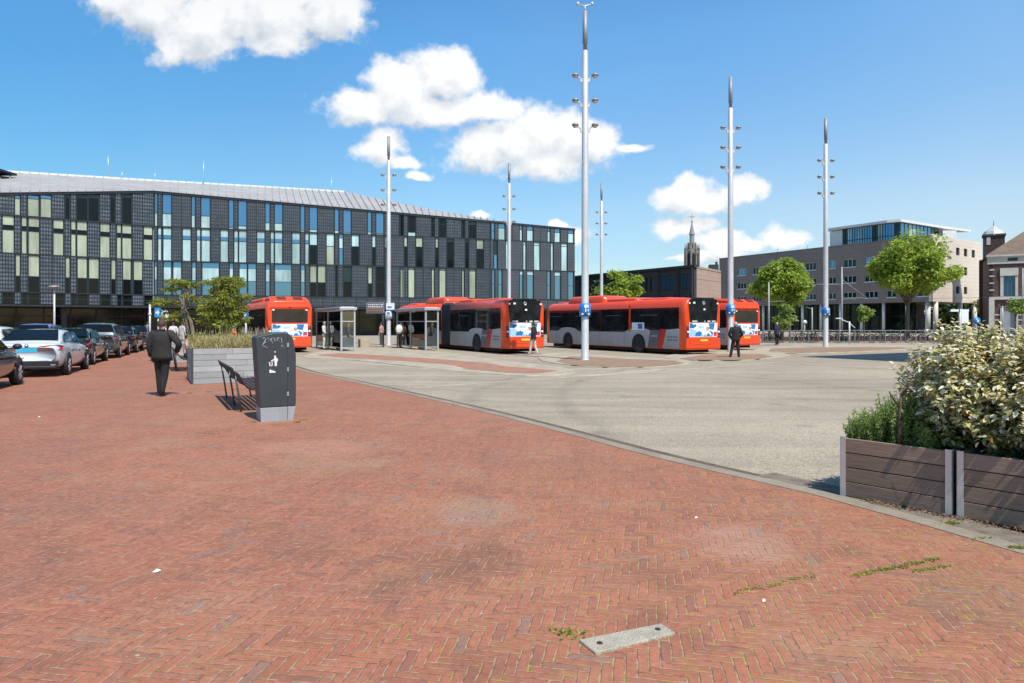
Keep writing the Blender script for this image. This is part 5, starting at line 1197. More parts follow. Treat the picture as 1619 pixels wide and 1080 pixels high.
# ------------------------------------------------------------------ departures board
t = thing('departure_board', 'grey electronic departure board on a dark post by the bus platform', 'display board', at(605.5, 47.5, ZG))
mb = MB(); mb.tube([(0,0,0), (0,0,3.2)], .085, 10); mb.build('post', DK, t)
mb = MB(); mb.box((-.52, -.02, 2.72), (1.24, .22, .76)); mb.build('case', mat('board_case', (.20,.19,.21), .5), t, bevel=.02)
mb = MB(); mb.box((-.52, -.137, 2.72), (1.08, .012, .6)); rr_ = random.Random(3)
for i in range(4):
    x = -1.02
    while x < -.08: w_ = rr_.uniform(.05, .16); mb.box((x + w_/2, -.146, 2.94 - i*.14), (w_, .006, .06), 1 + (i > 1) ); x += w_ + .04
mb.build('screen', [mat('screen_dark', (.10,.08,.085), .35), LWHITE, mat('screen_amber', (.45,.22,.14), .4)], t)
# concrete block seat next to it
t = thing('concrete_block', 'beige concrete block seat on the bus platform left of the departure board', 'block seat', at(575, 46.5, ZG), ROT)
mb = MB(); mb.box((0,0,.30), (.62,.62,.6)); mb.build('block', PALE, t, bevel=.03)
# ------------------------------------------------------------------ litter bin with graffiti
BINM = mat('bin_coating', (0.036, 0.044, 0.048), 0.5, ns=2.5, na=0.16, bump=0.08, bs=120); BINB = mat('bin_base', (0.30, 0.32, 0.33), 0.6, ns=4, na=0.14, bump=.15, bs=90)
t = thing('litter_bin', 'tall dark grey litter bin with graffiti and a white icon on a pale base', 'litter bin', G(411, 668), ROT)
fr_ = [(.006,.24), (-.068,1.40), (-.02,1.425), (.10,1.452), (.24,1.478), (.36,1.487), (.44,1.475), (.505,1.43), (.53,1.38), (.578,1.10), (.578,.30), (.57,.24)]
def lay(poly, y0, y1, m_, nm, bev=0.0):
    mb = MB(); mb.extr([(x, y0, z) for x, z in poly], (0, y1 - y0, 0)); return mb.build(nm, m_, t, bevel=bev)
lay(fr_, 0, .52, BINM, 'body', .014)
lay([(.018,-.05), (.006,.237), (.57,.237), (.525,-.05)], .006, .514, BINB, 'base', .008)
lay([(.438,.02), (.438,1.46), (.443,1.46), (.443,.02)], -.003, .004, mat('seam_dark', (.01,.01,.012), .7), 'door_seam')
HNG = mat('hinge_metal', (.34,.36,.37), .4, .5)
for z in (1.27, .86, .45): lay([(.428, z-.035), (.428, z+.035), (.462, z+.035), (.462, z-.035)], -.012, .004, HNG, 'hinge', .003)
GRAF = mat('graffiti_paint', (.36,.38,.40), .6, ns=30, na=.4); ICON = mat('icon_white', (.78,.78,.77), .5)
mb = MB()
def stroke(pts, r=.0045): mb.tube([(x, -.0035, z) for x, z in pts], r, 5)
stroke([(.04,1.385),(.075,1.40),(.10,1.39),(.05,1.29),(.03,1.265),(.07,1.255),(.125,1.225)], .006); stroke([(.055,1.30),(.10,1.33)], .004)
stroke([(.115,1.36),(.13,1.40),(.14,1.33),(.16,1.39),(.17,1.32)]); stroke([(.19,1.395),(.175,1.35),(.205,1.32),(.19,1.29)]); stroke([(.205,1.38),(.235,1.40),(.225,1.33),(.25,1.36)])
stroke([(.275,1.40),(.265,1.33)]); stroke([(.275,1.40),(.31,1.39),(.275,1.36),(.325,1.31)]); stroke([(.335,1.395),(.35,1.33),(.33,1.29)]); stroke([(.325,1.25),(.35,1.275),(.375,1.24),(.33,1.245),(.40,1.23)], .004)
mb.build('graffiti', GRAF, t)
mb = MB()
def ic(poly): mb.extr([(x, -.002, z) for x, z in poly], (0, -.003, 0))
ic([(.238+.011*math.cos(a), 1.16+.011*math.sin(a)) for a in [k*math.pi/5 for k in range(10)]])
ic([(.238+.016*math.cos(a), 1.082+.018*math.sin(a)) for a in [k*math.pi/5 for k in range(10)]])
ic([(.225,1.064),(.262,1.064),(.285,1.035),(.278,1.00),(.268,1.0),(.266,.925),(.232,.925),(.230,1.0),(.205,1.035),(.175,1.018),(.172,1.006),(.207,1.018)])
ic([(.135,.99),(.205,1.0),(.203,.992),(.135,.982)]); ic([(.140,.978),(.150,.979),(.160,.93),(.15,.925)]); ic([(.192,.984),(.202,.985),(.196,.925),(.186,.925)]); ic([(.15,.925),(.196,.925),(.196,.935),(.15,.935)])
ic([(.16,.968),(.185,.958),(.183,.95),(.158,.96)])
ic([(.15,.862),(.165,.875),(.178,.85),(.19,.858),(.245,.832),(.245,.815),(.15,.815)])
mb.build('icon', ICON, t)
# ------------------------------------------------------------------ benches
BW = mat('bench_slat', (0.045, 0.035, 0.03), 0.65, ns=6, na=.35); BS = mat('bench_steel', (0.10, 0.10, 0.105), 0.45, 0.6)
def bench(label, loc, L, rot=ROT):
    t = thing('slatted_bench', label, 'bench', loc, rot)
    prof = [(-.155,.80), (-.125,.745), (-.055,.70), (.0,.62), (.05,.54), (.10,.47), (.18,.43), (.27,.415), (.36,.41), (.45,.415), (.54,.42), (.62,.40)]
    for i, (x, z) in enumerate(prof):
        j = min(i + 1, len(prof) - 1); k = max(i - 1, 0); a = math.atan2(prof[j][1] - prof[k][1], prof[j][0] - prof[k][0])
        mb = MB(); mb.box((x, L/2 + .02, z), (.068 if i > 1 else .05, L + .16, .022), 0, Matrix.Rotation(-a, 3, 'Y')); mb.build('slat', BW, t)
    ys = (0.05, L*.42, L - .05)
    for y in ys:
        mb = MB(); mb.tube([(0,y,0), (-.05,y,.35), (-.11,y,.72)], .017, 8); mb.build('leg', BS, t)
        mb = MB(); mb.tube([(.50,y,0), (.46,y,.2), (.44,y,.395)], .017, 8); mb.build('leg', BS, t)
        mb = MB(); mb.tube([(p[0], y, p[1] - .025) for p in prof], .014, 6); mb.build('support', BS, t)
    return t
nl = G(382, 652); bench('dark slatted bench in the sun beside the tall litter bin', nl, 2.75)
b2 = G(281, 588); bench('dark slatted bench behind the suited man, a person seated on it', b2, 2.4)
# ------------------------------------------------------------------ planters
def plankmat(name, lo, hi, rot, knots=True):
    m, nt, b = newmat(name)
    tc_ = nd(nt, 'ShaderNodeTexCoord'); mp = nd(nt, 'ShaderNodeMapping'); nt.links.new(tc_.outputs['Object'], mp.inputs[0]); mp.inputs['Scale'].default_value = (1.2, 1.2, 16)
    f = noise(nt, 3.0, 8, 0.7, vec=mp.outputs[0], dist=.4); g_ = noise(nt, 1.3, 4); gi = nd(nt, 'ShaderNodeNewGeometry')
    c = ramp(nt, mth(nt, 'ADD', mth(nt, 'MULTIPLY', f, .7), mth(nt, 'MULTIPLY', g_, .3)), [(.3, lo), (.7, hi)])
    c = mix_rgb(nt, mth(nt, 'MULTIPLY', gi.outputs['Random Per Island'], .45), c, tuple(x * .62 for x in lo))
    kn = noise(nt, 7, 2); c = mix_rgb(nt, mth(nt, 'MULTIPLY', mth(nt, 'SUBTRACT', kn, .68, clamp=True), 7, clamp=True), c, tuple(x * .35 for x in lo))
    nt.links.new(c, b.inputs['Base Color']); b.inputs['Roughness'].default_value = .8
    bn = nd(nt, 'ShaderNodeBump'); bn.inputs['Strength'].default_value = .35; bn.inputs['Distance'].default_value = .01; nt.links.new(f, bn.inputs['Height']); nt.links.new(bn.outputs[0], b.inputs['Normal'])
    return m
WOOD = plankmat('planter_wood', (0.21, 0.135, 0.095), (0.40, 0.275, 0.20), 0); GWOOD = plankmat('planter_grey_wood', (0.29, 0.305, 0.30), (0.48, 0.50, 0.49), 0)
ALU = mat('corner_aluminium', (0.62, 0.62, 0.60), 0.4, 0.5, ns=4, na=.12); SOIL = mat('soil', (0.045, 0.032, 0.022), 0.95, ns=9, na=.5, bump=.8, bs=40)
def planter(label, loc, rot, w_, d_, h_, n, m_, post, group):
    t = thing('wooden_planter', label, 'planter', loc, rot, group)
    ph = h_ / n; jr = random.Random(int(w_ * 1000) + n)
    for nm, P, Q in (('front', (0,0), (w_,0)), ('side', (w_,0), (w_,d_)), ('back', (w_,d_), (0,d_)), ('side', (0,d_), (0,0))):
        LL = (Vector(Q) - Vector(P)).length; mb = MB()
        for i in range(n):
            o = jr.uniform(-.003, .003); cut = LL
            if m_ is GWOOD:
                cut = LL * jr.uniform(.3, .7)
                mb.wall(P, Q, .03, cut - .002, i*ph + .004, (i+1)*ph - .004, -.035 + o, 0 + o); mb.wall(P, Q, cut + .002, LL - .03, i*ph + .004, (i+1)*ph - .004, -.035 + o*.4, o*.4)
            else: mb.wall(P, Q, .03, LL - .03, i*ph + .004, (i+1)*ph - .004, -.035 + o, 0 + o)
        mb.build('plank_panel', m_, t, bevel=.003, seg=1)
    for x in (0, w_):
        for y in (0, d_):
            mb = MB(); sx, sy = (1 if x == 0 else -1), (1 if y == 0 else -1)
            mb.box((x + sx*.018, y - sy*.004, h_/2 + .004), (.048, .006, h_ + .012)); mb.box((x - sx*.006, y + sy*.018, h_/2 + .004), (.006, .05, h_ + .012)); mb.build('corner_profile', post, t)
    mb = MB(); mb.box((w_/2, d_/2, h_ - .13), (w_ - .08, d_ - .08, .1)); mb.build('soil', SOIL, t)
    return t
a_ = Vector((.655, -.755)); PROT = math.atan2(a_.y, a_.x); PB = Vector((.755, .655))
PA = G(1330, 783, -.02); PC = PA + Vector((a_.x, a_.y, 0)) * .985
planter('brown plank planter holding the fine green shrub, left of the two near ones', PA, PROT, .93, .93, .56, 4, WOOD, ALU, 'brown plank planters by the kerb')
planter('brown plank planter cut by the right edge, under the cream-leaved shrub', PC, PROT, .93, .93, .56, 4, WOOD, ALU, 'brown plank planters by the kerb')
GA = G(303, 608); planter('grey plank planter of dry ornamental grass behind the bench', GA, ROT, 2.3, 2.3, .95, 6, GWOOD, BS, 'grey plank planters on the square')
GB = G(268, 574); planter('grey plank planter with the left bare-stemmed tree, further back', GB, ROT, 2.2, 2.2, .9, 6, GWOOD, BS, 'grey plank planters on the square')
GC = at(328, 24.5); planter('grey plank planter hidden behind the ornamental grass, holding the bushy tree', GC, ROT, 2.2, 2.2, .9, 6, GWOOD, BS, 'grey plank planters on the square')
# ------------------------------------------------------------------ lamps, signs
t = thing('street_lamp', 'street lamp with a flat round head behind the parked cars', 'street lamp', at(86, 40, 0))
mb = MB(); mb.tube([(0,0,0), (0,0,zat(457, 40))], [.06, .045], 10); mb.build('pole', GALV, t); z = zat(454, 40)
mb = MB(); mb.lathe([(.05, z-.12), (.30, z-.02), (.31, z+.04), (.22, z+.09), (.02, z+.11)], 16); mb.build('lamp_head', LAMPH, t)
t = thing('street_lamp', 'pale post with a small lamp arm left of the tall mast by the bicycles', 'street lamp', at(1343, 54, ZG))
mb = MB(); mb.tube([(0,0,0), (0,0,zat(507, 54))], .06, 8); mb.build('pole', GALV, t); zz_ = zat(509, 54)
mb = MB(); mb.tube([(-.75,0,zz_+.30), (-.4,0,zz_+.15), (0,0,zz_), (.3,0,zz_-.3), (.45,0,zz_-.42)], .035, 6); mb.build('arm', GALV, t)
mb = MB(); mb.box((-.85,0,zz_+.33), (.5,.25,.09)); mb.build('lamp_head', ALU, t, bevel=.02)
t = thing('sign_post', 'plain grey post standing left of the blue and white signs', 'post', at(237, 35, 0))
mb = MB(); mb.tube([(0,0,0), (0,0,zat(481, 35))], .05, 8); mb.ball((0,0,zat(497, 35)), .09, 8, 5); mb.build('pole', GALV, t)
def board(label, px0, px1, y0, y1, d, m_, mark, post=True):
    z0, z1 = zat(y1, d), zat(y0, d); w_ = (px1 - px0) / F * d; cx = (px0 + px1) / 2
    t = thing('route_sign', label, 'sign', at(cx, d, ZG))
    mb = MB(); mb.tube([(0,.06,0), (0,.06,z1 - ZG)], .035, 8); mb.build('post', GALV, t)
    mb = MB(); mb.box((0, 0, (z0+z1)/2 - ZG), (w_, .05, z1 - z0)); mb.build('panel', m_, t, bevel=.01)
    mb = MB(); zc = (z0+z1)/2 - ZG; h_ = z1 - z0
    if mark == 'arrow': mb.extr([(-.3*w_,-.03,zc-.1*h_),(.05*w_,-.03,zc-.1*h_),(.05*w_,-.03,zc-.3*h_),(.36*w_,-.03,zc+.02*h_),(.05*w_,-.03,zc+.34*h_),(.05*w_,-.03,zc+.12*h_),(-.3*w_,-.03,zc+.12*h_)], (0,-.006,0))
    elif mark == 'block': mb.box((-.05*w_, -.03, zc + .02*h_), (.26*w_, .012, .3*h_)); mb.box((.25*w_, -.03, zc + .22*h_), (.15*w_, .012, .2*h_))
    else: mb.extr([(-.22*w_,-.03,zc-.35*h_),(-.08*w_,-.03,zc-.35*h_),(-.08*w_,-.03,zc-.05*h_),(.2*w_,-.03,zc-.02*h_),(.25*w_,-.03,zc+.3*h_),(-.22*w_,-.03,zc+.36*h_)], (0,-.006,0))
    mb.build('symbol', DK if m_ is SWHITE else SWHITE, t)
board('square blue sign with a white arrow above the suited man', 244.5, 254, 487, 502, 33, mat('sign_cyan', (.03,.26,.52), .4, ns=3, na=.25), 'arrow')
board('white sign with a dark mark right of the blue arrow sign', 255.5, 266.5, 490, 503.5, 33.6, SWHITE, 'block')
board('small blue parking sign in front of the leftmost bus', 383, 393, 494, 506, 31, SBLUE, 'p')
def disc(label, px, y, d, r, m0, m1, z0=0, arrow=False):
    t = thing('road_sign', label, 'road sign', at(px, d, ZG)); z = zat(y, d) - ZG
    mb = MB(); mb.tube([(0,.05,0), (0,.05,z + r)], .04, 8); mb.build('post', GALV, t)
    mb = MB(); Mx = Matrix.Translation((0, 0, z)) @ Matrix.Rotation(R(90), 4, 'X'); mb.lathe([(r, 0), (r, .03)], 20, 0, M=Mx); mb.build('disc', m0, t)
    if arrow: mb = MB(); mb.extr([(-.2*r,-.035,z+.4*r),(.15*r,-.035,z-.1*r),(-.1*r,-.035,z-.3*r),(.5*r,-.035,z-.5*r),(.5*r,-.035,z+.1*r),(.35*r,-.035,z-.02*r),(0,-.035,z+.5*r)], (0,-.004,0)); mb.build('symbol', m1, t)
disc('round blue mandatory direction sign beside the white column', 1544.5, 507, 66, .34, SBLUE, SWHITE, arrow=True)
disc('round sign seen from its grey back, below the left tree', 1272.5, 509.5, 60, .19, GALV, GALV)
t = thing('guide_post', 'white post with direction arms under the cream end of the brown block', 'signpost', at(1518, 68, ZG))
mb = MB(); mb.tube([(0,0,0), (0,0,zat(488, 68))], .12, 10); mb.build('pole', CM, t)
mb = MB(); mb.box((.4, -.1, zat(500, 68)), (.7, .06, 1.3)); mb.box((-.55, -.1, zat(490, 68)), (.9, .05, .22)); mb.box((.3, -.1, zat(490, 68)), (1.0, .05, .22)); mb.build('arm', SWHITE, t)
# ------------------------------------------------------------------ railing with bicycles
FD = 57.0; RG = mat('railing_steel', (0.22, 0.23, 0.235), 0.5, 0.4, ns=2, na=.2)
t = thing('railing', 'long grey steel railing along the bicycle parking', 'railing', at(1400, FD, ZG)); x0 = at(1206, FD).x - t.location.x; x1 = at(1690, FD).x - t.location.x
mb = MB(); mb.beam((x0,0,1.04), (x1,0,1.04), .06, .06); mb.beam((x0,0,.14), (x1,0,.14), .05, .05); mb.build('rail', RG, t)
n = int((x1 - x0) / 1.22)
for i in range(n + 1):
    x = x0 + (x1 - x0) * i / n; mb = MB(); mb.beam((x,0,0), (x,0,1.02), .06, .07); mb.build('post', RG, t)
for i in range(n):
    xa, xb = x0 + (x1 - x0) * i / n, x0 + (x1 - x0) * (i + 1) / n; mb = MB()
    for k in (1, 2): mb.beam((xa + (xb-xa)*k/3, 0, .16), (xa + (xb-xa)*k/3, 0, 1.01), .02, .02)
    mb.build('baluster', RG, t)
BK = mat('bike_frame', (0.03, 0.032, 0.036), 0.4, .3, ns=1, na=.3); CHR = mat('bike_chrome', (.5,.5,.5), .3, .9)
bk0 = thing('bicycle', 'dark city bicycle parked in the row behind the grey railing', 'bicycle', (0,0,0), 0, 'bicycles parked behind the railing')
def ring(mb, c, r, th, n=20):
    mb.tube([Vector(c) + Vector((r*math.cos(2*math.pi*k/n), 0, r*math.sin(2*math.pi*k/n))) for k in range(n + 1)], th, 5, cap=False)
for x in (-.53, .53):
    mb = MB(); ring(mb, (x,0,.35), .34, .030); 
    for k in range(6): a = math.pi*k/6; mb.tube([(x + .33*math.cos(a),0,.35 + .33*math.sin(a)), (x - .33*math.cos(a),0,.35 - .33*math.sin(a))], .005, 3)
    mb.build('wheel', RUB, bk0)
mb = MB()
for p, q in (((-.53,0,.35),(-.10,0,.30)), ((-.53,0,.35),(-.20,0,.78)), ((-.10,0,.30),(-.22,0,.92)), ((-.10,0,.30),(.36,0,.80)), ((-.19,0,.70),(.36,0,.84)), ((.36,0,.84),(.53,0,.35)), ((.34,0,.78),(.30,0,1.05))): mb.tube([p, q], .030, 6)
mb.build('frame', BK, bk0)
mb = MB(); mb.tube([(.12,-.28,1.03), (.28,-.24,1.08), (.30,0,1.06), (.28,.24,1.08), (.12,.28,1.03)], .016, 6); mb.build('handlebar', CHR, bk0)
mb = MB(); mb.ball((-.24,0,.96), (.14,.08,.045), 8, 5); mb.build('saddle', RUB, bk0)
mb = MB(); mb.box((-.50,0,.74), (.40,.13,.02)); mb.build('carrier', BK, bk0)
br = random.Random(8)
for i, px in enumerate([1213, 1222, 1262, 1273, 1285, 1296, 1318, 1329, 1352, 1366, 1388, 1402, 1424, 1448, 1464, 1481, 1492, 1512, 1530, 1556, 1580, 1604]):
    o = bk0 if i == 0 else copy_tree(bk0)
    o.location = at(px, FD + br.uniform(.9, 2.2), ZG); o.rotation_euler = (0, 0, br.choice((0, math.pi)) + br.uniform(-.6, .6))
t = thing('low_wall', 'low red brick wall behind the parked bicycles', 'wall', at(1400, 61, ZG)); mb = MB(); mb.box((0,0,.22), (22,.4,.44)); mb.build('wall', RBR, t)
# tram poles and wires
POLEG = mat('pole_grey', (0.34, 0.35, 0.355), .5, .2)
def tpole(label, px, top, d, arms):
    t = thing('overhead_wire_pole', label, 'pole', at(px, d, ZG)); h_ = zat(top, d) - ZG
    mb = MB(); mb.tube([(0,0,0), (0,0,h_*.5), (0,0,h_)], [.085, .075, .055], 10); mb.build('pole', POLEG, t)
    for pts in arms:
        mb = MB(); mb.tube([((x - px) / F * d, 0, zat(y, d) - ZG) for x, y in pts], .018, 6); mb.build('arm', POLEG, t)
tpole('tall grey tram wire pole with a long slanting stay, right of the blue-signed mast', 1331, 422, 62, [[(1331,442),(1372,472)], [(1331,449.5),(1278,449.5)], [(1331,471),(1366,471)]])
tpole('grey tram wire pole at the edge of the left large tree', 1215.5, 446, 60, [[(1215.5,477),(1240,476)]])
tpole('slim grey pole under the left large tree beside the bicycles', 1249, 487, 58, [])
tpole('slim grey pole carrying the round sign bracket near the columns', 1284, 486, 66, [[(1284,489),(1274,485)]])
tpole('slim pole at the right edge in front of the old brick building', 1617, 424, 66, [])
tpole('tram wire pole with a bracket in front of the old brick building door', 1585, 484, 63, [[(1585,486),(1578,482)], [(1585,486),(1597,482)]])
for i, (xa, ya, xb, yb, d0_, d1_) in enumerate(((1278,449.5,1100,441,62,75), (1372,472,1700,461,62,60), (1366,471,1180,476,62,70), (1130,470,1250,477,75,60))):
    t0, t1 = at(xa, d0_, zat(ya, d0_)), at(xb, d1_, zat(yb, d1_)); mb = MB(); t = thing('overhead_wire', ('tram wire from the tall grey pole towards the left tree', 'tram wire running right past the old brick building', 'lower tram wire passing behind the left tree', 'tram wire between the rightmost bus and the left tree')[i], 'wire', t0)
    mb.tube([t0.lerp(t1, k/8) - Vector((0,0,.25*math.sin(math.pi*k/8))) for k in range(9)], .014, 5); mb.build('wire', DK, t, world=True)
# ------------------------------------------------------------------ plants
def leaf_quad(mb, p, nrm, ax, l, w_):
    n = nrm.normalized(); a = (ax - n * ax.dot(n))
    a = a.normalized() if a.length > 1e-4 else n.orthogonal().normalized(); s = n.cross(a)
    mb.add([p, p + a*l*.45 + s*w_*.5 + n*l*.06, p + a*l, p + a*l*.45 - s*w_*.5 + n*l*.06], [(0,1,2,3)])
def leaf_full(mb, p, nrm, ax, l, w_, fold=.12, droop=.1):
    n = nrm.normalized(); a = (ax - n * ax.dot(n))
    a = a.normalized() if a.length > 1e-4 else n.orthogonal().normalized(); s = n.cross(a)
    b0, t_ = p, p + a*l - n*l*droop
    m1, m2 = p + a*l*.33, p + a*l*.7 - n*l*droop*.4
    vs = [b0, m1 + s*w_*.46 + n*w_*fold, m2 + s*w_*.40 + n*w_*fold, t_, m2 - s*w_*.40 + n*w_*fold, m1 - s*w_*.46 + n*w_*fold, m1, m2]
    mb.add(vs, [(0,6,1), (6,7,2,1), (7,3,2), (0,5,6), (6,5,4,7), (7,4,3)], 0, True)
def rdir(r):
    while True:
        v = Vector((r.uniform(-1,1), r.uniform(-1,1), r.uniform(-1,1)))
        if .05 < v.length < 1: return v.normalized()
BARK = mat('bark', (0.10, 0.080, 0.062), 0.9, ns=6, na=.35, bump=.8, bs=25)
LIME = leafmat('leaves_lime', [(0.30,0.40,0.045),(0.38,0.48,0.06),(0.23,0.33,0.04),(0.44,0.52,0.08),(0.17,0.26,0.03),(0.34,0.43,0.05)], .5)
LIME2 = leafmat('leaves_young', [(0.24,0.34,0.06),(0.32,0.42,0.08),(0.18,0.28,0.05),(0.38,0.45,0.12)], .5)
OLIV = leafmat('leaves_olive', [(0.33,0.37,0.055),(0.42,0.43,0.07),(0.23,0.28,0.04),(0.47,0.45,0.10),(0.17,0.22,0.035)], .45)
DEEP = leafmat('leaves_deep', [(0.035,0.065,0.016),(0.055,0.09,0.02),(0.025,0.05,0.014),(0.08,0.12,0.03)], .25)
def tree(name, label, base, crown_c, rad, nclump, nleaf, size, leaf, seed, trunk_r=.22, fork=.35, group=None, cat='tree', squash=.75, flat=False):
    r = random.Random(seed); t = thing(name, label, cat, base, 0, group)
    cc = Vector(crown_c) - Vector(base); rad = Vector(rad); zf = max(.3, (cc.z - rad.z) * (1 + fork*.4))
    clumps = []
    for i in range(nclump):
        d = rdir(r); k = r.uniform(.35, .88) if i > nclump*.25 else r.uniform(.0, .5)
        if d.z < -.35: d.z *= .5
        wob = 1 + .07 * math.sin(3*math.atan2(d.y, d.x) + seed) * (1 - abs(d.z))
        p = cc + Vector((d.x*rad.x*wob, d.y*rad.y*wob, d.z*rad.z)) * k
        clumps.append((p, r.uniform(.20, .36) * (rad.x + rad.z) / 2))
    mb = MB(); top = Vector((cc.x*.6, cc.y*.6, cc.z + rad.z*.2))
    mb.tube([(0,0,-.05), (.02,0,zf*.5), (cc.x*.3,cc.y*.3,zf), top], [trunk_r*1.15, trunk_r*.9, trunk_r*.75, trunk_r*.25], 9)
    for p, cr in clumps[::2]:
        s_ = Vector((cc.x*.3, cc.y*.3, zf)).lerp(top, r.uniform(0, .75)); m_ = s_.lerp(p, .5) + Vector((r.uniform(-.2,.2), r.uniform(-.2,.2), .15*rad.z))
        mb.tube([s_, m_, p], [trunk_r*.38, trunk_r*.22, trunk_r*.06], 6)
    mb.build('trunk', BARK, t)
    mb = MB()
    for p, cr in clumps:
        for _ in range(nleaf):
            d = rdir(r); q = p + Vector((d.x, d.y, d.z*squash)) * cr * (r.random() ** .45)
            n = (d*.55 + Vector((0,0,.6)) + rdir(r)*.75); l = size * r.uniform(.6, 1.3)
            leaf_quad(mb, q, n, rdir(r) + Vector((0,0,-.3)), l, l*.62)
    mb.build('crown', leaf, t); return t
tree('broadleaf_tree', 'large light green tree left of the white columns of the brown block', at(1236, 84, ZG), at(1241, 84, zat(455, 84)), (4.0, 3.7, 4.2), 78, 230, .42, LIME, 4, .2, group='large trees in front of the brown block')
tree('broadleaf_tree', 'largest light green tree, in front of the cream end of the brown block', at(1434, 80, ZG), at(1438, 80, zat(432, 80)), (5.3, 4.6, 4.5), 100, 240, .44, LIME, 9, .26, group='large trees in front of the brown block')
tree('broadleaf_tree', 'small round bright tree behind the middle bus roof', at(980, 70, ZG), at(981, 70, zat(455, 70)), (2.25, 2.1, 2.45), 32, 190, .30, LIME, 6, .13)
tree('young_tree', 'slim young tree behind the railing right of the slanting stay', at(1366, 59, ZG), at(1366, 59, zat(499, 59)), (.72, .7, 1.25), 18, 90, .20, LIME2, 12, .05)
tree('young_tree', 'yellowish young tree with ragged leaves behind the navy-coated person', at(1238, 57.8, ZG), at(1240, 57.8, zat(505, 57.8)), (.95, .9, 1.6), 22, 80, .24, LIME2, 22, .05)
tree('young_tree', 'slim young tree at the right edge before the old brick building', at(1606, 61, ZG), at(1606, 61, zat(487, 61)), (.8, .75, 1.3), 18, 100, .2, LIME2, 31, .05)
tree('narrow_tree', 'narrow dull green tree between the cream wall and the old brick building', at(1557, 112, ZG), at(1557, 112, zat(482, 112)), (1.3, 1.2, 3.6), 16, 110, .4, OLIV, 17, .12)
tree('clipped_bush', 'dark bush under the largest tree', at(1432, 83, ZG), at(1432, 83, zat(514, 83)), (.9, .9, 1.0), 10, 80, .25, DEEP, 18, .05)
tree('broadleaf_tree', 'dark tree seen in the gap right of the station end', at(936, 110, ZG), at(938, 110, zat(470, 110)), (2.2, 2.0, 3.6), 18, 110, .45, DEEP, 44, .15)
tree('broadleaf_tree', 'dark tree far behind, seen under the cream end of the brown block', at(1500, 150, ZG), at(1500, 150, zat(500, 150)), (10, 5, 7), 40, 150, .9, DEEP, 45, .25)
tree('broadleaf_tree', 'dark tree far behind, between the white column and the old brick building', at(1560, 140, ZG), at(1552, 140, zat(500, 140)), (8, 5, 7.5), 40, 150, .9, DEEP, 46, .25)
# two multi-stemmed trees in the grey planters
def multistem(label, base, stems, pads, size, nl, seed, leaf):
    r = random.Random(seed); t = thing('multistem_tree', label, 'small tree', base); mb = MB()
    for pts, rr_ in stems: mb.tube(pts, [rr_ * (1 - .65*i/(len(pts)-1)) for i in range(len(pts))], 7)
    for c, rx, rz in pads:
        s_ = min((p for pts, _ in stems for p in pts), key=lambda p: (Vector(p) - Vector(c)).length + max(0, p[2] - c[2]) * 2)
        mb.tube([s_, Vector(s_).lerp(Vector(c), .55) + Vector((0,0,.06)), c], [.022, .015, .006], 5)
        for _ in range(4): e = Vector(c) + Vector((r.uniform(-rx,rx)*.8, r.uniform(-rx,rx)*.8, r.uniform(-rz,rz)*.6)); mb.tube([Vector(s_).lerp(Vector(c), .6), e], [.010, .004], 4)
    mb.build('stems', BARK2, t); mb = MB()
    for c, rx, rz in pads:
        for _ in range(int(nl * 1.9 * rx * rx / .12)):
            d = rdir(r); q = Vector(c) + Vector((d.x*rx, d.y*rx, d.z*rz)) * r.random() ** .4; l = size * r.uniform(.6, 1.4)
            leaf_quad(mb, q, Vector((0,0,.8)) + rdir(r)*.8, Vector((d.x, d.y, -.35)) + rdir(r)*.4, l, l*.34)
    mb.build('crown', leaf, t)
BARK2 = mat('bark_grey', (0.20, 0.165, 0.13), 0.9, ns=6, na=.3)
b_ = GB + Vector((*(RIGHT * .85), 0)) + Vector((*(HEAD * .6), .78)); s1 = 1080 / b_.y
def loc(px, py, dy=0): return (( (px - CX) / F * b_.y) - b_.x, dy, zat(py, b_.y) - b_.z)
multistem('spreading small tree with bare grey stems and flat leafy pads, in the left grey planter', b_,
    [([(0,0,0), loc(290,490), loc(287,475), loc(279,465)], .05), ([(.08,.05,0), loc(300,505), loc(291,484), loc(286,463,.2), loc(289,452,.3)], .045), ([(.15,.0,0), loc(303,508), loc(293,489), loc(299,470,-.2), loc(303,464,-.3)], .04), ([(-.05,.05,0), loc(288,500), loc(287,478)], .04)],
    [(loc(280,446), .42, .14), (loc(290,450,.3), .40, .12), (loc(271,457), .3, .11), (loc(262,476), .42, .13), (loc(275,478,.3), .40, .12), (loc(255,480,-.3), .28, .1), (loc(302,468,-.3), .2, .07), (loc(280,496,.2), .3, .13), (loc(270,503,-.2), .28, .12), (loc(285,505,.4), .3, .14), (loc(312,474,.1), .26, .09), (loc(300,448,.2), .22, .08), (loc(262,492,.2), .22, .08), (loc(318,486,.3), .3, .1)], .17, 100, 7, OLIV)
b_ = GC + Vector((*(RIGHT * .85), 0)) + Vector((*(HEAD * .9), .78))
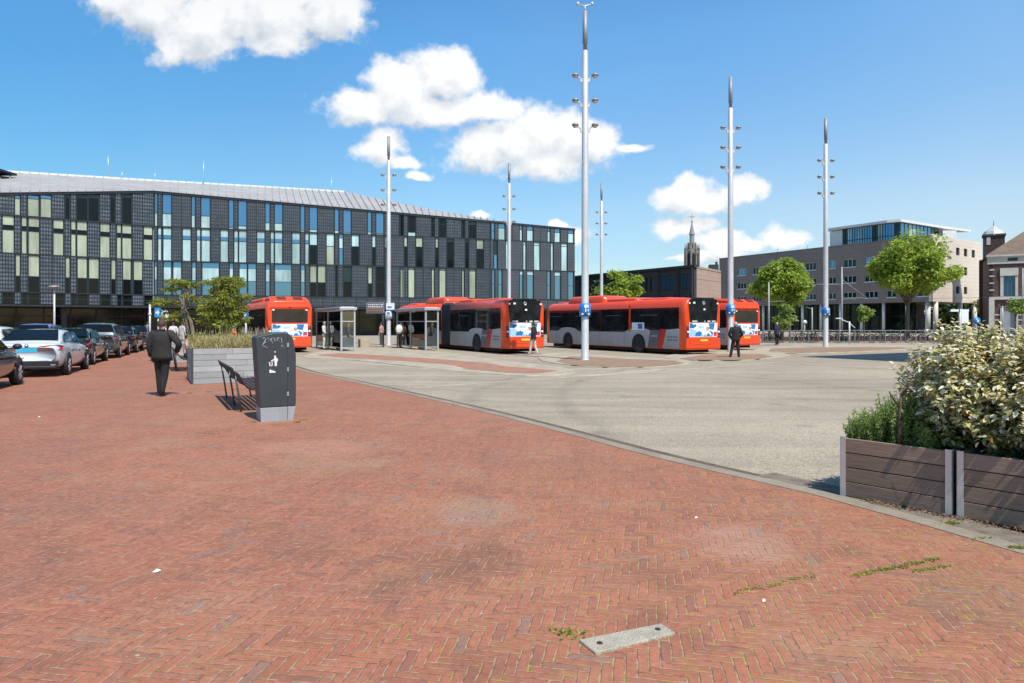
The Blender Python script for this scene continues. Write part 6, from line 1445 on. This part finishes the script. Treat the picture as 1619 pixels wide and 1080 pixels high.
multistem('bushy small tree with upright stems behind the ornamental grass', b_,
    [([(0,0,0), loc(349,500), loc(353,480), loc(354,455), loc(352,440)], .05), ([(-.15,.05,0), loc(343,500), loc(340,480), loc(335,462)], .04), ([(.12,0,0), loc(362,500), loc(368,480), loc(371,455)], .04), ([(.05,.1,0), loc(352,500), loc(344,470), loc(337,450)], .035)],
    [(loc(352,443), .36, .13), (loc(365,441,.2), .36, .12), (loc(338,447,-.2), .28, .10), (loc(374,450), .32, .14), (loc(356,455,.3), .36, .14), (loc(345,470), .36, .26), (loc(360,476,-.2), .42, .30), (loc(333,482), .36, .22), (loc(372,478,.3), .34, .28), (loc(350,492,.2), .42, .30), (loc(352,460,.1), .34, .26), (loc(366,462,-.1), .30, .22), (loc(341,459,.2), .28, .2), (loc(376,488,.1), .30, .24), (loc(336,497,-.1), .38, .16), (loc(366,496), .40, .18), (loc(322,487,.2), .26, .1), (loc(384,468,.1), .28, .1), (loc(344,508,.3), .42, .2), (loc(362,512,-.2), .40, .2), (loc(378,505,.2), .32, .16), (loc(328,508), .30, .16)], .15, 120, 3, OLIV)
# ornamental grass in the front grey planter
STRAW = leafmat('grass_straw', [(0.58,0.44,0.22),(0.66,0.52,0.29),(0.48,0.36,0.16),(0.40,0.36,0.12),(0.72,0.58,0.36),(0.30,0.32,0.09)], .35)
t = thing('ornamental_grass', 'dry straw coloured ornamental grass filling the front grey planter', 'grass', GA + Vector((0,0,.82)), ROT); r = random.Random(2); mb = MB()
for _ in range(3800):
    x, y = r.uniform(.05, 2.25), r.uniform(.05, 2.25); a = r.random()*6.28; l = r.uniform(.22, .5) * (1.15 if mnoise.noise((x*2, y*2, 1)) > 0 else .8); ln = r.uniform(.15, .9)
    d = Vector((math.cos(a), math.sin(a), 0)); p = Vector((x, y, 0)); s_ = Vector((-d.y, d.x, 0)) * .006
    q1, q2, e = p + d*l*ln*.25 + Vector((0,0,l*.55)), p + d*l*ln*.6 + Vector((0,0,l*.85)), p + d*l*ln + Vector((0,0,l*(.95 - .35*ln)))
    mb.add([p - s_, p + s_, q1 + s_, q2 + s_*.8, e, q2 - s_*.8, q1 - s_], [(0,1,2,6), (6,2,3,5), (5,3,4)])
mb.build('blades', STRAW, t); mb = MB()
for _ in range(260):
    x, y = r.uniform(.05, 2.25), r.uniform(.05, 2.25); l = r.uniform(.3, .75); d = rdir(r)*.25; p = Vector((x,y,0)); e = p + Vector((d.x*l, d.y*l, l)); mb.tube([p, p.lerp(e,.5) + Vector((d.x*.02,0,.02)), e], [.004,.003,.002], 3)
mb.build('stalks', STRAW, t); mb = MB()
for _ in range(620):
    x, y = r.choice(((.25,.5), (1.4,.5), (.3,1.7), (1.1,1.2), (.7,.9), (1.9,1.5), (.15,1.0))); p = Vector((x + r.gauss(0,.14), y + r.gauss(0,.14), r.uniform(.02,.55))); leaf_quad(mb, p, rdir(r) + Vector((0,0,.6)), rdir(r), .09, .035)
mb.build('weeds', OLIV, t)
# near right shrubs
ELA = leafmat('leaves_cream', [(0.86,0.80,0.56),(0.76,0.68,0.34),(0.88,0.84,0.66),(0.64,0.58,0.20),(0.44,0.44,0.13),(0.85,0.80,0.60),(0.58,0.56,0.26),(0.87,0.82,0.62),(0.24,0.27,0.07),(0.82,0.75,0.46),(0.72,0.68,0.44)], .3, .45)
ELD = leafmat('leaves_variegated', [(0.10,0.145,0.04),(0.15,0.19,0.05),(0.07,0.11,0.03),(0.30,0.31,0.13),(0.05,0.08,0.022),(0.46,0.45,0.26),(0.18,0.22,0.06)], .22, .45)
ELY = leafmat('leaves_yellow', [(0.62,0.38,0.03),(0.55,0.30,0.04),(0.50,0.22,0.02),(0.66,0.46,0.06)], .3, .45)
TWIG = mat('twig', (0.09, 0.06, 0.045), 0.9, ns=9, na=.3)
def elaeagnus(label, base, cc, rad, seed, n):
    r = random.Random(seed); t = thing('variegated_shrub', label, 'shrub', base, 0, 'cream-leaved shrubs in the brown planters'); cc = Vector(cc) - Vector(base); rad = Vector(rad)
    st, A_, B_, Y_ = MB(), MB(), MB(), MB()
    for i in range(n):
        d = rdir(r)
        if d.z < -.85: d.z = -d.z
        wob = 1 + .20*math.sin(4*math.atan2(d.y, d.x) + seed) + .16*mnoise.noise(d*2.2 + Vector((seed,0,0)))
        tip_ = cc + Vector((d.x*rad.x, d.y*rad.y, d.z*rad.z)) * wob * r.uniform(.66, 1.06); org = Vector((cc.x*.35 + r.gauss(0,.07), cc.y*.35 + r.gauss(0,.07), 0))
        mid = org.lerp(tip_, .55) + Vector((0,0,.12))
        if i % 6 == 0: st.tube([org, mid, tip_], [.010, .007, .003], 5)
        hgt = (tip_.z - (cc.z - rad.z)) / (2*rad.z); out = ((tip_ - cc).length) / rad.length
        ax0 = (tip_ - mid).normalized()
        for k in range(15):
            f = k / 14; p = mid.lerp(tip_, .35 + .65*f) + rdir(r)*.02; a = (ax0*.45 + rdir(r)).normalized(); nn = (Vector((0,0,.9)) + ax0*.4 + rdir(r)*.6)
            l = r.uniform(.042, .080); young = hgt*1.15 + .22*f + r.gauss(0,.16) > .50
            tgt = Y_ if r.random() < .035 else (A_ if young else B_)
            leaf_full(tgt, p, nn, a, l, l*.50, r.uniform(.05,.3), r.uniform(-.05,.35))
    st.build('branches', TWIG, t); A_.build('young_leaves', ELA, t); B_.build('old_leaves', ELD, t); Y_.build('yellow_leaves', ELY, t)
def inP(o, x, y, z): q = o + Vector((a_.x, a_.y, 0))*x + Vector((PB.x, PB.y, 0))*y; return Vector((q.x, q.y, z))
elaeagnus('cream-leaved shrub with a pointed top over the joint of the two brown planters', inP(PA, .80, .55, .42), inP(PA, .93, .52, 1.00), (.52, .52, .56), 5, 1050)
elaeagnus('cream-leaved shrub spilling over the front of the right brown planter', inP(PC, .55, .45, .42), inP(PC, .52, .42, .98), (.52, .52, .58), 8, 1150)
SPK = leafmat('leaves_fine', [(0.22,0.38,0.06),(0.29,0.46,0.08),(0.15,0.27,0.045),(0.36,0.50,0.12),(0.42,0.52,0.16)], .4)
t = thing('fine_leaved_shrub', 'fine-leaved dark green shrub in the left brown planter', 'shrub', inP(PA, .42, .42, .42)); r = random.Random(13); st, lv = MB(), MB(); o0 = t.location
for i in range(620):
    x, y = r.uniform(.03, .74), r.uniform(.09, .9); b = inP(PA, x, y, .42) - o0; hh = r.uniform(.12, .26) + .34*max(0, 1 - abs(x - .36)/.34) * r.uniform(.5, 1.1)
    lean = Vector((a_.x, a_.y, 0)) * (x - .36) * .6 + rdir(r)*.16; e = b + Vector((lean.x*hh*1.4, lean.y*hh*1.4, hh)); st.tube([b, b.lerp(e,.5) + Vector((0,0,.02)), e], [.004,.003,.0015], 4)
    for k in range(42):
        f = r.uniform(.15, 1.0); p = b.lerp(e, f); dd = rdir(r); leaf_quad(lv, p, rdir(r) + Vector((0,0,.4)), dd + Vector((0,0,.55)), r.uniform(.02,.045), .011)
st.build('branches', TWIG, t); lv.build('leaves', SPK, t)
t = thing('dead_twig', 'bare dark forked twig sticking out of the fine-leaved shrub', 'twig', inP(PA, .50, .05, .45)); mb = MB()
mb.tube([(0,0,0), (.0,.0,.28), (.015,0,.53)], [.015,.013,.010], 6); mb.tube([(.008,0,.42), (-.075,.0,.53), (-.09,0,.57)], [.010,.007,.006], 5); mb.tube([(.015,0,.52), (.075,-.02,.62), (.10,-.03,.67)], [.011,.010,.008], 5); mb.build('branch', TWIG, t)
# fallen leaves along the foot of the near planters
mb = MB(); r = random.Random(21)
FALL = leafmat('fallen_leaves', [(.10,.05,.03),(.18,.09,.045),(.06,.035,.025),(.26,.16,.08)], .1)
for _ in range(700):
    x = r.uniform(.2, 2.3); p = inP(PA, x, -abs(r.gauss(0,.05)) - .01, -.018 + r.random()*.012); leaf_quad(mb, p, Vector((0,0,1)) + rdir(r)*.6, rdir(r), r.uniform(.012,.035), .015)
tag(mb.build('fallen_leaves', FALL), 'brown fallen leaves along the foot of the plank planters', 'leaves', kind='stuff')
# ------------------------------------------------------------------ people
SKIN = mat('skin', (0.46, 0.27, 0.19), 0.55, ns=6, na=.1); HAIRM = {}
def fab(n, c, na=.18): return mat('cloth_' + n, c, .85, ns=7, na=na + .12, bump=.8, bs=13)
def hairmat(n, c): return mat('hair_' + n, c, .6, ns=30, na=.4, bump=.6, bs=60)
def person(label, loc, face, top, legs, shoes, hair, h=1.75, pose=None, stocky=1.0, coat=None, hem=.80, coatm=None, bald=False):
    """face = heading angle of the figure; joints for a 1.75 m body looking along +y"""
    J = dict(pel=(0,0,.95), sp=(0,.0,1.12), ch=(0,.0,1.33), nk=(0,-.01,1.475), hb=(0,.005,1.555), ht=(0,.015,1.665),
             shL=(-.175,0,1.415), elL=(-.235,-.03,1.13), wrL=(-.245,.05,.88), shR=(.175,0,1.415), elR=(.235,-.03,1.13), wrR=(.245,.05,.88),
             hipL=(-.085,0,.90), knL=(-.095,.02,.49), anL=(-.10,-.02,.085), toL=(-.125,.12,.035), hipR=(.085,0,.90), knR=(.095,.02,.49), anR=(.10,-.02,.085), toR=(.125,.12,.035))
    if pose: J.update(pose)
    k = h / 1.75; J = {n: Vector(v) * k for n, v in J.items()}
    q = stocky
    RAD = dict(pel=.150*q, sp=.145*q, ch=.158*q, nk=.062, hb=.080, ht=.092, shL=.070*q, elL=.052*q, wrL=.036, shR=.070*q, elR=.052*q, wrR=.036,
               hipL=.105*q, knL=.078*q, anL=.062, toL=.038, hipR=.105*q, knR=.078*q, anR=.062, toR=.038)
    E = [('pel','sp'),('sp','ch'),('ch','nk'),('nk','hb'),('hb','ht'),('ch','shL'),('shL','elL'),('elL','wrL'),('ch','shR'),('shR','elR'),('elR','wrR'),
         ('pel','hipL'),('hipL','knL'),('knL','anL'),('anL','toL'),('pel','hipR'),('hipR','knR'),('knR','anR'),('anR','toR')]
    names = list(J); me = bpy.data.meshes.new('body'); me.from_pydata([tuple(J[n]) for n in names], [(names.index(a), names.index(b)) for a, b in E], [])
    ob = bpy.data.objects.new('body', me); COL.objects.link(ob)
    md = ob.modifiers.new('skin', 'SKIN'); md.use_smooth_shade = True; md.branch_smoothing = .4
    for i, n in enumerate(names):
        sv = me.skin_vertices[0].data[i]; rr_ = RAD[n] * k; sv.radius = (rr_, rr_); sv.use_root = (n == 'pel')
    sb = ob.modifiers.new('sub', 'SUBSURF'); sb.levels = 2; sb.render_levels = 2
    bpy.context.view_layer.update()
    dg = bpy.context.evaluated_depsgraph_get(); m2 = bpy.data.meshes.new_from_object(ob.evaluated_get(dg)); bpy.data.objects.remove(ob)
    def near(p):
        best, bd = None, 9
        for a, b in E:
            A, B = J[a], J[b]; d = B - A; t_ = max(0, min(1, (p - A).dot(d) / max(d.length_squared, 1e-9))); dist = (p - A - d * t_).length - .5 * (RAD[a] + (RAD[b] - RAD[a]) * t_) * k
            if dist < bd: bd, best = dist, (a, b, t_)
        return best
    TOR = {('pel','sp'),('sp','ch'),('ch','nk')}
    for v in m2.vertices:
        e = near(v.co)
        if (e[0], e[1]) in TOR:
            ax = J[e[0]].lerp(J[e[1]], e[2]); f = .74 if (e[0], e[1]) != ('ch','nk') or e[2] < .4 else .9
            v.co.y = ax.y + (v.co.y - ax.y) * f; v.co.x *= 1.06
    mb = MB(); o0 = 0; mb.add([v.co.copy() for v in m2.vertices], [], 0)
    for p in m2.polygons:
        c = sum((m2.vertices[i].co for i in p.vertices), Vector()) / len(p.vertices); e = near(c); s = (e[0], e[1])
        if s in (('nk','hb'),('hb','ht')) or (s == ('ch','nk') and e[2] > .82): mi = 0
        elif s[1].startswith('to') or (s[0].startswith('kn') and e[2] > .93): mi = 3
        elif s[0] in ('hipL','hipR','knL','knR') or s[1] in ('hipL','hipR') or (s == ('pel','sp') and e[2] < .25): mi = 2
        else: mi = 1
        mb.f.append(tuple(p.vertices)); mb.mi.append(mi); mb.sm.append(True)
    # head details and hands in the same surface
    hc = (J['hb'] + J['ht']) / 2
    fw = Vector((0, 1, 0))
    for s in (-1, 1):
        mb.ball(hc + Vector((s*.082, -.005, .005))*k, (.014*k, .026*k, .034*k), 8, 6, 0)
        mb.ball(hc + Vector((s*.032, .078, .02))*k, (.012*k, .008*k, .008*k), 6, 4, 3)
    mb.ball(hc + Vector((0, .092, -.015))*k, (.013*k, .018*k, .024*k), 8, 5, 0); mb.ball(hc + Vector((0, .078, -.058))*k, (.026*k, .010*k, .006*k), 8, 4, 0)
    for L_ in 'LR':
        el, wr_ = J['el' + L_], J['wr' + L_]; d = (wr_ - el).normalized(); side = Vector((1 if L_ == 'R' else -1, 0, 0)); s_ = d.cross(side); s_ = s_.normalized() if s_.length > .1 else d.orthogonal().normalized()
        pc = wr_ + d*.06*k; mb.tube([wr_ - d*.015*k, wr_ + d*.02*k, pc, wr_ + d*.092*k], [.026*k, .034*k, .040*k, .032*k], 8, 0)
        inn = d.cross(s_).normalized() * (-1 if L_ == 'R' else 1)
        for i, ln in enumerate((.072, .080, .075, .058)):
            b = wr_ + d*.088*k + s_*(i - 1.5)*.018*k; mb.tube([b, b + d*ln*.5*k + inn*.006*k, b + d*ln*.9*k + inn*.03*k], [.0095*k, .0088*k, .007*k], 6, 0)
        b = wr_ + d*.03*k - s_*.03*k; mb.tube([b, b + (d*.5 - s_*.8)*.035*k, b + (d*.95 - s_*.5)*.06*k], [.012*k, .0105*k, .008*k], 6, 0)
    t = thing('person', label, 'person', loc, face); body = mb.build('body', [SKIN, top, legs, shoes], t)
    # hair cap following the skull
    if not bald:
        hb = MB(); n, m_ = 14, 8; vs, fs = [], []
        for i in range(m_ + 1):
            for j in range(n):
                ph = 2*math.pi*j/n; back = .5 - .5*math.sin(ph); low = R(62) + R(58)*back; th = low * i / m_; rx, ry, rz = .099, .112, .118
                vs.append(hc + Vector((rx*math.sin(th)*math.cos(ph), ry*math.sin(th)*math.sin(ph) - .004, rz*math.cos(th) + .012))*k)
        for i in range(m_):
            for j in range(n): j2 = (j+1) % n; fs.append((i*n+j, (i+1)*n+j, (i+1)*n+j2, i*n+j2))
        hb.add(vs, fs, 0, True); hb.build('hair', hair, t)
    if coat:
        cb = MB(); n = 20; vs, fs = [], []
        rows = [(1.47,.085,.075,0), (1.435,.16,.10,0), (1.36,.195,.128,0), (1.22,.190,.132,0), (1.08,.180,.128,0), (.98,.192,.138,0), (.90,.205,.145,0), (hem,.212,.148,0), (hem+.012,.195,.132,0)]
        for z, rx, ry, oy in rows:
            for j in range(n):
                ph = 2*math.pi*j/n; wv = 1 + (.015*math.sin(5*ph + z*9) if z < 1.1 else 0)
                ax = J['pel'].lerp(J['nk'], max(0, min(1, (z - .95)/.52)))
                vs.append(Vector((ax.x + rx*q*k*math.cos(ph)*wv, ax.y + ry*q*k*math.sin(ph)*wv, z*k)))
        for i in range(len(rows)-1):
            for j in range(n): j2 = (j+1) % n; fs.append((i*n+j, i*n+j2, (i+1)*n+j2, (i+1)*n+j))
        fs = [tuple(reversed(f)) for f in fs]
        cb.add(vs, fs, 0, True)
        for L_ in 'LR':
            s_, e_, w_ = J['sh'+L_], J['el'+L_], J['wr'+L_]; a = Vector((J['ch'].x*.4 + s_.x*.6, s_.y, s_.z + .01))
            pts = [a, s_, s_.lerp(e_, .5), e_ - (e_-s_).normalized()*.04, e_ + (w_-e_).normalized()*.04, e_.lerp(w_, .6), w_ - (w_-e_).normalized()*.005]
            cb.tube(pts, [.072*k*q, .088*k*q, .074*k*q, .066*k*q, .064*k*q, .056*k*q, .052*k*q], 12)
        cb.box((J['pel'].x, J['pel'].y - .140*q*k, (hem + .10)*k), (.006, .012, .2*k))
        if coatm != 'open': cb.tube([(J['nk'].x + .075*k*math.cos(a_2), J['nk'].y + .068*k*math.sin(a_2) - .005, 1.475*k + .02*k*(1 - math.sin(a_2))*.5) for a_2 in [2*math.pi*j/16 for j in range(17)]], .017*k, 6, cap=False)
        cb.build('jacket', coat, t)
    return t
SUIT = fab('suit', (0.022, 0.020, 0.019)); TRS = fab('trousers', (0.013, 0.013, 0.014)); BLKC = fab('black', (0.014, 0.014, 0.016)); NAVY = fab('navy', (0.018, 0.02, 0.05)); LGT = fab('light', (0.50, 0.48, 0.44)); WHT = fab('white', (0.66, 0.64, 0.58)); REDC = fab('red', (0.6, 0.03, 0.03)); DGY = fab('dark_grey', (0.06, 0.06, 0.065)); PNK = fab('pink', (0.5, 0.28, 0.25)); BLU = fab('blue', (.14,.16,.26)); SHO = mat('shoes_black', (.012,.012,.012), .35, ns=9); SHW = mat('shoes_white', (.65,.63,.6), .6)
HB, HG, HD = hairmat('brown', (.060,.030,.018)), hairmat('grey', (.38,.36,.34)), hairmat('dark', (.018,.014,.012))
p0 = G(256, 626.5)
person('person in a dark suit seen from behind, one hand on the hip, walking', p0, R(4), SUIT, TRS, SHO, HB, 1.74,
    dict(shR=(.19,0,1.405), elR=(.405,-.05,1.175), wrR=(.285,.10,1.01), shL=(-.19,0,1.405), elL=(-.268,-.02,1.13), wrL=(-.262,.07,.90), hipL=(-.08,0,.90), knL=(-.075,.05,.49), anL=(-.055,.03,.085), toL=(-.075,.17,.035), hipR=(.08,0,.90), knR=(.062,.0,.49), anR=(.045,-.11,.10), toR=(.06,.03,.035)), 1.10, SUIT, .80)
person('person in a dark jacket and pale trousers walking past the rear of the articulated bus', G(843.5, 561, ZG), R(60), BLKC, LGT, SHW, HD, 1.72,
    dict(elL=(-.21,-.10,1.16), wrL=(-.18,.03,.95), elR=(.21,-.06,1.15), wrR=(.19,.10,.97), knL=(-.09,.14,.50), anL=(-.09,.16,.10), toL=(-.1,.30,.05), knR=(.09,-.04,.49), anR=(.09,-.20,.11), toR=(.1,-.06,.035)), .95, BLKC, .84)
person('person in black leather jacket standing with legs apart before the rightmost bus', G(1163, 566.5, ZG), R(-8), BLKC, BLKC, SHO, HG, 1.76,
    dict(elL=(-.30,-.05,1.15), wrL=(-.22,.14,1.0), elR=(.30,-.05,1.15), wrR=(.22,.14,1.0), knL=(-.16,.02,.49), anL=(-.24,-.02,.085), toL=(-.30,.11,.035), knR=(.12,.03,.49), anR=(.15,.0,.085), toR=(.19,.13,.035)), 1.08, BLKC, .86)
navy = person('person in a navy coat with a bag standing by the bicycle railing', G(1228.5, 545.5, ZG), R(30), NAVY, BLKC, SHO, HG, 1.74, None, 1.0, NAVY, .66)
mb = MB(); q = navy.location + Vector((.34, .05, .52)); t = thing('hand_bag', 'black bag hanging beside the navy-coated person', 'bag', q); mb.box((0,0,0), (.16,.32,.3)); mb.tube([(0,-.1,.14), (0,-.06,.36), (0,.06,.36), (0,.1,.14)], .012, 5); mb.build('bag', BLKC, t, bevel=.03)
bp = person('person in dark clothes with a pale backpack at the white-signed mast', at(633, 44.5, ZG + .06), R(-60), DGY, BLKC, SHO, HD, 1.70, None, .95)
q = bp.location; t = thing('backpack', 'pale rounded backpack carried by the person at the white-signed mast', 'backpack', (q.x - .05, q.y - .2, q.z + 1.22)); mb = MB(); mb.ball((0,0,0), (.24,.16,.30), 12, 8); mb.box((0,-.14,-.10), (.26,.06,.2)); mb.build('bag', WHT, t, bevel=.02)
person('person in a pink top standing at the departure board post', at(603, 46.5, ZG + .06), R(70), PNK, DGY, SHW, HD, 1.70, None, .9)
person('person dressed in white standing inside the left bus shelter', at(513, 43.0, ZG + .06), R(-100), WHT, WHT, SHW, HG, 1.72, dict(wrR=(.20,.20,.98), elR=(.24,.02,1.14)), 1.0, WHT, .80)
person('person in dark clothes in the left bus shelter beside the white-clad one', at(551, 42.6, ZG + .06), R(-70), DGY, BLKC, SHO, HD, 1.70)
person('person in a grey coat waiting in the right bus shelter', at(683, 43.4, ZG + .06), R(-80), DGY, BLU, SHO, HB, 1.70, None, 1.0, DGY, .7)
person('person in a pale blue top walking towards the station entrance', at(233, 50, 0), R(10), BLU, BLKC, SHW, HD, 1.72, None, .9)
person('person in a bright red top with grey hair behind the ornamental grass', at(368, 31, ZG), R(150), REDC, DGY, SHO, HG, 1.62, None, 1.0)
person('person in white behind the planter, left one of a pair', at(274, 41, 0), R(20), WHT, BLKC, SHO, HD, 1.70)
person('person in pale clothes behind the planter, right one of a pair', at(288, 42.5, 0), R(-20), LGT, LGT, SHO, HB, 1.72)
sb_ = b2 + Vector((*(RIGHT*.30), 0)) + Vector((*(HEAD*1.05), 0))
person('seated person with dark hair and pale top on the bench behind the suited man', sb_, ROT - R(90), PNK, BLKC, SHO, HD, 1.68,
    dict(pel=(0,-.05,.52), sp=(0,-.04,.70), ch=(0,-.01,.91), nk=(0,.02,1.05), hb=(0,.05,1.13), ht=(0,.065,1.24), shL=(-.175,0,.99), elL=(-.23,.05,.72), wrL=(-.14,.26,.62), shR=(.175,0,.99), elR=(.23,.05,.72), wrR=(.14,.26,.62),
         hipL=(-.09,0,.50), knL=(-.10,.44,.50), anL=(-.10,.46,.085), toL=(-.11,.60,.035), hipR=(.09,0,.50), knR=(.10,.44,.50), anR=(.10,.46,.085), toR=(.11,.60,.035)), .92)
